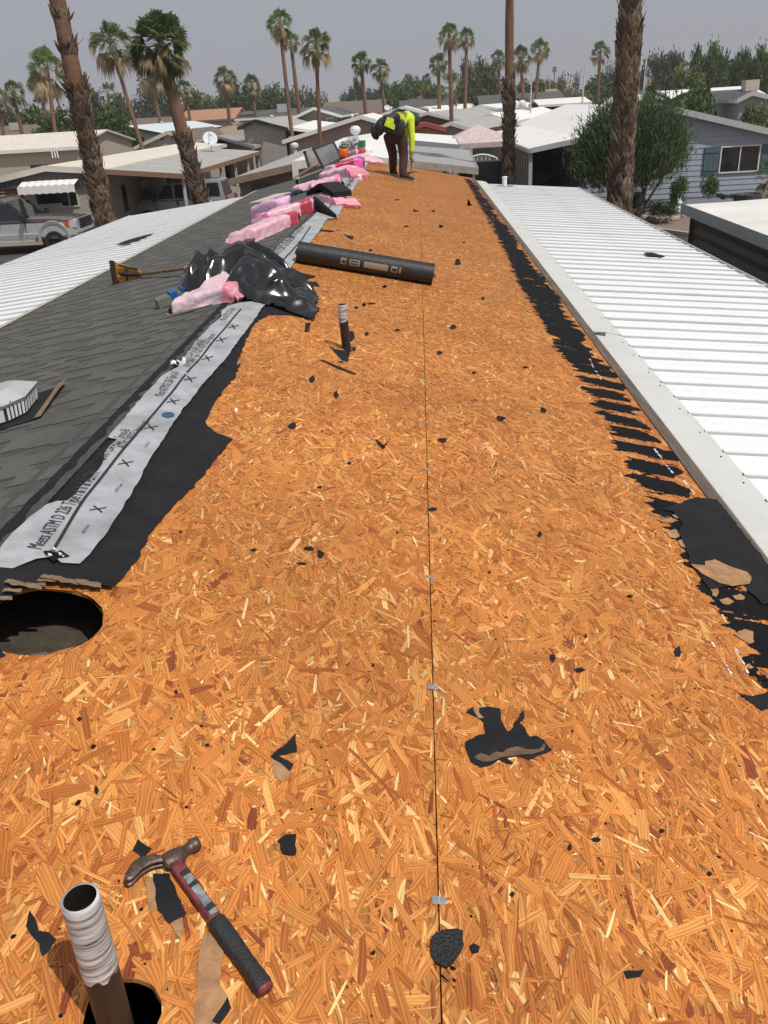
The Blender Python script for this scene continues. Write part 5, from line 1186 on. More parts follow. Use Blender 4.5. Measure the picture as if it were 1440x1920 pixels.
for i, (cx, top, base, w) in enumerate([(1300, 168, 215, 96), (1235, 172, 212, 50), (1425, 196, 226, 60)]):
    tree(['leafy tree with red blossom above the feathery shrub', 'dark leafy tree beside the flag pole', 'grey green shrub before the slate gabled home'][i], [52, 56, 47][i], cx, top, base, w, ['mid', 'dark', 'olive'][i], group=None)
shrub('dark bush inside the shaded carport', 38.5, 1010, 322, 348, 44, CL['olive']); shrub('green bush at the foot of the slim tall palm', 66, 846, 238, 268, 40, CL['mid'])
# ================================================================== vehicles and street furniture
m_tyre = M('tyre_rubber', (.018, .018, .018), .9, var=.2); m_chrome = M('chrome', (.7, .7, .72), .15, metal=1.0, var=.03); m_amber = M('amber_lens', (.5, .13, .02), .2); m_redlens = M('red_lens', (.30, .012, .012), .2)
m_lamp = M('clear_lens', (.55, .57, .58), .1, var=.05); m_under = M('underbody', (.012, .012, .013), .9)
def pickup(label, loc, rz, low, top, stripe=None, L=5.9, suv=False):
    root = thing('pickup_truck' if not suv else 'suv', label, 'pickup truck' if not suv else 'suv', loc, None, rz)
    f, rr = L/2, -L/2; ax_f, ax_r = f-1.0, rr+1.15; hw = .98
    def body_side(zl, zu, x0, x1, w, mat, name, tw=0.0):
        mb = MB(); n = 16; vs = []
        secs = [x0+(x1-x0)*i/n for i in range(n+1)]
        for x in secs:
            e = min(1, (x1-x)/.35, (x-x0)/.18+.4); ww = w*(.90+.10*max(0, min(1, e)))
            vs += [(x, -ww+.05, zl), (x, -ww, zl+.10), (x, -ww+.015, (zl+zu)/2), (x, -ww+.03+tw, zu-.05), (x, -ww+.09+tw, zu), (x, ww-.09-tw, zu), (x, ww-.03-tw, zu-.05), (x, ww-.015, (zl+zu)/2), (x, ww, zl+.10), (x, ww-.05, zl)]
        k = 10; F = [(i*k+j, (i+1)*k+j, (i+1)*k+(j+1) % k, i*k+(j+1) % k) for i in range(n) for j in range(k)]
        F += [tuple(range(k)), tuple(range(n*k+k-1, n*k-1, -1))]; mb.add(vs, F); return mb.build(name, mat, root, smooth=False, local=True)
    body_side(.50, 1.14, rr+.05, f-.10, hw, low, 'body')
    # hood, cab, bed rails
    mb = MB(); n = 6; vs = []
    for i in range(n+1):
        t = i/n; x = .95+(f-.22-.95)*t; z = 1.27-.10*t**2; vs += [(x, -.90, 1.13), (x, -.88, z-.05), (x, -.5, z), (x, 0, z+.035), (x, .5, z), (x, .88, z-.05), (x, .90, 1.13)]
    mb.add(vs, [(i*7+j, (i+1)*7+j, (i+1)*7+j+1, i*7+j+1) for i in range(n) for j in range(6)]+[(n*7, n*7+1, n*7+2, n*7+3, n*7+4, n*7+5, n*7+6)]); mb.build('hood', top, root, local=True)
    xb = -.95 if not suv else rr+.15
    base = [(xb, 1.13), (1.05, 1.13)]; roof = [(xb+.14, 1.88), (.28, 1.90)]
    mb = MB(); y0, y1 = .92, .74
    B = [(xb, -y0, 1.13), (1.12, -y0, 1.13), (1.12, y0, 1.13), (xb, y0, 1.13)]; T = [(xb+.14, -y1, 1.86), (.22, -y1, 1.86), (.22, y1, 1.86), (xb+.14, y1, 1.86)]; T2 = [(xb+.24, -.6, 1.93), (.08, -.6, 1.93), (.08, .6, 1.93), (xb+.24, .6, 1.93)]
    mb.add(B+T+T2, [(0, 1, 5, 4), (1, 2, 6, 5), (2, 3, 7, 6), (3, 0, 4, 7), (4, 5, 9, 8), (5, 6, 10, 9), (6, 7, 11, 10), (7, 4, 8, 11), (8, 9, 10, 11)]); cab = mb.build('cab', top, root, local=True)
    def lerp3(a, b, t): return Vector(a).lerp(Vector(b), t)
    def pane(a, b, c, d, off, name='window'):
        q = [Vector(p) for p in (a, b, c, d)]; nn = (q[1]-q[0]).cross(q[3]-q[0]).normalized(); mb = MB(); mb.slab([p+nn*.001 for p in q], nn, off); mb.build(name, m_glass, root, local=True)
    for s in (-1, 1):
        def sp(x, t): a = lerp3((x, s*y0, 1.13), (x, s*y1, 1.86), t); return a
        xs = [(xb+.12, xb+.66), (xb+.80, .62)] if not suv else [(xb+.2, xb+1.2), (xb+1.3, xb+2.3), (xb+2.4, .62)]
        for (xa, xe) in xs:
            q = [sp(xa, .10), sp(xe+(.28 if xe == .62 else 0), .10), sp(xe-(.10 if xe == .62 else 0)-.02, .88), sp(xa+.06, .88)]
            pane(*(q if s < 0 else q[::-1]), .012)
        mb = MB(); mb.box((.98, s*1.10, 1.28), (.10, .26, .26)); mb.build('mirror', m_blacktrim, root, local=True)
        mb = MB(); mb.box((f-.26, s*.80, .98), (.30, .26, .24)); h = mb.build('headlight', m_lamp, root, local=True); mb = MB(); mb.box((f-.45, s*.925, .98), (.16, .08, .22)); mb.build('turn_signal', m_amber, root, local=True)
        mb = MB(); mb.box((rr+.06, s*.88, 1.0), (.08, .16, .36)); mb.build('taillight', m_redlens, root, local=True)
        mb = MB(); mb.box((-.05, s*.975, 1.02), (.08, .03, .16)); mb.build('door_handle', m_blacktrim, root, local=True)
        mb = MB(); mb.box((.1, s*1.0, .46), (2.2, .14, .06)); mb.build('running_board', m_greytrim, root, local=True)
        if stripe: mb = MB(); mb.box2((rr+.1, s*.955-.006, 1.09), (f-.35, s*.955+.006, 1.135)); mb.build('side_stripe', stripe, root, local=True)
        mb = MB(); mb.box2((-1.0+.0, s*.985-.008, .68), (ax_f-.55, s*.985+.008, .74)); mb.build('rub_strip', m_lamp, root, local=True)
        for x in (xb+.70, .95):
            mb = MB(); mb.box2((x-.008, s*.968-.014, .58), (x+.008, s*.968+.014, 1.12)); mb.build('door_seam', m_under, root, local=True)
        for ax in (ax_f, ax_r):
            mb = MB(); mb.lathe([(0, 0), (.53, 0), (.53, .12), (0, .12)], (ax, s*.86-(.06), .50), 22, M=Matrix.Rotation(R(-90), 3, 'X')); mb.build('wheel_well', m_under, root, local=True)
            mb = MB(); vs = []
            for k in range(15):
                a = R(-8)+R(196)*k/14; vs += [(ax+.50*math.cos(a), s*.985, .52+.50*math.sin(a)), (ax+.60*math.cos(a), s*1.0, .52+.60*math.sin(a)), (ax+.62*math.cos(a), s*.95, .52+.62*math.sin(a))]
            mb.add(vs, [(3*k+j, 3*k+3+j, 3*k+4+j, 3*k+1+j) for k in range(14) for j in (0, 1)]); mb.build('fender_flare', low, root, local=True)
            mb = MB(); mb.lathe([(.22, -.12), (.36, -.13), (.39, -.09), (.39, .09), (.36, .13), (.22, .12)], (ax, s*.88, .39), 22, M=Matrix.Rotation(R(90), 3, 'X')); w = mb.build('wheel', m_tyre, root, local=True)
            mb = MB(); mb.lathe([(0, .05*1), (.10, .07), (.22, .04), (.23, .10)], (ax, s*.90, .39), 14, M=Matrix.Rotation(R(90*s), 3, 'X')); mb.build('rim', m_chrome, w, local=True)
    pane((1.08, -.80, 1.18), (1.08, .80, 1.18), (.30, .68, 1.82), (.30, -.68, 1.82), .02, 'windscreen')
    pane((xb+.01, .80, 1.2), (xb+.01, -.80, 1.2), (xb+.125, -.66, 1.8), (xb+.125, .66, 1.8), .02, 'rear_window')
    mb = MB(); mb.box((f-.12, 0, .96), (.06, 1.25, .34)); g = mb.build('grille', m_blacktrim, root, local=True)
    for k in range(3): mb = MB(); mb.box((f-.08, 0, .86+.1*k), (.04, 1.2, .03)); mb.build('grille_bar', m_chrome, g, local=True)
    for x in (f-.02, rr+.0): mb = MB(); mb.box((x, 0, .60), (.18, 1.9, .20)); mb.build('bumper', m_chrome, root, local=True)
    if not suv:
        mb = MB()
        for s in (-1, 1): mb.box((rr/2-.45, s*.90, 1.22), (abs(rr)-1.05, .10, .17))
        mb.box((rr+.10, 0, 1.10), (.08, 1.8, .42)); mb.build('bed_side', low, root, local=True)
        mb = MB(); mb.box((rr+.045, 0, 1.12), (.04, .22, .07)); mb.build('tailgate_handle', m_blacktrim, root, local=True)
        mb = MB(); mb.box((rr/2-.45, 0, 1.142), (abs(rr)-1.2, 1.65, .01)); mb.build('bed_floor', m_under, root, local=True)
    return root
m_silver = M('silver_paint', (.43, .435, .445), .3, metal=.25, var=.03, coat=.5); m_gunmetal = M('gunmetal_paint', (.085, .08, .078), .28, metal=.3, var=.05, coat=.5); m_maroon = M('maroon_stripe', (.10, .015, .025), .4); m_wpaint = M('white_car_paint', (.55, .55, .54), .3, var=.03, coat=.4); m_spaint = M('silver_blue_paint', (.30, .31, .33), .3, metal=.3, coat=.5, var=.03)
q = at_y(160, 440, 34.0); TRK = pickup('silver and gunmetal two tone pickup with maroon stripe parked in front of the awning home', (q[0]-3.1, 34.5, 0), 0, m_silver, m_gunmetal, m_maroon); TRK.scale = (1.06, 1.06, 1.06)
q = at_y(330, 380, 40.5); pickup('white pickup under the brown edged carport, tailgate toward the stripped roof', (q[0]+.0, 43.4, 0), R(90), m_wpaint, m_wpaint)
q = at_y(432, 355, 41.0); pickup('silver suv seen side on behind the carport posts, red tail light at right', (q[0]-2.4, 41.2, 0), R(180), m_spaint, m_spaint, suv=True, L=4.8)

# gazebo, bench and covered grill beyond the right eave
q = at_y(896, 268, 44); gz = thing('gazebo', 'pale pink canopy gazebo left of the charcoal carport screen', 'gazebo', (q[0], 44, 0)); m_pinkc = paint('pale_pink_canopy', (.50, .40, .39), .8); s = 1.75; ze = at_y(900, 268, 42)[2]; mb = MB()
mb.add([(-s, -s, ze), (s, -s, ze), (s, s, ze), (-s, s, ze), (0, 0, ze+.75), (-s, -s, ze-.22), (s, -s, ze-.22), (s, s, ze-.22), (-s, s, ze-.22)], [(0, 1, 4), (1, 2, 4), (2, 3, 4), (3, 0, 4), (5, 6, 1, 0), (6, 7, 2, 1), (7, 8, 3, 2), (8, 5, 0, 3)]); mb.build('canopy', m_pinkc, gz, local=True)
for sx in (-1, 1):
    for sy in (-1, 1): mb = MB(); mb.box2((sx*1.6-.05, sy*1.6-.05, 0), (sx*1.6+.05, sy*1.6+.05, ze-.1)); mb.build('post', m_charcoal, gz, local=True)
for k in range(2): mb = MB(); mb.tube([(-1.5+.2*k, -1.5, ze-.2), (-1.4+.2*k, -1.48, 1.2), (-1.5+.2*k, -1.5, .1)], [.09, .05, .12], 7); mb.build('curtain', m_pinkc, gz, local=True)
q = at_y(903, 300, 33); bn = thing('garden_bench', 'white ornate metal bench behind the grey carport corner', 'bench', (q[0], 33, 0)); zt0 = at_y(903, 291, 33)[2]; mb = MB()
arch = [(-.55+1.1*i/10, 0, zt0-.12+.14*math.sin(math.pi*i/10)) for i in range(11)]; mb.tube([(-.6, 0, .3)]+arch+[(.6, 0, .3)], .035, 6)
mb.build('backrest_frame', m_white_roof, bn, local=True); mb = MB()
for k in range(7): mb.tube([(-.45+.15*k, 0, .45), (-.45+.15*k, 0, zt0-.05)], .014, 5)
mb.build('backrest_bars', m_white_roof, bn, local=True, kind='stuff'); mb = MB(); mb.box((0, -.25, .45), (1.1, .5, .05)); mb.build('seat', m_white_roof, bn, local=True)
for sx in (-1, 1): mb = MB(); mb.box2((sx*.52-.03, -.48, 0), (sx*.52+.03, -.42, .45)); mb.build('leg', m_white_roof, bn, local=True)
q = at_y(908, 322, 30); gr = thing('covered_grill', 'black covered barbecue grill below the white bench', 'grill', (q[0], 30, 0)); mb = MB(); zt0 = at_y(905, 302, 30)[2]; vs = []
for j in range(7):
    t = j/6; z = zt0*t; w = .55+.12*(1-t)-.2*max(0, t-.8)*2
    for k in range(20): a = 2*math.pi*k/20; rr_ = w*(1+.05*math.sin(5*a+j)); vs.append((rr_*1.5*math.copysign(abs(math.cos(a))**.6, math.cos(a)), rr_*.8*math.copysign(abs(math.sin(a))**.6, math.sin(a)), z))
mb.add(vs, [(j*20+k, j*20+(k+1) % 20, (j+1)*20+(k+1) % 20, (j+1)*20+k) for j in range(6) for k in range(20)]+[tuple(range(120, 140))]); mb.build('cover', M('black_vinyl_cover', (.012, .012, .015), .5, var=.2), gr, local=True); mb = MB(); mb.box((.9, 0, zt0*.62), (.3, .4, .04)); mb.build('side_shelf', m_steel, gr, local=True)

# street lamp, poles, flag
m_pole = paint('pale_lamp_pole', (.50, .51, .52), .4)
def lamp(label, base, top, arm, Y, r0=.10, name='street_lamp'):
    b = at_y(*base, Y); t = at_y(*top, Y); root = thing(name, label, 'street lamp', (b[0], Y, 0)); o = ORG[root]; T_ = Vector(t)-o; A_2 = Vector(at_y(*arm, Y))-o
    mb = MB(); mb.tube([(0, 0, 0), T_*.5, T_], [r0, r0*.8, r0*.6], 8); mb.build('pole', m_pole, root, local=True)
    mb = MB(); c1 = T_+Vector((0, 0, (A_2.z-T_.z)*.75)); mb.tube([T_, T_.lerp(c1, .6), c1+(A_2-c1)*.25+Vector((0, 0, .08)), A_2], r0*.5, 7); mb.build('arm', m_pole, root, local=True)
    mb = MB(); d = .55 if A_2.x > T_.x else -.55; mb.box(A_2+Vector((d*.6, 0, .02)), (.75, .28, .12)); mb.box(A_2+Vector((d*.6, 0, -.06)), (.5, .22, .06)); mb.build('lamp_head', m_steel, root, local=True); return root
lamp('tall curved arm street lamp over the white roofs', (1088, 215), (1097, 125), (1106, 107), 84)
lamp('small street lamp poking out behind the flag pole', (1199, 170), (1199, 118), (1194, 112), 130)
for (lb, b, t, Y, r_) in (('bare white pole right of the near shaggy palm trunk', (993, 215), (997, 138), 80, .07), ('slim pale pole in front of the bare brown tree', (1031, 180), (1031, 150), 130, .06), ('tall wooden utility pole above the chimney building', (664, 185), (663, 145), 200, .16)):
    p = at_y(*b, Y); u = at_y(*t, Y); root = thing('utility_pole', lb, 'pole', (p[0], Y, 0)); mb = MB(); mb.tube([(0, 0, 0), Vector(u)-ORG[root]], [r_, r_*.7], 8); mb.build('pole', m_pole if r_ < .1 else m_bark, root, local=True); mb = MB(); mb.lathe([(r_*.9, 0), (r_*.9, .1), (0, .16)], Vector(u)-ORG[root], 8); mb.build('cap', m_steel, root, local=True)
p = at_y(76, 225, 150); u = at_y(72, 190, 150); root = thing('floodlight_pole', 'distant floodlight pole above the trees at far left', 'floodlight', (p[0], 150, 0)); T_ = Vector(u)-ORG[root]; mb = MB(); mb.tube([(0, 0, 0), T_], [.14, .1], 7); mb.build('pole', m_pole, root, local=True)
for dx in (-.45, .45): mb = MB(); mb.box(T_+Vector((dx, 0, .1)), (.7, .4, .45)); mb.build('lamp_head', m_charcoal, root, local=True)
YF_ = 58; b = at_y(1205, 205, YF_); t = at_y(1212, 113, YF_); fp = thing('flag_pole', 'white flag pole with gold ball beside the stout palm trunk', 'flag pole', (b[0], YF_, 0)); T_ = Vector(t)-ORG[fp]; mb = MB(); mb.tube([(0, 0, 0), T_*.4, T_], [.13, .10, .05], 8); mb.build('pole', m_pole, fp, local=True); mb = MB(); mb.lathe([(0, 0), (.07, .03), (.09, .09), (.06, .15), (0, .18)], T_, 8); mb.build('ball', paint('gold_ball', (.5, .35, .1), .3), fp, local=True)
fl_t = Vector(at_y(1211, 124, YF_)); fl_b = Vector(at_y(1219, 164, YF_)); fl = thing('flag', 'red and white striped flag with starry blue canton hanging limp on the pole', 'flag', (fl_t.x, YF_-.1, fl_b.z)); H_ = (fl_t-fl_b).z; mb = MB(); n, m = 26, 18
fm = {k: M('flag_'+k, c, .8, var=.05) for k, c in (('red', (.35, .03, .04)), ('white', (.62, .62, .60)), ('blue', (.03, .045, .16)))}
mi = []; vs = []
for j in range(n+1):
    for i in range(m+1):
        u_, v_ = i/m, j/n; x = u_*.42*(1+.2*v_)+.08*v_; y = .09*math.sin(u_*9+v_*2)*(.3+u_); z = H_*(1-v_)-u_*.9*(1-v_*.6)*.45; vs.append((x, y, z))
fs = [(j*(m+1)+i, (j+1)*(m+1)+i, (j+1)*(m+1)+i+1, j*(m+1)+i+1) for j in range(n) for i in range(m)]
mb.add(vs, fs); mb.mi = []
for j in range(n):
    for i in range(m): mb.mi.append(2 if (j < n*.42 and i < m*.75) else (0 if (int((i+.3*j)/m*13) % 2 == 0) else 1))
mb.build('cloth', [fm['red'], fm['white'], fm['blue']], fl, local=True)
mb = MB(); r = random.Random(3)
for j in range(5):
    for i in range(5):
        k = int((.8+j*2.0))*(m+1)+int(.8+i*2.4); p = Vector(vs[min(k, len(vs)-1)])+Vector((.02, -.02, 0)); mb.poly([p+Vector((.035*math.cos(a)*(1 if q % 2 else .45), 0, .035*math.sin(a)*(1 if q % 2 else .45))) for q, a in enumerate(np.linspace(0, 6.283, 11)[:-1])])
mb.build('stars', fm['white'], fl, local=True, kind='stuff')

# raised gravel bed with kerb, rocks, pot, white ornament
m_gravel = M('red_gravel', (.22, .155, .125), 1, var=.5, scale=40, bump=1.0, bscale=90); m_kerb = paint('concrete_kerb', (.40, .345, .28), .9, var=.1)
p = [at_z(1085, 402, .12), at_z(1202, 424, .12), at_z(1293, 437, .12), at_z(1330, 440, .12)]; y1_ = 36.3
mb = MB(); mb.poly([(p[0][0], p[0][1], .13), (p[1][0], p[1][1], .13), (p[2][0], p[2][1], .13), (p[3][0]+6, p[3][1]-.6, .13), (p[3][0]+6, y1_, .2), (p[0][0], y1_, .2)]); o = mb.build('gravel_bed', m_gravel); o['kind'] = 'structure'
for a, b in zip(p[:-1], p[1:]):
    d = (Vector(b)-Vector(a)); mb = MB(); c = (Vector(a)+Vector(b))/2; mb.box((c.x, c.y-.06, .075), (d.length, .15, .15), rz=math.atan2(d.y, d.x)); o = mb.build('kerb', m_kerb); o['kind'] = 'structure'
m_rock = M('pale_rock', (.36, .30, .26), .95, var=.3, scale=6, bump=.5)
def rock_mesh(seed):
    bm = bmesh.new(); bmesh.ops.create_icosphere(bm, subdivisions=2, radius=1); r = random.Random(seed)
    for v in bm.verts: v.co = Vector((v.co.x, v.co.y*.8, max(-.25, v.co.z*.7)))*(1+.35*mnoise.noise(v.co*1.3+Vector((seed*3, 0, 0))))
    me = bpy.data.meshes.new('rock'); bm.to_mesh(me); bm.free(); me.materials.append(m_rock); return me
RK = [rock_mesh(i) for i in range(4)]; r = random.Random(12); NTH = 'first second third fourth fifth sixth seventh eighth ninth tenth eleventh twelfth thirteenth fourteenth fifteenth sixteenth'.split()
for i, (px, py) in enumerate(sorted([(1187, 400), (1198, 404), (1207, 409), (1217, 411), (1226, 413), (1238, 415), (1250, 414), (1262, 411), (1270, 408), (1278, 406), (1286, 403), (1259, 402), (1274, 398), (1195, 398), (1182, 404), (1210, 402)])):
    z_ = at_z(px, py, .2); o = bpy.data.objects.new('rock', RK[i % 4]); COL.objects.link(o); o.location = (z_[0], z_[1], .22); k = r.uniform(.12, .2); o.scale = (k, k, k); o.rotation_euler = (0, 0, r.uniform(0, 6)); tag(o, 'rough pale rock on the gravel bed edge, %s from the stout palm trunk' % NTH[i], 'rock', 'rocks edging the gravel bed')
q = at_z(1196, 393, .2); pot = thing('plant_pot', 'dark teal plant pot at the foot of the blue grey wall', 'pot', (q[0], q[1]+.6, .18)); mb = MB(); mb.lathe([(0, 0), (.24, 0), (.34, .5), (.38, .55), (.38, .62), (.31, .62), (.30, .5), (0, .5)], (0, 0, 0), 18); mb.build('pot', paint('teal_glaze', (.02, .05, .05), .3), pot, local=True); mb = MB(); mb.lathe([(0, .53), (.3, .53)], (0, 0, 0), 12); mb.build('soil', m_bark, pot, local=True)
q = at_z(1270, 403, .2); st = thing('garden_ornament', 'small white animal figurine sitting among the rocks', 'ornament', (q[0], q[1], .2)); mb = MB(); mb.lathe([(0, 0), (.17, .02), (.19, .15), (.13, .3), (.08, .36)], (0, 0, 0), 12); mb.build('body', m_white_roof, st, smooth=True, local=True); mb = MB(); mb.lathe([(0, -.1), (.08, -.06), (.1, 0), (.08, .07), (0, .1)], (.03, -.05, .42), 10); mb.tube([(0, .02, .48), (-.01, .02, .6)], [.03, .01], 6); mb.tube([(.06, .02, .48), (.07, .02, .6)], [.03, .01], 6); mb.tube([(.18, 0, .02), (.3, -.05, .05), (.36, -.1, .04)], [.06, .06, .03], 7); mb.build('head', m_white_roof, st, smooth=True, local=True, kind='stuff')
q = at_z(1366+33, 373, .4); pl = thing('planter', 'dark oval planter by the wall behind the white neighbour roof', 'planter', (q[0], 35.6, 0)); mb = MB(); mb.lathe([(0, 0), (.5, 0), (.55, .6), (.5, .62), (.45, .5), (0, .5)], (0, 0, 0), 16); mb.build('tub', m_charcoal, pl, local=True)
# door canopy slats etc. on the carport roofs: dark scraps and a vent
def flat_piece(name, label, cat, px, z_or_fn, mat, group=None, seed=1, amp=.01, h=.004, thick=.003, step=.06):
    P = [z_or_fn(*q) for q in px]; c = sum((Vector(p) for p in P), Vector())/len(P); mb = MB(); ol = jag([(p[0], p[1]) for p in P], amp, step, seed)
    zf = PLN[z_or_fn]; vs = [Vector((v.x, v.y, zf(v.x)+h)) for v in ol]; mb.slab([v-c for v in vs], (0, 0, 1), thick); o = mb.build(name, mat, None); o.location = c; ORG[o] = c; return tag(o, label, cat, group)
RC = lambda px, py: at_plane(px, py, (XE+.225, 0, 2.765), (.09, 0, 1)); LC = lambda px, py: at_plane(px, py, (XL-.07, 0, 2.795), (-.105, 0, 1))
PLN = {RC: lambda x: 2.765-.09*(x-XE-.225), LC: lambda x: 2.795+.105*(x-XL+.07)}
flat_piece('felt_scrap', 'long dark strip of felt on the left white carport roof', 'felt scrap', [(217, 463), (235, 455), (255, 449), (290, 440), (270, 450), (240, 461)], LC, m_felt, h=.028)
flat_piece('felt_scrap', 'dark felt strip lying on the right white carport roof', 'felt scrap', [(1206, 478), (1222, 478), (1248, 485), (1238, 488), (1218, 484)], RC, m_felt, h=.028)
p = RC(946, 351); vc = thing('vent_pipe', 'short white vent stub with flat flashing at the far end of the right carport roof', 'vent pipe', tuple(p)); mb = MB(); mb.box((0, 0, .03), (.38, .34, .012)); mb.build('flashing', m_steel, vc, local=True); mb = MB(); mb.lathe([(.05, 0), (.05, .16), (.06, .16), (.06, .19), (0, .2)], (0, 0, .03), 12); mb.build('pipe', m_white, vc, local=True)
p = at_plane(1120, 631, (XE+.1, 0, 2.80), (.08, 0, 1)); cl = thing('bent_strip', 'bent black metal strip lying on the white eave flashing', 'metal strip', tuple(p)); mb = MB(); mb.tube([(-.05, 0, .012), (.06, -.004, .012), (.065, .02, .02), (-.04, .03, .02)], .006, 6); mb.build('strip', m_blacktrim, cl, local=True)
# ================================================================== loose things on the roof
def RP(px, py, h=0.0):
    p = rp(px, py); n = ND if p[0] >= XR else NL; return Vector(p)+n*h
def seat(o): ORG[o] = Vector(o.location); return o
# ---- plumbing pipes
m_pipe = M('black_pipe', (.018, .014, .012), .5, var=.5, scale=9); m_pipew = M('white_brushed_paint', (.36, .36, .36), .75, var=.98, scale=6, streak=(2.0, 2.0, 30), bump=.12, bscale=12)
def vent_pipe(label, base, top, r_, paint_f, wall=.004, drop=.25):
    root = thing('vent_pipe', label, 'vent pipe', tuple(base)); T_ = Vector(top)-Vector(base); ax = T_.normalized()
    q = ax.to_track_quat('Z', 'Y').to_matrix(); L = T_.length; n = 28
    def ring(z, r): return [q @ Vector((r*math.cos(2*math.pi*k/n), r*math.sin(2*math.pi*k/n), z)) for k in range(n)]
    rr = random.Random(3); low = [L*(1-paint_f)+L*.035*mnoise.noise(Vector((math.cos(6.28*k/n)*1.6, math.sin(6.28*k/n)*1.6, 1)))*2.0+rr.uniform(-.0015, .0015) for k in range(n)]
    mb = MB(); rings = [ring(-drop, r_), ring(0, r_)]+[[q @ Vector((r_*math.cos(2*math.pi*k/n), r_*math.sin(2*math.pi*k/n), low[k])) for k in range(n)]]
    vs = sum(rings, []); mb.add(vs, [(j*n+k, j*n+(k+1) % n, (j+1)*n+(k+1) % n, (j+1)*n+k) for j in range(2) for k in range(n)])
    ins = ring(L-.001, r_-wall)+ring(-drop, r_-wall); mb.add(ins, [(k, (k+1) % n, n+(k+1) % n, n+k) for k in range(n)]); mb.build('pipe', m_pipe, root, smooth=True, local=True)
    mb = MB(); nr = 14; vs = []
    for j in range(nr+1):
        for k in range(n):
            z = low[k]+(L-low[k])*j/nr; rr_ = r_+.0010; vs.append(q @ Vector((rr_*math.cos(2*math.pi*k/n), rr_*math.sin(2*math.pi*k/n), z)))
    vs += ring(L+.001, r_-wall*.9); mb.add(vs, [(j*n+k, j*n+(k+1) % n, (j+1)*n+(k+1) % n, (j+1)*n+k) for j in range(nr+1) for k in range(n)])
    mb.build('painted_top', m_pipew, root, smooth=True, local=True); return root
b1 = D(222, 1938); t1 = at_y(150, 1684, b1[1]+.005); vent_pipe('open plumbing vent pipe with white painted top and black lower half, near left corner', b1, t1, .0262, .50, .0034)
b2 = D(650, 655); t2 = at_y(641, 571, b2[1]); vent_pipe('shorter vent pipe with white painted tip standing left of the chalk seam mid roof', b2, t2, .027, .36)
# flat dark ring standing for the shade in the gap round the far pipe
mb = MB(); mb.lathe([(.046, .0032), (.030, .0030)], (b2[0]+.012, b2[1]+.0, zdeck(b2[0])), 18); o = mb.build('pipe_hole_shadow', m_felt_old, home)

# ---- claw hammer lying near the bottom left
m_hsteel = M('worn_forged_steel', (.115, .080, .066), .45, metal=.6, var=.7, scale=30, bump=.2, bscale=90); m_hgrip = M('black_rubber_grip', (.018, .018, .02), .6, var=.4, scale=60, bump=.4, bscale=200); m_hred = M('worn_red_handle', (.20, .045, .05), .6, var=.75, scale=40, bump=.15); m_hgrey = M('scuffed_grey_panel', (.20, .22, .23), .5, var=.7, scale=45)
e0 = Vector(D(322, 1622)); e1 = Vector(D(497, 1868)); hx = (e1-e0).normalized(); hz = ND; hy = hx.cross(hz).normalized()
ham = thing('claw_hammer', 'worn claw hammer with red edged handle and black grip lying by the near pipe', 'hammer', tuple(e0)); Lh = (e1-e0).length
MH = Matrix((hx, hy, hz)).transposed()   # y toward the claw
def H(x, y, z): return MH @ Vector((x, y, z))
def hsec(mb, secs, n=14, cap=True):
    """oval sections (x, y centre, z centre, half width y, half height z) along the handle"""
    vs = []
    for (x, y, z, a, b) in secs:
        for k in range(n):
            t = 2*math.pi*k/n; c, s = math.cos(t), math.sin(t); e = .75; vs.append(H(x, y+a*math.copysign(abs(c)**e, c), z+b*math.copysign(abs(s)**e, s)))
    fs = [(i*n+k, i*n+(k+1) % n, (i+1)*n+(k+1) % n, (i+1)*n+k) for i in range(len(secs)-1) for k in range(n)]
    if cap: fs += [tuple(range(n-1, -1, -1)), tuple(range((len(secs)-1)*n, len(secs)*n))]
    mb.add(vs, fs)
Zc = .017
mb = MB(); hsec(mb, [(.015, 0, Zc, .014, .011), (.05, 0, Zc, .0135, .011), (Lh*.50, 0, Zc, .0125, .0105), (Lh*.52, 0, Zc, .013, .011)]); mb.build('handle', m_hred, ham, smooth=True, local=True)
mb = MB(); mb.slab([H(.055, -.008, Zc+.0108), H(Lh*.48, -.0075, Zc+.0104), H(Lh*.48, .0075, Zc+.0104), H(.055, .008, Zc+.0108)], hz, .0012); mb.build('handle_panel', m_hgrey, ham, local=True)
mb = MB(); 
for x0_, x1_ in ((.04, .052), (.072, .082), (.13, .142)): mb.slab([H(x0_, -.009, Zc+.0116), H(x1_, -.010, Zc+.0116), H(x1_+.003, .008, Zc+.0116), H(x0_+.004, .009, Zc+.0116)], hz, .0011)
mb.build('worn_patch', m_hgrip, ham, local=True, kind='stuff')
secs = [(Lh*.50, 0, Zc, .0145, .0125)]
for i in range(15): x = Lh*(.51+.455*i/14); g = .0006*(i % 2); secs.append((x, 0, Zc-.001, .0165-g+.001*math.sin(i*.5), .0145-g))
secs += [(Lh*.985, 0, Zc-.001, .0150, .0135)]
mb = MB(); hsec(mb, secs); mb.build('grip', m_hgrip, ham, smooth=True, local=True)
mb = MB(); hsec(mb, [(Lh*.985, 0, Zc-.001, .0155, .0137), (Lh*1.0, 0, Zc-.001, .0150, .013)]); mb.build('butt_cap', m_hred, ham, smooth=True, local=True)
mb = MB(); n = 16                                           # head: face, neck, eye, curved split claw
def ysec(secs):
    vs = []
    for (y, x, z, a, b) in secs:
        for k in range(n): t = 2*math.pi*k/n; vs.append(H(x+a*math.cos(t), y, z+b*math.sin(t)))
    mb.add(vs, [(i*n+k, (i+1)*n+k, (i+1)*n+(k+1) % n, i*n+(k+1) % n) for i in range(len(secs)-1) for k in range(n)]+[tuple(range(n)), tuple(range(len(secs)*n-1, (len(secs)-1)*n-1, -1))])
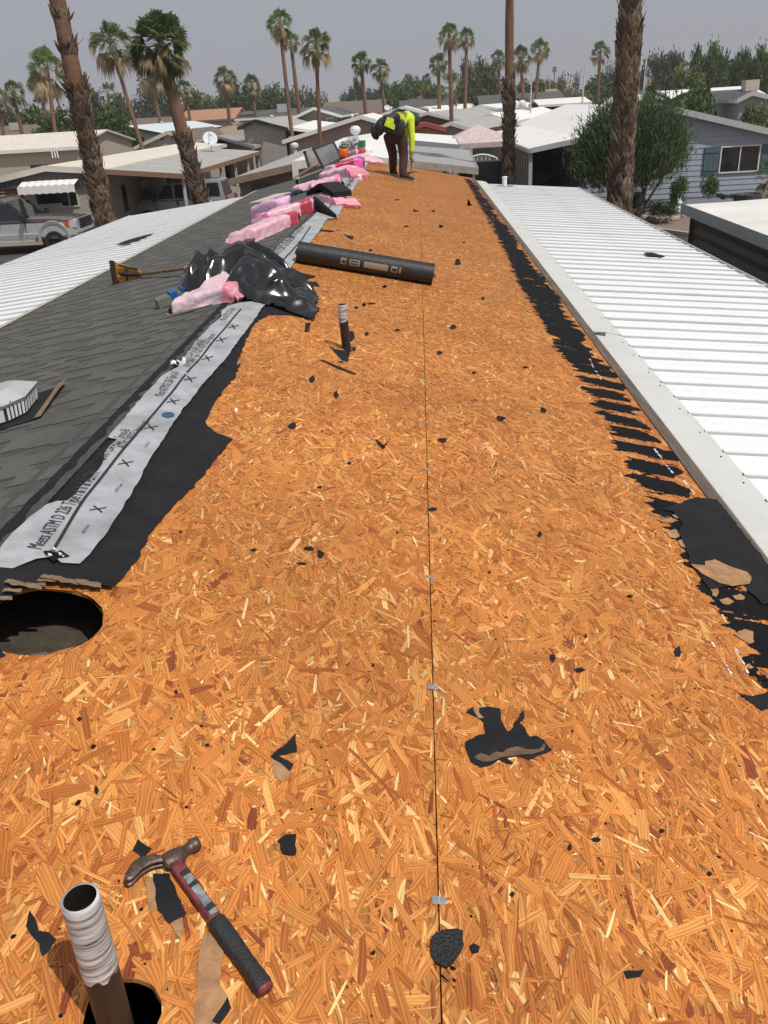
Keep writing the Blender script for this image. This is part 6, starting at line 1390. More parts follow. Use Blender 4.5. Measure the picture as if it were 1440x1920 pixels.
ysec([(-.060, -.006, Zc, .0130, .0130), (-.058, -.006, Zc, .0142, .0142), (-.046, -.006, Zc, .0142, .0142), (-.044, -.006, Zc, .0120, .0120), (-.034, -.004, Zc, .0105, .0110), (-.026, -.002, Zc, .0125, .0125), (-.020, .0, Zc, .0175, .0135), (.0, .001, Zc, .020, .0140), (.016, .0, Zc, .0175, .0135), (.020, -.002, Zc, .015, .0125)])
mb.build('head', m_hsteel, ham, smooth=True, local=True)
mb = MB()
for s_ in (-1, 1):
    path = []; 
    for i in range(11):
        t = i/10; y = .016+.078*t; x = -.006-.013*math.sin(math.pi*min(1, t*1.05))+.008*t**2; w = .0150*(1-t)**.6+.0055; path.append((x, y, Zc+s_*(.0062+.0015*t), w, .0058-.0025*t))
    vs = []
    for (x, y, z, a, b) in path:
        for k in range(8): tt = 2*math.pi*k/8; vs.append(H(x+a*math.cos(tt)*.85, y-a*math.cos(tt)*.5, z+b*math.sin(tt)))
    mb.add(vs, [(i*8+k, (i+1)*8+k, (i+1)*8+(k+1) % 8, i*8+(k+1) % 8) for i in range(10) for k in range(8)]+[tuple(range(87, 79, -1))])
mb.build('claw', m_hsteel, ham, smooth=True, local=True)
ham['kind'] = 'thing'

# ---- torn scraps of felt on the bare boards
def scrap(label, px, mat=m_felt, h=.0032, seed=1, amp=.0025, step=.012, group=None, curl=0.0, thick=.0012, name='felt_scrap'):
    P = [D(*q) for q in px]; cx = sum(p[0] for p in P)/len(P); cy = sum(p[1] for p in P)/len(P)
    ol = jag([(p[0], p[1]) for p in P], amp, step, seed); r_ = max(math.hypot(p[0]-cx, p[1]-cy) for p in P)
    a = random.Random(seed).uniform(0, 6.28); ux, uy = math.cos(a), math.sin(a)
    def hf(x, y):
        d = ((x-cx)*ux+(y-cy)*uy)/r_; return h+curl*max(0, d-.1)**1.6*r_+.0008*mnoise.noise(Vector((x*60, y*60, seed)))
    o = sheet(name, ol, mat, None, hf, grid=max(.012, r_*.28), surf=zdeck, thick=thick)
    set_origin_low(o); return tag(o, label, 'felt scrap', group)
def kid(o, px, mat, h, seed, amp=.002, step=.012, name='brown_backing', thick=.0008):
    P = [D(*q) for q in px]; k = sheet(name, jag([(p[0], p[1]) for p in P], amp, step, seed), mat, None, lambda x, y: h, grid=.02, surf=zdeck, thick=thick)
    k.parent = o; k.location = -Vector(o.location); return k
m_brownfelt = M('scuffed_brown_felt', (.13, .075, .04), .9, var=.55, scale=50, bump=.4, bscale=160)
S1 = [(873, 1338), (888, 1327), (902, 1329), (915, 1327), (937, 1330), (940, 1346), (943, 1359), (952, 1374), (962, 1365), (964, 1357), (974, 1346), (981, 1329), (983, 1340), (981, 1352), (975, 1357), (985, 1368), (993, 1383), (1006, 1382), (1020, 1390), (1036, 1409), (1024, 1414), (999, 1425), (988, 1426), (968, 1419), (950, 1423), (963, 1435), (952, 1435), (935, 1427), (913, 1439), (902, 1441), (882, 1429), (875, 1409), (873, 1393), (892, 1382), (909, 1379), (907, 1357), (900, 1351), (895, 1348)]
o = scrap('largest torn black felt patch with scuffed brown rim, right of the chalk seam', S1, seed=1)
kid(o, [(890, 1424), (902, 1415), (918, 1421), (930, 1413), (943, 1415), (949, 1408), (971, 1403), (988, 1409), (1013, 1407), (1020, 1396), (1022, 1402), (1019, 1410), (999, 1417), (966, 1420), (938, 1424), (918, 1431), (906, 1432), (893, 1427)], m_brownfelt, .0056, 2)
kid(o, [(887, 1328), (899, 1329), (898, 1340), (907, 1349), (896, 1350), (890, 1340)], m_kraft, .0056, 3)
o = scrap('folded black scrap with tan torn underside, left of the seam in the foreground', [(557, 1391), (558, 1413), (522, 1420), (551, 1435), (543, 1449), (509, 1420), (522, 1408)], seed=4, curl=.5)
kid(o, [(508, 1424), (530, 1436), (546, 1449), (536, 1464), (529, 1469), (514, 1454)], m_kraft, .0030, 5)
scrap('small folded square of black felt midway between the hammer and the seam', [(522, 1578), (536, 1568), (556, 1566), (556, 1610), (531, 1605)], seed=6, curl=.3); 
o = scrap('black felt piece under the hammer head with tan torn edge', [(288, 1640), (318, 1640), (350, 1714), (346, 1722), (319, 1735), (296, 1710), (292, 1667)], seed=7)
kid(o, [(274, 1644), (286, 1648), (294, 1671), (298, 1694), (288, 1712), (278, 1702)], m_kraft, .0034, 8); kid(o, [(320, 1733), (343, 1722), (345, 1738), (338, 1765), (330, 1752)], m_kraft, .0034, 9)
scrap('black felt corner poking out above the hammer claw', [(249, 1597), (259, 1576), (284, 1593), (268, 1613)], seed=10)
o = scrap('long tan strip of torn paper under the hammer grip', [(383, 1753), (408, 1764), (420, 1788), (412, 1850), (428, 1869), (405, 1945), (360, 1945), (369, 1850), (373, 1803)], mat=m_kraft, seed=11, curl=.06, name='paper_scrap')
kid(o, [(428, 1873), (434, 1893), (412, 1925), (397, 1918)], m_felt, .0045, 12, name='felt_corner')
scrap('jagged black scrap left of the near pipe', [(50, 1741), (60, 1722), (70, 1733), (74, 1749), (93, 1751), (107, 1764), (93, 1786), (80, 1796), (74, 1772), (58, 1755)], seed=13, curl=.7)
o = scrap('thick lump of melted black tar across the seam in the foreground', [(820, 1751), (845, 1748), (869, 1751), (869, 1775), (857, 1799), (837, 1819), (818, 1809), (808, 1795), (807, 1775)], mat=M('melted_tar', (.012, .012, .013), .45, var=.4, scale=60, bump=1.0, bscale=140), seed=14, h=.002, thick=.007, amp=.004, name='tar_lump')
scrap('pea sized black blob beside the melted tar lump', [(881, 1778), (889, 1774), (899, 1779), (897, 1788), (886, 1790)], seed=15, h=.002, thick=.006, name='tar_lump', amp=.001)
scrap('small black scrap near the bottom right of the deck', [(1208, 1820), (1200, 1834), (1175, 1838), (1170, 1825)], seed=16, curl=.5)
scrap('black felt piece hugging the base of the far vent pipe', [(617, 650), (628, 656), (645, 658), (657, 655), (655, 668), (652, 680), (640, 676), (630, 664)], seed=17)
scrap('black scrap tucked behind the far vent pipe', [(655, 621), (664, 623), (665, 634), (660, 642), (654, 640)], seed=18)
scrap('long thin dark sliver lying below the far vent pipe', [(600, 676), (606, 676), (640, 690), (669, 702), (666, 704), (636, 694)], seed=19, amp=.001)
scrap('curled black strip above the three small scraps mid deck', [(703, 824), (712, 830), (726, 841), (728, 847), (716, 842), (708, 834)], seed=20, curl=1.2)
scrap('black bar shaped scrap near the bag tail', [(573, 607), (583, 606), (579, 624), (571, 624)], seed=21, amp=.001)
scrap('wide torn felt tongue behind the curled underlayment flap', [(560, 428), (578, 425), (600, 430), (627, 434), (640, 431), (622, 436), (590, 433)], seed=22, amp=.01, step=.04, curl=.1)
scrap('dark felt corner right of the felt tongue', [(645, 440), (664, 444), (660, 450), (652, 447)], seed=23, amp=.006)
small = [(549, 800, 11, 7), (580, 1031, 14, 5), (600, 1042, 8, 7), (566, 1059, 13, 4), (812, 956, 10, 5), (831, 826, 11, 6), (1018, 770, 9, 6), (938, 785, 12, 7), (630, 743, 5, 8), (850, 615, 8, 4), (823, 663, 7, 4), (683, 572, 5, 6), (697, 570, 10, 3), (668, 578, 6, 3), (858, 495, 8, 5), (722, 538, 5, 5), (688, 627, 5, 4), (1270, 1226, 9, 10), (1085, 1258, 12, 5), (1068, 1592, 6, 8), (1116, 1577, 10, 5), (181, 1484, 5, 9), (1036, 1236, 7, 9), (476, 1033, 7, 3), (585, 712, 6, 9), (640, 680, 7, 3), (780, 396, 6, 2), (812, 397, 5, 2), (762, 425, 7, 2), (827, 425, 6, 3), (695, 470, 4, 3), (1098, 1195, 3, 4), (600, 915, 5, 3), (745, 1000, 4, 3), (918, 1075, 4, 3), (1180, 1120, 6, 3), (330, 1300, 5, 4), (700, 1250, 4, 3), (1010, 1005, 6, 4), (655, 870, 5, 3), (890, 700, 5, 3), (905, 560, 5, 3), (985, 690, 6, 3), (745, 620, 5, 3), (870, 455, 4, 2), (1240, 1560, 6, 5), (960, 1680, 5, 5), (390, 1400, 5, 5), (150, 1350, 5, 5), (700, 1790, 5, 5), (1330, 1640, 6, 6), (880, 385, 5, 2), (745, 375, 5, 2)]
r = random.Random(31)
ORD = ['nearest', 'second nearest', 'third nearest', 'fourth nearest', 'fifth nearest', 'sixth nearest', 'seventh nearest', 'eighth nearest', 'ninth nearest']
BANDS = [(1.22, 'by the hammer handle'), (1.75, 'by the largest patch'), (2.45, 'beside the roof opening'), (3.6, 'beside the lettering'), (5.3, 'by the far pipe'), (8.2, 'beside the rubbish bag'), (40, 'beyond the black roll')]
cnt_ = {}; lab_ = {}
for i in sorted(range(len(small)), key=lambda q: D(small[q][0], small[q][1])[1]):
    p = D(small[i][0], small[i][1]); k = (next(t for y, t in BANDS if p[1] < y), 'left' if p[0] < SEAM_X else 'right'); n = cnt_.get(k, 0); cnt_[k] = n+1
    lab_[i] = 'felt bit %s of the seam, %s of those %s' % (k[1], ORD[min(n, 8)], k[0])
for i, (px, py, a, b) in enumerate(small):
    k = 6; ph = r.uniform(0, 6); pts = [(px+a*math.cos(-2*math.pi*j/k)*r.uniform(.5, 1.15), py+b*math.sin(-2*math.pi*j/k)*r.uniform(.5, 1.15)) for j in range(k)]
    scrap(lab_[i], pts, seed=100+i, curl=r.choice((0, .4, .9)), group='small felt scraps on the bare deck', amp=.0015, step=.012)
# crumbs too small to count
g_ = np.random.default_rng(5); mb = MB()
for i in range(420):
    y = g_.uniform(.7, 1)*(20.8**g_.random())*1.0; x = g_.uniform(XR+.2, XE-.12)
    if in_hole(x, y, .01) or y > 20.8: continue
    s = abs(g_.normal(0, .0024))+.0012; a0 = g_.uniform(0, 6.28); z = .0030
    mb.poly([deck_pt(x+s*math.cos(a0+a)*g_.uniform(.5, 1.3), y+s*math.sin(a0+a)*g_.uniform(.5, 1.3)*1.2, z) for a in (0, 1.3, 2.5, 3.8, 5.1)])
mb.build('felt_crumbs', m_felt_old, home, kind='stuff')
# small pale plaster bead
o = scrap('tiny white bead of caulk left of the deck centre', [(441, 769), (446, 769), (446, 774), (441, 774)], mat=m_chip, seed=90, thick=.006, amp=.0, name='caulk_bead'); o['category'] = 'debris'

# ---- H clips along the seam
for i, (px, py) in enumerate([(818, 1690), (808, 1290), (804, 1083), (801, 882), (799, 793), (799, 716)]):
    p = Vector(D(px, py)); root = thing('sheathing_clip', 'shiny metal clip straddling the board seam, %s from the melted tar lump' % ('first', 'second', 'third', 'fourth', 'fifth', 'sixth')[i], 'metal clip', (SEAM_X, p.y, zdeck(SEAM_X)), 'clips along the seam'); rz_ = r.uniform(-.06, .06)
    mb = MB()
    def q_(x, y, h): v = Vector((x*math.cos(rz_)-y*math.sin(rz_), x*math.sin(rz_)+y*math.cos(rz_), 0)); return Vector((v.x, v.y, -MS*v.x))+ND*h
    mb.slab([q_(-.013, -.009, .0030), q_(.013, -.009, .0030), q_(.013, .009, .0030), q_(-.013, .009, .0030)], ND, .0011); mb.build('plate', m_steel, root, local=True)
    mb = MB(); mb.slab([q_(-.002, -.0088, .0042), q_(.002, -.0088, .0042), q_(.002, .0088, .0042), q_(-.002, .0088, .0042)], ND, .0008); mb.build('crimp', m_grey_roof, root, local=True)
# bent wire near the bottom right
p = Vector(D(928, 1830)); w = thing('bent_wire', 'little bent loop of rusty wire near the bottom edge', 'wire', tuple(p)); mb = MB(); mb.tube([(-.012, .01, .004), (-.004, .013, .004), (.004, -.014, .004), (-.004, -.011, .004), (-.010, .006, .004)], .0009, 5); mb.build('wire', m_hsteel, w, local=True)

# ---- roll of black underlayment
A0 = Vector(D(556, 492)); A1 = Vector(D(809, 534)); rad = .088; ax = (A1-A0).normalized(); root = thing('felt_roll', 'full roll of black roofing felt lying across the deck', 'roll', tuple((A0+A1)/2))
c = (A0+A1)/2; up = ND; sd = ax.cross(up).normalized(); L = (A1-A0).length; mb = MB(); n = 40; m_ = 30; vs = []
def rollp(x, t, rr): return ax*x+up*(rad+.003)+(sd*math.cos(t)+up*math.sin(t))*rr
for i in range(m_+1):
    x = -L/2+L*i/m_
    for k in range(n): t = 2*math.pi*k/n; vs.append(rollp(x, t, rad*(1+.004*math.sin(i*9.1+k*.7)+.006*mnoise.noise(Vector((x*30, t, 3))))))
m_roll = M('rolled_felt', (.014, .014, .015), .55, var=.3, scale=6, streak=(1, 1, 1), bump=.35, bscale=40)
mb.add(vs, [(i*n+k, i*n+(k+1) % n, (i+1)*n+(k+1) % n, (i+1)*n+k) for i in range(m_) for k in range(n)]); mb.build('roll', m_roll, root, smooth=True, local=True)
for s_ in (-1, 1):
    mb = MB(); x = s_*(L/2); turns = 6; vs = []; N_ = turns*24
    for i in range(N_+1):
        t = 2*math.pi*i/24; rr = .03+(rad-.03)*i/N_; vs += [rollp(x-s_*.001, t, rr), rollp(x-s_*(.006+.004*((i//24) % 2)), t, max(.02, rr-(rad-.03)/turns))]
    mb.add(vs, [(2*i, 2*i+1, 2*i+3, 2*i+2) for i in range(N_)]); mb.build('roll_end', m_felt, root, local=True)
mb = MB(); mb.tube([rollp(-L/2-.02, 0, 0), rollp(L/2+.022, 0, 0)], .026, 12); mb.build('core_tube', m_kraft, root, local=True)
m_lab = M('paper_label', (.27, .22, .17), .8, var=.12, scale=20)
side = -1 if (sd.y > 0) else 1
t0_ = math.pi if sd.y > 0 else 0.0
def label_band(x0, x1, a0, a1, mat, name, par, off=.0012):
    mb = MB(); vs = []; N_ = 8
    for i in range(N_+1):
        a = a0+(a1-a0)*i/N_; t = (math.pi+a) if sd.y > 0 else -a; vs += [rollp(x0, t, rad*1.012+off), rollp(x1, t, rad*1.012+off)]
    mb.add(vs, [(2*i, 2*i+1, 2*i+3, 2*i+2) for i in range(N_)]); return mb.build(name, mat, par, local=True)
lb = label_band(-.21, .31, -.30, .28, m_lab, 'paper_label', root)
for x0_, x1_ in ((-.16, -.135), (-.045, -.01), (.20, .225), (.28, .295)): label_band(x0_, x1_, -.30, .28, m_print, 'printed_bar', lb, .0022)
for x0_, x1_, a0, a1 in ((-.20, -.165, -.1, .15), (-.125, -.06, -.2, -.08), (-.125, -.06, .05, .15), (.235, .275, -.1, .15)): label_band(x0_, x1_, a0, a1, m_print, 'printed_line', lb, .0022)

# ---- crumpled black rubbish bag over the ridge
m_bag = M('black_polythene', (.0085, .0085, .010), .17, var=.2, scale=5, spec=.7, bump=.2, bscale=14)
def crumple(p, s, seed):
    v = 0; f = s; a = 1.0
    for i in range(3): v += a*(abs(mnoise.noise(p*f+Vector((seed, i*7, 0))))*2-.35); f *= 2.1; a *= .5
    return v
def blob(name, c, axes, sub, amp, seed, mat, parent, floor=zroof, crush=2.2, smooth=False, flat=.0):
    bm = bmesh.new(); bmesh.ops.create_icosphere(bm, subdivisions=sub, radius=1); Mx = Matrix(axes).transposed(); o_ = ORG[parent]
    for v in bm.verts:
        d = v.co.normalized(); k = 1+amp*crumple(d, crush, seed)*-1; q = Vector(c)+Mx @ (d*k); z = floor(q.x)+.006
        if q.z < z: q.z = z+.004*abs(mnoise.noise(q*9))
        v.co = q-o_
    me = bpy.data.meshes.new(name); bm.to_mesh(me); bm.free(); me.materials.append(mat)
    if smooth: me.polygons.foreach_set('use_smooth', [True]*len(me.polygons))
    ob = bpy.data.objects.new(name, me); COL.objects.link(ob); ob.parent = parent; ORG[ob] = o_; return ob
yb_ = 6.35; bc = Vector(at_y(452, 545, yb_)); bag = thing('rubbish_bag', 'shiny crumpled black rubbish bag slumped over the ridge by the pink packet', 'bag', (bc.x, bc.y, zroof(bc.x)))
gx0, gx1, gy0, gy1 = bc.x-.50, bc.x+.66, 5.35, 7.0; nx_, ny_ = 120, 140; rows = []
tail = Vector(D(582, 598))
def lobe(x, y, cx, cy, rx, ry, h, rot=0):
    dx, dy = x-cx, y-cy; c_, s_ = math.cos(rot), math.sin(rot); u, v = (dx*c_+dy*s_)/rx, (-dx*s_+dy*c_)/ry; d = u*u+v*v; return h*max(0, 1-d)**.6 if d < 1 else 0
mb = MB(); vs = []; keep = {}; HT = np.zeros((ny_+1, nx_+1))
for j in range(ny_+1):
    for i in range(nx_+1):
        x = gx0+(gx1-gx0)*i/nx_; y = gy0+(gy1-gy0)*j/ny_
        h = max(lobe(x, y, bc.x-.22, 6.45, .29, .40, .27), lobe(x, y, bc.x+.06, 6.30, .38, .46, .31, .3), lobe(x, y, bc.x+.26, 6.02, .36, .42, .20, .6), lobe(x, y, (bc.x+tail.x)/2+.14, (5.95+tail.y)/2, .46, .14, .10, math.atan2(tail.y-5.95, tail.x-bc.x-.1)))
        p = Vector((x, y, 0)); cr = .0
        for q, (f_, a_) in enumerate(((2.6, .13), (5.2, .075), (10.5, .030), (21, .010))):
            w_ = p*f_+Vector((mnoise.noise(p*1.7)*1.6, mnoise.noise(p*1.7+Vector((5, 0, 0)))*1.6, q*3)); cr += a_*(abs(mnoise.noise(w_))**.8*2-.55)
        hh = (h-cr*min(1, h/.16))*.88; HT[j, i] = max(0.0, hh); keep[(i, j)] = h > .012
for _ in range(7):
    P_h = np.pad(HT, 1, mode='edge'); HT = .5*HT+.125*(P_h[:-2, 1:-1]+P_h[2:, 1:-1]+P_h[1:-1, :-2]+P_h[1:-1, 2:])
for j in range(ny_+1):
    for i in range(nx_+1):
        x = gx0+(gx1-gx0)*i/nx_; y = gy0+(gy1-gy0)*j/ny_; vs.append((x, y, zroof(x)+float(HT[j, i])+.004))
mb.add(vs, [(j*(nx_+1)+i, j*(nx_+1)+i+1, (j+1)*(nx_+1)+i+1, (j+1)*(nx_+1)+i) for j in range(ny_) for i in range(nx_) if keep[(i, j)] and keep[(i+1, j)] and keep[(i, j+1)] and keep[(i+1, j+1)]])
mb.build('polythene', m_bag, bag, smooth=True)

# ---- pink wrapped shingle bundles
m_pink = M('pink_plastic_wrap', (.74, .43, .53), .36, var=.10, scale=9, bump=.5, bscale=22, attr=True, spec=.5)
WH = (1.15, 1.9, 1.6); PKW = (1, 1, 1); RED = (.55, .10, .13); MAG = (1.05, .25, .75); LIL = (.92, .95, 1.15); BLK = (.03, .04, .04)
def bundle(label, a, b, width, height, bands=(), seed=1, lift=0.0, wr_=.019, base=PKW, name='shingle_bundle', flip=1, ends=True):
    """soft package from sight line a to b (along its near lower edge), reaching width away from the camera"""
    A = RP(*a); B = RP(*b); root = thing(name, label, 'shingle bundle', (A.x, A.y, zroof(A.x)), 'pink packages along the ridge'); d = Vector((B.x-A.x, B.y-A.y, 0)); L = d.length; d.normalize(); nn = Vector((-d.y, d.x, 0))*flip
    if nn.y < 0: nn = -nn
    nu, nv = 44, 22; rr = random.Random(seed); mb = MB(); o_ = ORG[root]; per = [0.0]
    prof = []                                                # around: near side up, top, far side down
    for k in range(nv+1):
        t = k/nv
        if t < .25: prof.append((0, t/.25))
        elif t < .75: prof.append(((t-.25)/.5, 1))
        else: prof.append((1, (1-t)/.25))
    vs = []; cs = []
    for i in range(nu+1):
        u = i/nu; e = min(1, min(u, 1-u)/.05)**.5
        for (v, w) in prof:
            x = A+d*(u*L)+nn*(width*(.5+(v-.5)*(.90+.10*e))); zb_ = zroof(x.x)+lift+.004
            P = Vector((u*L*7, v*width*7, w*2+seed*3.1)); c_ = wr_*(mnoise.noise(P)+.7*mnoise.noise(P*2.3)+.5*abs(mnoise.noise(P*5.1)))
            rnd = .012*(1-abs(2*v-1)**6)
            h = height*w*(.80+.20*e)+(rnd if w == 1 else 0)+c_*(1 if w > .3 else .3)
            x = x+nn*(c_*.6*(1 if v > .5 else -1) if w < 1 else 0)+d*(c_*.5)
            vs.append((x.x, x.y, zb_+max(.0, h))); col = base
            for (u0, u1, cc) in bands:
                if u0+.03*mnoise.noise(P*2) <= u <= u1+.03*mnoise.noise(P*2+Vector((9, 0, 0))): col = cc
            k_ = rr.uniform(.96, 1.04); cs.append(tuple(q*k_ for q in col))
    m_ = nv+1; b0 = len(mb.v); mb.v += vs; mb.c += cs
    F = [(b0+i*m_+k, b0+i*m_+k+1, b0+(i+1)*m_+k+1, b0+(i+1)*m_+k) for i in range(nu) for k in range(nv)]
    if flip: F = [f[::-1] for f in F]
    F += [tuple(b0+k for k in range(m_)), tuple(b0+nu*m_+k for k in range(m_-1, -1, -1))]
    mb.f += F; mb.mi += [0]*len(F); mb.build('wrapper', m_pink, root, smooth=True, cols=True)
    if ends:
        for u, s_ in ((0, -1), (1, 1)):                      # gathered, folded ends
            mb = MB(); p = A+d*(u*L); fl_ = []
            for k in range(9):
                v = k/8; q = p+nn*(width*v)+d*(s_*(.02+.025*rr.random())); zz = zroof(q.x)+lift; fl_ += [(p.x+nn.x*width*v, p.y+nn.y*width*v, zz+height*.9), (q.x, q.y, zz+height*rr.uniform(.35, .6)), (p.x+nn.x*width*v+d.x*s_*.012, p.y+nn.y*width*v+d.y*s_*.012, zz+.008)]
            mb.add(fl_, [(3*k+j, 3*k+3+j, 3*k+4+j, 3*k+1+j) for k in range(8) for j in (0, 1)]); c_ = bands[-1][2] if bands and u == 1 and bands[-1][1] > .9 else base
            mb.c = [tuple(q*rr.uniform(.85, 1.05) for q in c_) for _ in mb.v]; mb.build('folded_end', m_pink, root, cols=True)
    return root, A, B, d, nn
pk, A, B, d_, n_ = bundle('torn crumpled pale pink packet beside the rubbish bag, nearest of the pink packages', (322, 594), (440, 571), .30, .085, ((.82, 1.0, (.9, .55, .6)),), seed=3, wr_=.022, base=(.98, 1.22, 1.12))
mb = MB(); q = A+d_*.05+n_*.30; mb.add([q+Vector((0, 0, .06)), q+d_*.12+Vector((0, .01, .07)), q+d_*.10+n_*.05+Vector((0, 0, .17)), q+d_*.30+Vector((0, 0, .07)), q+d_*.24+n_*.10+Vector((0, 0, .22)), q+d_*.42+Vector((0, 0, .08))], [(0, 1, 2), (1, 3, 4, 2), (3, 5, 4)]); mb.c = [(1, 1.2, 1.1)]*6; mb.build('torn_flap', m_pink, pk, cols=True)
mb = MB(); q = A-d_*.02-n_*.03; z = zroof(q.x)+.012; mb.slab([(q.x-.05, q.y-.04, zroof(q.x-.05)+.01), (q.x+.32, q.y-.03, zroof(q.x+.32)+.01), (q.x+.30, q.y+.12, zroof(q.x+.3)+.012), (q.x-.02, q.y+.10, zroof(q.x)+.012)], (0, 0, 1), .006); o = mb.build('shingle_piece', m_shingle, None, cols=True); set_origin_low(o); tag(o, 'loose shingle offcut under the near end of the torn pink packet', 'shingle')
bundle('long pink bundle with red band at its upper end, lowest on the left slope', (478, 456), (562, 419), .36, .13, ((.78, .97, RED),), seed=5)
bundle('pink bundle with broad red end stacked behind the lowest one', (500, 428), (592, 399), .36, .15, ((.0, .05, MAG), (.70, .95, RED)), seed=6)
b3 = bundle('torn open pink bundle spilling bent black ridge shingles', (571, 386), (628, 388), .40, .10, ((.9, 1.0, (1.1, .7, .8)),), seed=7)
mb = MB(); A3, B3 = b3[1], b3[2]; vs = []; n = 12                # stack of black ridge shingles, bent over the ridge
for s_ in range(6):
    lay = []
    for i in range(n+1):
        t = i/n; p = A3.lerp(B3, .06+.88*t)+b3[4]*.02; z = zroof(p.x)+.105+s_*.012+.075*(1-abs(2*t-1))
        lay.append((p.x, p.y-.01*(s_ % 2), z))
    b = len(mb.v); dn = b3[4]*.30
    mb.add([q for p in lay for q in (Vector(p), Vector(p)+dn, Vector(p)+Vector((0, 0, .009)), Vector(p)+dn+Vector((0, 0, .009)))], [f for i in range(n) for f in ((4*i+2, 4*i+3, 4*i+7, 4*i+6), (4*i, 4*i+2, 4*i+6, 4*i+4), (4*i+1, 4*i+5, 4*i+7, 4*i+3))]+[(0, 1, 3, 2), (4*n, 4*n+2, 4*n+3, 4*n+1)])
mb.c = [(.22, .22, .23)]*len(mb.v); o = mb.build('ridge_shingles', m_shingle, None, cols=True, kind=None); set_origin_low(o); tag(o, 'bent stack of black ridge shingles in the torn open pink bundle', 'shingles')
bundle('pink bundle with crumpled rosy end just behind the open one', (583, 366), (642, 353), .55, .15, ((.78, 1.0, (1.0, .55, .65)),), seed=8, wr_=.02)
bundle('pale pink bundle with wrinkled top in the middle of the row', (597, 347), (655, 336), .55, .17, ((.85, 1.0, (.95, .55, .62)),), seed=9, wr_=.022)
bundle('pink bundle with crimson panel on its side and magenta end', (622, 329), (683, 317), .5, .17, ((.12, .72, (.55, .03, .10)), (.72, 1.0, MAG)), seed=10)
bundle('small magenta and white package in front of the crimson panelled bundle', (650, 333), (676, 338), .28, .09, ((.0, .5, MAG), (.5, 1.0, WH)), seed=11, ends=False)
bundle('pink bundle at the far end below the green box', (636, 312), (684, 306), .45, .12, (), seed=12, wr_=.025)
bundle('crumpled red and pink wrapper heap beside the green box', (668, 301), (698, 297), .7, .20, ((.15, .62, RED), (.62, 1.0, WH)), seed=13, wr_=.05, ends=False)
bundle('small pink torn end poking out left of the ribbed vent', (548, 364), (562, 361), .4, .10, ((.3, .8, LIL),), seed=14, ends=False)
bundle('white and lilac wrapper lying over the second bundle', (522, 408), (548, 398), .5, .20, ((0, 1, LIL),), seed=15, wr_=.03, base=LIL, ends=False)

# ---- other gear along the ridge
m_alu = M('dull_aluminium', (.42, .43, .44), .35, metal=.8, var=.3, scale=8, bump=.15); m_green = M('green_carton', (.03, .21, .055), .6, var=.12, scale=6); m_orange = M('orange_plastic', (.62, .12, .015), .45, var=.1)
def ribbed_vent(label, a, b, h, tilt, Y_w=.35, seed=1):
    A = RP(*a); B = RP(*b); root = thing('ridge_vent', label, 'vent', (A.x, A.y, zroof(A.x))); d = (B-A); L = d.length; d.normalize(); nn = Vector((-d.y, d.x, 0)).normalized()
    if nn.y < 0: nn = -nn
    top = [A+Vector((0, 0, h)), B+Vector((0, 0, h)), B+nn*Y_w+Vector((0, 0, h*tilt)), A+nn*Y_w+Vector((0, 0, h*tilt))]; mb = MB(); mb.slab(top, (0, 0, 1), .012); mb.build('cover', m_cream, root)
    n = int(L/.07)
    for i in range(n): p = A+d*(L*(i+.5)/n); mb = MB(); mb.slab([p-d*.012+Vector((0, 0, .0)), p+d*.012+Vector((0, 0, .0)), p+d*.012+Vector((0, 0, h-.003)), p-d*.012+Vector((0, 0, h-.003))], -nn, .02); mb.build('fin', m_alu, root)
    mb = MB(); mb.slab([A+nn*.03, B+nn*.03, B+nn*.03+Vector((0, 0, h-.01)), A+nn*.03+Vector((0, 0, h-.01))], nn, .01); mb.build('filter', m_felt_old, root); return root
ribbed_vent('grey finned metal vent leaning beside the second pink bundle', (498, 402), (548, 384), .17, .8); ribbed_vent('grey finned metal vent lying left of the middle pink bundles', (560, 356), (606, 337), .19, .6, .12)
P_ = [RP(*q) for q in ((607, 321), (641, 302))]; root = thing('flashing_tray', 'black framed shiny aluminium tray propped by the far bundles', 'flashing', (P_[0].x, P_[0].y, zroof(P_[0].x))); d = P_[1]-P_[0]; d.z = 0; d.normalize(); nn = Vector((-d.y, d.x, 0)); nn = nn if nn.y > 0 else -nn; hgt = .46
q0, q1 = P_[0]+Vector((0, 0, .05)), P_[1]+Vector((0, 0, .05)); tilt = nn*.22+Vector((0, 0, hgt)); mb = MB(); mb.slab([q0, q1, q1+tilt, q0+tilt], nn, .02); mb.build('panel', m_alu, root)
for a_, b_ in ((q0, q1), (q1, q1+tilt), (q1+tilt, q0+tilt), (q0+tilt, q0)): mb = MB(); mb.tube([a_-nn*.01, b_-nn*.01], .035, 6); mb.build('frame', m_blacktrim, root)
mb = MB(); mb.tube([RP(607, 328)+Vector((0, 0, .08)), RP(642, 306)+Vector((0, 0, .08))], .075, 10); o = mb.build('pipe_offcut', m_roll, None, smooth=True); set_origin_low(o); tag(o, 'short black tube lying along the foot of the aluminium tray', 'tube')
a_ = RP(582, 322); b_ = Vector(at_y(571, 284, a_.y)); root = thing('pole', 'dark upright pole leaning left of the aluminium tray', 'pole', tuple(a_)); mb = MB(); mb.tube([(0, 0, 0), (b_-a_)*.6, b_-a_], [.035, .04, .035], 8); mb.build('shaft', m_charcoal, root, local=True); mb = MB(); mb.tube([(b_-a_)*.93, (b_-a_)*1.02], .05, 8); mb.build('cap', m_blacktrim, root, local=True); mb = MB(); mb.tube([(b_-a_)*.45, (b_-a_)*.45+Vector((.08, 0, .0))], .03, 6); mb.build('clamp', m_alu, root, local=True)
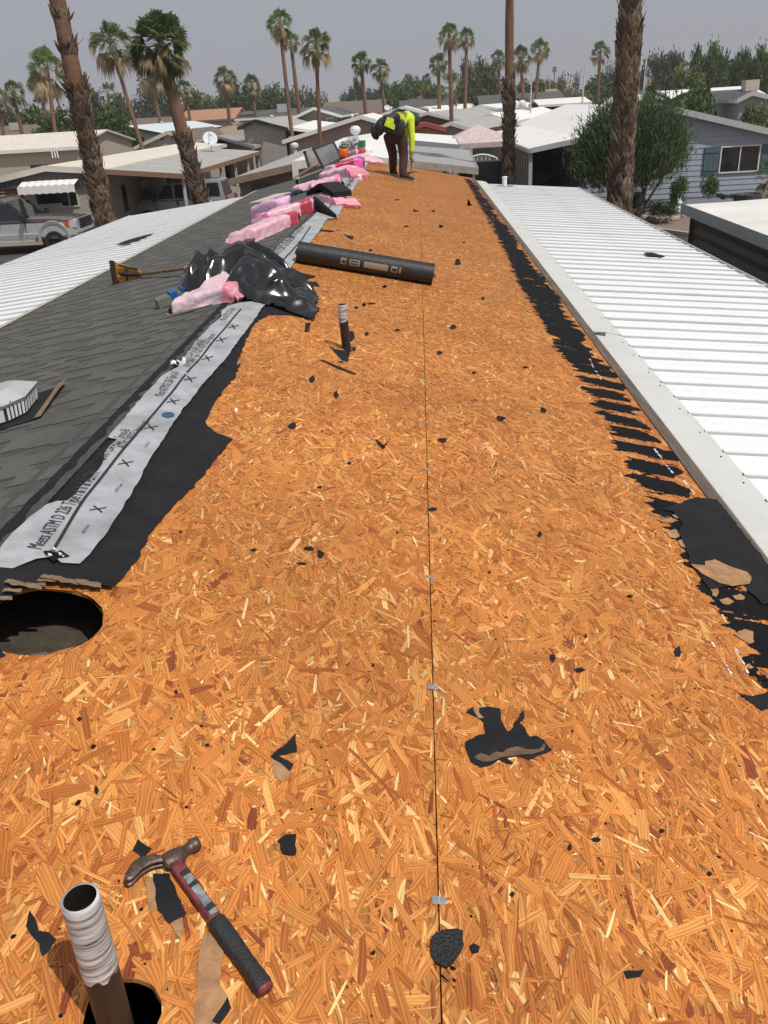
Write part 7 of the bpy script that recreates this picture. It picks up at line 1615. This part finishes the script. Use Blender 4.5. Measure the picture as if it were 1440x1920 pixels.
a_, b_ = RP(549, 340), RP(604, 312); root = thing('wood_strip', 'thin rusty brown strip lying on the shingles below the dark pole', 'wood strip', tuple(a_)); mb = MB(); mb.tube([Vector((0, 0, .05)), (b_-a_)*.5+Vector((0, 0, .10)), (b_-a_)+Vector((0, 0, .12))], [.02, .024, .02], 5); mb.build('strip', m_browntrim, root, local=True)
p0, p1, p2 = RP(578, 318), RP(606, 306), None; root = thing('plastic_sheet', 'clear wrinkled plastic sheet hanging between the pole and the tray', 'plastic sheet', tuple(p0)); mb = MB(); vs = []
for j in range(9):
    for i in range(9):
        q = p0.lerp(p1, i/8); vs.append(q-p0+Vector((.0, .03*mnoise.noise(Vector((i*.7, j*.7, 2))), .04+.50*j/8*(.85+.15*math.sin(i)))))
mb.add(vs, [(j*9+i, j*9+i+1, (j+1)*9+i+1, (j+1)*9+i) for j in range(8) for i in range(8)]); mb.build('sheet', M('cloudy_plastic', (.33, .27, .26), .25, var=.3), root, local=True)
a_ = RP(652, 300); root = thing('carton', 'green cardboard carton with white printed side at the far ridge', 'box', tuple(a_)); s_ = .52; mb = MB(); mb.box((.16, .25, .27), (.60, .36, .36), rz=-.15); mb.build('box', m_green, root, local=True); mb = MB(); mb.box((.12, .062, .27), (.34, .01, .18), rz=-.15); mb.build('label', m_whitetrim, root, local=True)
a_ = Vector(at_y(661, 276, a_.y+.12)); root = thing('plastic_bag', 'crumpled grey and white plastic bag on top of the green carton', 'bag', tuple(a_)); blob('bag', a_+Vector((0, 0, .10)), ((.20, 0, 0), (0, .15, 0), (.04, 0, .17)), 4, .25, 4.2, M('grey_white_plastic', (.42, .42, .46), .4, var=.6, scale=18), root, floor=lambda x: -9)
a_ = RP(650, 305); root = thing('jug', 'orange water jug with green lid beside the green carton', 'jug', tuple(a_)); mb = MB(); mb.lathe([(0, 0), (.11, .0), (.125, .05), (.125, .19), (.10, .23), (0, .24)], (-.06, .0, .10), 16); mb.build('body', m_orange, root, smooth=True, local=True); mb = MB(); mb.lathe([(0, .25), (.10, .25), (.105, .28), (.08, .32), (0, .33)], (-.06, 0, .09), 14); mb.build('lid', M('olive_lid', (.09, .12, .03), .5), root, smooth=True, local=True); mb = MB(); mb.tube([(-.18, 0, .30), (-.15, -.02, .44), (.02, -.02, .46), (.06, 0, .30)], .012, 6); mb.build('handle', m_cream, root, local=True)
a_ = RP(536, 372); root = thing('work_gloves', 'dark blue work gloves dropped on the shingles', 'gloves', tuple(a_)); mb = MB()
for (dx, dy, l_, an) in ((0, 0, .22, .2), (.10, .05, .2, -.3)):
    c_, s_ = math.cos(an), math.sin(an); z_ = lambda x: zleft(a_.x+x)-a_.z+.03
    mb.tube([(dx, dy, z_(dx)), (dx+.1*c_, dy+.1*s_, z_(dx+.1*c_)+.01), (dx+l_*c_, dy+l_*s_, z_(dx+l_*c_))], [.035, .05, .04], 7)
    for k in range(4): o2 = (k-1.5)*.026; b = Vector((dx+l_*c_-o2*s_, dy+l_*s_+o2*c_, z_(dx+l_*c_))); mb.tube([b, b+Vector((.05*c_, .05*s_, .01)), b+Vector((.085*c_, .085*s_, -.01))], [.013, .012, .008], 5)
mb.build('gloves', M('navy_cloth', (.02, .03, .06), .9), root, smooth=True, local=True, kind='stuff')
a_ = RP(465, 462); b_ = RP(482, 453); root = thing('red_handled_tool', 'tool with red brown handle and steel tip sticking out below the lowest bundle', 'tool', tuple(a_)); mb = MB(); mb.tube([Vector((0, 0, .03)), b_-a_+Vector((0, 0, .05))], [.018, .022], 8); mb.build('handle', m_redbrown, root, local=True); mb = MB(); mb.tube([Vector((0, 0, .03)), (a_-b_)*1.0+Vector((0, 0, .0))], [.006, .004], 6); mb.build('blade', m_steel, root, local=True)

# ---- roofing shovel and blue brush
m_yel = M('worn_yellow_paint', (.55, .25, .022), .5, var=.55, scale=26, bump=.2); m_sblk = M('worn_black_steel', (.045, .035, .028), .55, metal=.3, var=.5, scale=20)
a_ = Vector(DL(214, 536)); Ysh = a_.y; root = thing('roofing_shovel', 'long handled roofing shovel with worn yellow toothed blade on the left slope', 'shovel', tuple(a_))
def SV(px, py, dy=0.0): return Vector(at_y(px, py, Ysh+dy))-a_
bl_ = [SV(214, 535), SV(207, 490), SV(232, 497), SV(258, 504), SV(269, 512), SV(264, 521), SV(248, 530)]; mb = MB(); mb.slab([v+Vector((0, .035*(.5-i/7), 0)) for i, v in enumerate(bl_)], (0, 1, 0), .008); mb.build('blade', m_yel, root, local=True)
mb = MB(); mb.slab([SV(205, 488), SV(213, 537), SV(221, 534), SV(214, 490)], (0, 1, 0), .014)
for k in range(9): t = k/9; p = SV(207, 490).lerp(SV(214, 535), t+.02); q = SV(207, 490).lerp(SV(214, 535), t+.085); mb.slab([p, q, q+Vector((-.018, 0, 0)), p+Vector((-.018, 0, 0))], (0, 1, 0), .008)
mb.build('cutting_edge', m_sblk, root, local=True)
for (u, v) in (((222, 497), (258, 505)), ((224, 532), (256, 526)), ((236, 499), (238, 530))): mb = MB(); mb.tube([SV(*u, -.014), SV(*v, -.012)], .010, 6); mb.build('rib', m_sblk, root, local=True)
hend = RP(394, 517, .09)-a_
mb = MB(); mb.tube([SV(224, 513, -.02), SV(262, 514, -.025)], [.02, .024], 8); mb.build('socket', m_sblk, root, local=True)
mb = MB(); pA = SV(262, 514, -.025); mb.tube([pA, pA.lerp(hend, .35), pA.lerp(hend, .75)], [.017, .016, .018], 8); mb.build('handle', M('worn_handle', (.20, .125, .055), .6, var=.6, scale=14), root, local=True)
mb = MB(); mb.tube([pA.lerp(hend, .72), pA.lerp(hend, 1.0)], [.0195, .020], 8); mb.build('collar', m_yel, root, local=True)
a_ = Vector(DL(320, 573)); root = thing('hand_brush', 'blue and grey block brush lying by the torn pink packet', 'brush', tuple(a_)); m_blue = M('blue_plastic', (.01, .10, .32), .4, var=.2)
MB_ = Matrix.Rotation(.5, 3, 'Z') @ Matrix.Rotation(-.2, 3, 'Y')
def BB(name, c, d, mat): mb = MB(); mb.box(MB_ @ Vector(c)+Vector((0, 0, .05)), d, rot=MB_); return mb.build(name, mat, root, local=True)
BB('block', (0, 0, 0), (.20, .12, .06), M('grey_rubber_block', (.14, .14, .13), .8, var=.2)); BB('clamp', (.035, 0, .012), (.05, .13, .075), m_blue); BB('clamp', (.13, .0, .012), (.06, .13, .085), m_blue); BB('bristles', (.08, 0, -.01), (.05, .115, .05), m_grey_wall); mb = MB(); mb.tube([MB_ @ Vector((.15, 0, .03))+Vector((0, 0, .05)), MB_ @ Vector((.42, .05, .07))+Vector((0, 0, .09))], .014, 7); mb.build('handle', m_sblk, root, local=True)

# ---- white metal roof vent at the left edge
c = DL(-14, 790); root = thing('roof_vent_hood', 'square white metal roof vent hood with finned skirt at the left edge', 'roof vent', tuple(c)); m_hood = M('brushed_white_metal', (.62, .63, .64), .28, metal=.45, var=.08, scale=3, streak=(1, 8, 1))
rzv = R(12); MV = Matrix.Rotation(rzv, 3, 'Z'); SLT = lambda v: Vector((v.x, v.y, v.z+MS*v.x))
def VV(x, y, z): return SLT(MV @ Vector((x, y, z)))
def octo(s, ch, z): return [VV(x, y, z) for x, y in ((-s, -s+ch), (-s+ch, -s), (s-ch, -s), (s, -s+ch), (s, s-ch), (s-ch, s), (-s+ch, s), (-s, s-ch))]
mb = MB(); T1, T2, T3 = octo(.215, .075, .085), octo(.22, .075, .100), octo(.13, .05, .150); mb.add(T1+T2+T3, [(k, (k+1) % 8, 8+(k+1) % 8, 8+k) for k in range(8)]+[(8+k, 8+(k+1) % 8, 16+(k+1) % 8, 16+k) for k in range(8)]+[tuple(range(16, 24))]); mb.build('hood', m_hood, root, local=True)
mb = MB(); S0 = octo(.165, .05, .0); S1_ = octo(.175, .05, .085); mb.add(S0+S1_, [(k, (k+1) % 8, 8+(k+1) % 8, 8+k) for k in range(8)]); mb.build('neck', m_grey_roof2, root, local=True)
o8 = octo(.205, .07, .022); o9 = octo(.212, .073, .086)
for k in range(8):
    for j in range(5):
        t0 = (j+.15)/5; t1_ = (j+.75)/5; mb = MB(); q0, q1 = o8[k].lerp(o8[(k+1) % 8], t0), o8[k].lerp(o8[(k+1) % 8], t1_); w0, w1 = o9[k].lerp(o9[(k+1) % 8], t0), o9[k].lerp(o9[(k+1) % 8], t1_); mb.slab([q0, q1, w1, w0], (w0-q0).cross(q1-q0), .002); mb.build('fin', m_white, root, local=True)
for (sx, sy) in ((.16, -.19), (.12, -.195), (.19, .1), (.17, .17)): mb = MB(); mb.lathe([(.008, 0), (.008, .004), (0, .006)], VV(sx, sy, .1), 8); mb.build('screw', m_blacktrim, root, local=True)
mb = MB(); vs = []; n = 12
for i in range(n+1):
    for j in range(n+1):
        x = -.31+.62*i/n; y = -.31+.62*j/n; vs.append(VV(x, y, .012+.03*max(0, abs(x)-.2)*abs(mnoise.noise(Vector((x*9, y*9, 3))))+.02*max(0, abs(y)-.22)))
mb.add(vs, [(i*(n+1)+j, (i+1)*(n+1)+j, (i+1)*(n+1)+j+1, i*(n+1)+j+1) for i in range(n) for j in range(n)]); mb.build('base_flashing', m_felt, root, local=True)
mb = MB(); mb.add([VV(.275, -.30, .019), VV(.312, -.32, .022), VV(.305, .0, .024), VV(.33, .30, .045), VV(.285, .29, .035)], [(0, 1, 2, 3, 4)]); mb.build('torn_flashing_edge', m_tornedge, root, local=True)
# ================================================================== the worker bending over the far end of the deck
YP = 18.2
def W(px, py, Y): return Vector(at_y(px, py, Y))
def skin(name, joints, edges, root, mat, parent, sub=2, smooth=True):
    """joints: name -> (point, radius or (rx, ry)); a skinned, smoothed body along connected edges"""
    names = list(joints); idx = {n: i for i, n in enumerate(names)}; o_ = ORG[parent]
    me = bpy.data.meshes.new(name); me.from_pydata([joints[n][0]-o_ for n in names], [(idx[a], idx[b]) for a, b in edges], [])
    ob = bpy.data.objects.new(name, me); COL.objects.link(ob); md = ob.modifiers.new('s', 'SKIN'); md.use_smooth_shade = smooth; ob.modifiers.new('d', 'SUBSURF').levels = sub; ob.modifiers['d'].render_levels = sub
    for n in names:
        sv = me.skin_vertices[0].data[idx[n]]; r_ = joints[n][1]; sv.radius = r_ if isinstance(r_, tuple) else (r_, r_); sv.use_root = (n == root)
    dg = bpy.context.evaluated_depsgraph_get(); dg.update(); m2 = bpy.data.meshes.new_from_object(ob.evaluated_get(dg)); bpy.data.objects.remove(ob); m2.name = name; m2.materials.clear(); m2.materials.append(mat)
    o2 = bpy.data.objects.new(name, m2); COL.objects.link(o2); o2.parent = parent; ORG[o2] = o_; return o2
m_skin = M('tanned_skin', (.23, .115, .07), .6, var=.1); m_hivis = M('hi_vis_yellow_cloth', (.50, .68, .035), .85, var=.12, scale=9, bump=.4, bscale=26); m_maroonc = M('maroon_trousers', (.040, .011, .013), .9, var=.25, scale=12, bump=.5, bscale=30); m_blk = M('black_leather', (.012, .012, .013), .55, var=.3, scale=14, bump=.3); m_shoe = M('dark_shoe', (.02, .018, .018), .7, var=.2); m_sole = M('pale_sole', (.34, .31, .27), .7); m_greyp = M('badge_grey', (.20, .16, .15), .6, var=.4)
fL, fR = Vector(D(739, 329)), Vector(D(768, 339))
per = thing('person', 'roofer in hi-vis yellow shirt and maroon trousers bending with a hammer at the far end', 'person', tuple((fL+fR)/2))
J = {'pel': (W(739, 253, YP), (.155, .12)), 'hipL': (W(729, 259, YP+.10), .105), 'hipR': (W(754, 262, YP-.10), .108), 'knL': (W(737, 290, YP+.12), .068), 'knR': (W(757, 293, YP-.12), .070), 'anL': (W(737, 323, fL.y+.02), .046), 'anR': (W(755, 328, fR.y+.12), .046),
 'toL': (fL+Vector((.06, -.06, .035)), .036), 'toR': (fR+Vector((.05, -.03, .035)), .036),
 'sp': (W(744, 233, YP+.05), (.15, .12)), 'ch': (W(756, 217, YP+.12), (.175, .13)), 'nk': (W(768, 217, YP+.20), .062), 'hd0': (W(773, 223, YP+.24), .085), 'hd1': (W(776, 231, YP+.26), .10), 'hd2': (W(777, 239, YP+.26), .06),
 'shR': (W(769, 226, YP-.06), .075), 'elR': (W(773, 262, YP-.10), .048), 'wrR': (W(771, 290, YP-.12), .032), 'haR': (W(771, 297, YP-.12), (.042, .03)),
 'shL': (W(757, 216, YP+.36), .07), 'elL': (W(765, 250, YP+.36), .045), 'wrL': (W(757, 275, YP+.25), .032), 'haL': (W(753, 281, YP+.20), (.042, .028))}
E_ = [('pel', 'hipL'), ('pel', 'hipR'), ('hipL', 'knL'), ('knL', 'anL'), ('anL', 'toL'), ('hipR', 'knR'), ('knR', 'anR'), ('anR', 'toR'), ('pel', 'sp'), ('sp', 'ch'), ('ch', 'nk'), ('nk', 'hd0'), ('hd0', 'hd1'), ('hd1', 'hd2'), ('ch', 'shR'), ('shR', 'elR'), ('elR', 'wrR'), ('wrR', 'haR'), ('ch', 'shL'), ('shL', 'elL'), ('elL', 'wrL'), ('wrL', 'haL')]
# face, ears and fingers grow from the same body
hd = J['hd1'][0]; fdir = Vector((.55, .25, -.8)).normalized(); J['nose'] = (hd+fdir*.12, .016); E_.append(('hd1', 'nose')); J['ear'] = (hd+Vector((.0, -.105, .02)), .018); E_.append(('hd1', 'ear'))
hb = J['haR'][0]; htop = hb
for k in range(4):
    a = Vector((.030, -.045+.024*k, -.02)); J['f%da' % k] = (hb+a, .0115); J['f%db' % k] = (hb+a+Vector((.018, .004, -.030+.003*k)), .010); J['f%dc' % k] = (hb+a+Vector((-.010, .006, -.050)), .0088); E_ += [('haR', 'f%da' % k), ('f%da' % k, 'f%db' % k), ('f%db' % k, 'f%dc' % k)]
J['ta'] = (hb+Vector((-.035, -.02, -.005)), .013); J['tb'] = (hb+Vector((-.025, -.04, -.04)), .011); E_ += [('haR', 'ta'), ('ta', 'tb')]
skin('body', J, E_, 'pel', m_skin, per, sub=1)
def g(n, s=1.0, dr=0.0): p, r_ = J[n]; r0 = r_ if isinstance(r_, tuple) else (r_, r_); return (p, (r0[0]*s+dr, r0[1]*s+dr))
mid = lambda a, b, t: J[a][0].lerp(J[b][0], t)
TJ = {'pel': g('pel', 1.06, .012), 'hipL': g('hipL', 1.08, .015), 'hipR': g('hipR', 1.08, .015), 'thL': (mid('hipL', 'knL', .5), .105), 'thR': (mid('hipR', 'knR', .5), .108), 'knL': g('knL', 1.1, .02), 'knR': g('knR', 1.1, .02), 'caL': (mid('knL', 'anL', .4), .088), 'caR': (mid('knR', 'anR', .4), .09), 'anL': (J['anL'][0]+Vector((0, 0, .03)), .075), 'anR': (J['anR'][0]+Vector((0, 0, .03)), .077), 'cuL': (J['anL'][0]+Vector((.01, 0, -.035)), .078), 'cuR': (J['anR'][0]+Vector((.01, 0, -.035)), .08)}
skin('trousers', TJ, [('pel', 'hipL'), ('pel', 'hipR'), ('hipL', 'thL'), ('thL', 'knL'), ('knL', 'caL'), ('caL', 'anL'), ('anL', 'cuL'), ('hipR', 'thR'), ('thR', 'knR'), ('knR', 'caR'), ('caR', 'anR'), ('anR', 'cuR')], 'pel', m_maroonc, per)
SJ = {'lo': (mid('pel', 'sp', .35), (.165, .135)), 'sp': g('sp', 1.12, .022), 'ch': g('ch', 1.12, .025), 'nk': (mid('ch', 'nk', .75), .105), 'shR': g('shR', 1.2, .022), 'uaR': (mid('shR', 'elR', .5), .070), 'elR': g('elR', 1.1, .014), 'faR': (mid('elR', 'wrR', .6), .052), 'wrR': (mid('elR', 'wrR', .92), .044), 'shL': g('shL', 1.2, .022), 'elL': g('elL', 1.1, .014), 'wrL': g('wrL', 1.0, .010)}
skin('shirt', SJ, [('lo', 'sp'), ('sp', 'ch'), ('ch', 'nk'), ('ch', 'shR'), ('shR', 'uaR'), ('uaR', 'elR'), ('elR', 'faR'), ('faR', 'wrR'), ('ch', 'shL'), ('shL', 'elL'), ('elL', 'wrL')], 'sp', m_hivis, per)
for n_, a_, t_ in (('L', 'anL', 'toL'), ('R', 'anR', 'toR')):
    A, T_ = J[a_][0], J[t_][0]; heel = A+(A-T_)*.35; heel.z = T_.z+.012
    skin('shoe', {'h': (heel, (.048, .05)), 'm': (A.lerp(T_, .45)-Vector((0, 0, .0)), (.052, .05)), 't': (T_+(T_-A)*.22, (.045, .032)), 'a': (A+Vector((0, 0, .02)), .058)}, [('h', 'm'), ('m', 't'), ('m', 'a')], 'm', m_shoe, per)
    mb = MB(); dd = (T_-A); dd.z = 0; dd.normalize(); ss = Vector((-dd.y, dd.x, 0)); c0 = heel-dd*.03; c1 = T_+dd*.075; zf = lambda v: zdeck(v.x)+.004
    P = [c0+ss*.04, c0-ss*.04, c0.lerp(c1, .6)-ss*.055, c1-ss*.03, c1+ss*.03, c0.lerp(c1, .6)+ss*.055]; mb.slab([Vector((p.x, p.y, zf(p))) for p in P], (0, 0, 1), .03); mb.build('shoe_sole', m_sole, per)
# cap over the hanging head
hc = J['hd1'][0]; blob('cap', hc+Vector((.02, -.02, .045)), ((.115, 0, 0), (0, .12, 0), (.02, 0, .115)), 3, .06, 2.0, M('dark_grey_cap', (.03, .03, .04), .9), per, floor=lambda x: -9, smooth=True)
# tool belt with pouches, harness straps, back badge
pel = J['pel'][0]; mb = MB(); vs = []; n = 22; axu = (J['sp'][0]-pel).normalized()
s0 = axu.cross(Vector((0, 1, 0))).normalized(); s1 = s0.cross(axu).normalized()
for j, z in enumerate((.02, .14)):
    for k in range(n): t = 2*math.pi*k/n; vs.append(pel+axu*(z)+s0*(.20*math.cos(t))+s1*(.185*math.sin(t)))
mb.add(vs, [(k, (k+1) % n, n+(k+1) % n, n+k) for k in range(n)]); mb.build('tool_belt', m_blk, per)
for (px, py, Y, ax) in ((713, 238, YP-.05, ((.10, 0, 0), (0, .08, 0), (.03, 0, .17))), (703, 248, YP+.0, ((.085, 0, 0), (0, .075, 0), (-.02, 0, .14))), (721, 227, YP-.02, ((.11, 0, 0), (0, .08, 0), (.05, 0, .12))), (751, 241, YP-.22, ((.10, 0, 0), (0, .075, 0), (.02, 0, .17))), (744, 226, YP-.20, ((.07, 0, 0), (0, .06, 0), (.02, 0, .13)))):
    blob('tool_pouch', W(px, py, Y), ax, 3, .18, px*.1, m_blk, per, floor=lambda x: -9)
mb = MB(); mb.tube([W(731, 222, YP-.12), W(737, 211, YP-.04), W(746, 205, YP+.06), W(757, 208, YP+.2)], [.03, .026, .022, .02], 6); mb.build('harness_strap', m_blk, per)
mb = MB(); mb.tube([W(757, 245, YP-.20), W(764, 232, YP-.16), W(775, 236, YP-.05), W(777, 226, YP+.05)], [.016]*4, 6); mb.build('harness_strap', m_blk, per)
mb = MB(); b0 = W(734, 222, YP-.13); mb.slab([b0+Vector((-.05, 0, -.045)), b0+Vector((.06, -.03, -.075)), b0+Vector((.075, -.02, .03)), b0+Vector((-.02, .01, .055))], Vector((0, -1, .4)), .012); mb.build('back_badge', m_greyp, per)
mb = MB(); b0 = W(733, 233, YP-.20); mb.slab([b0+Vector((-.13, 0, -.02)), b0+Vector((.06, -.03, -.11)), b0+Vector((.12, -.02, .06)), b0+Vector((-.06, .02, .13))], Vector((-.1, -1, .5)), .02); mb.build('shirt_tail', m_hivis, per)
# his hammer, held by its handle
h0 = J['haR'][0]+Vector((.010, -.008, -.02)); h1 = W(771, 324, YP-.12); wh = thing('roofing_hammer', 'hammer held upside down in the hand of the bending roofer', 'hammer', tuple(h1)); ax = (h1-h0).normalized(); mb = MB(); mb.tube([h0-ax*.05-h1, h0-h1, h1-h1], [.016, .015, .013], 8); mb.build('handle', m_browntrim, wh, local=True)
mb = MB(); mb.tube([Vector((-.075, -.01, -.01)), Vector((-.03, 0, 0)), Vector((.02, 0, .012)), Vector((.05, 0, .014))], [.024, .022, .020, .016], 9); mb.build('head', m_hsteel, wh, smooth=True, local=True); mb = MB()
for s_ in (-1, 1): mb = MB(); mb.tube([Vector((.045, s_*.010, .014)), Vector((.10, s_*.014, .012)), Vector((.14, s_*.017, -.012))], [.012, .010, .004], 6); mb.build('claw', m_hsteel, wh, local=True)
# ================================================================== dusty air
mb = MB(); mb.box2((-950, -70, -1.0), (950, 1450, 22.0)); hz_ = bpy.data.materials.new('dusty_air'); hz_.use_nodes = True; nt = hz_.node_tree; nt.nodes.remove(nt.nodes['Principled BSDF'])
pv = nt.nodes.new('ShaderNodeVolumePrincipled'); pv.inputs['Color'].default_value = (.86, .86, .88, 1); pv.inputs['Density'].default_value = .00055; pv.inputs['Anisotropy'].default_value = .2
nt.links.new(pv.outputs[0], nt.nodes['Material Output'].inputs['Volume']); o = mb.build('haze', hz_); o['kind'] = 'stuff'
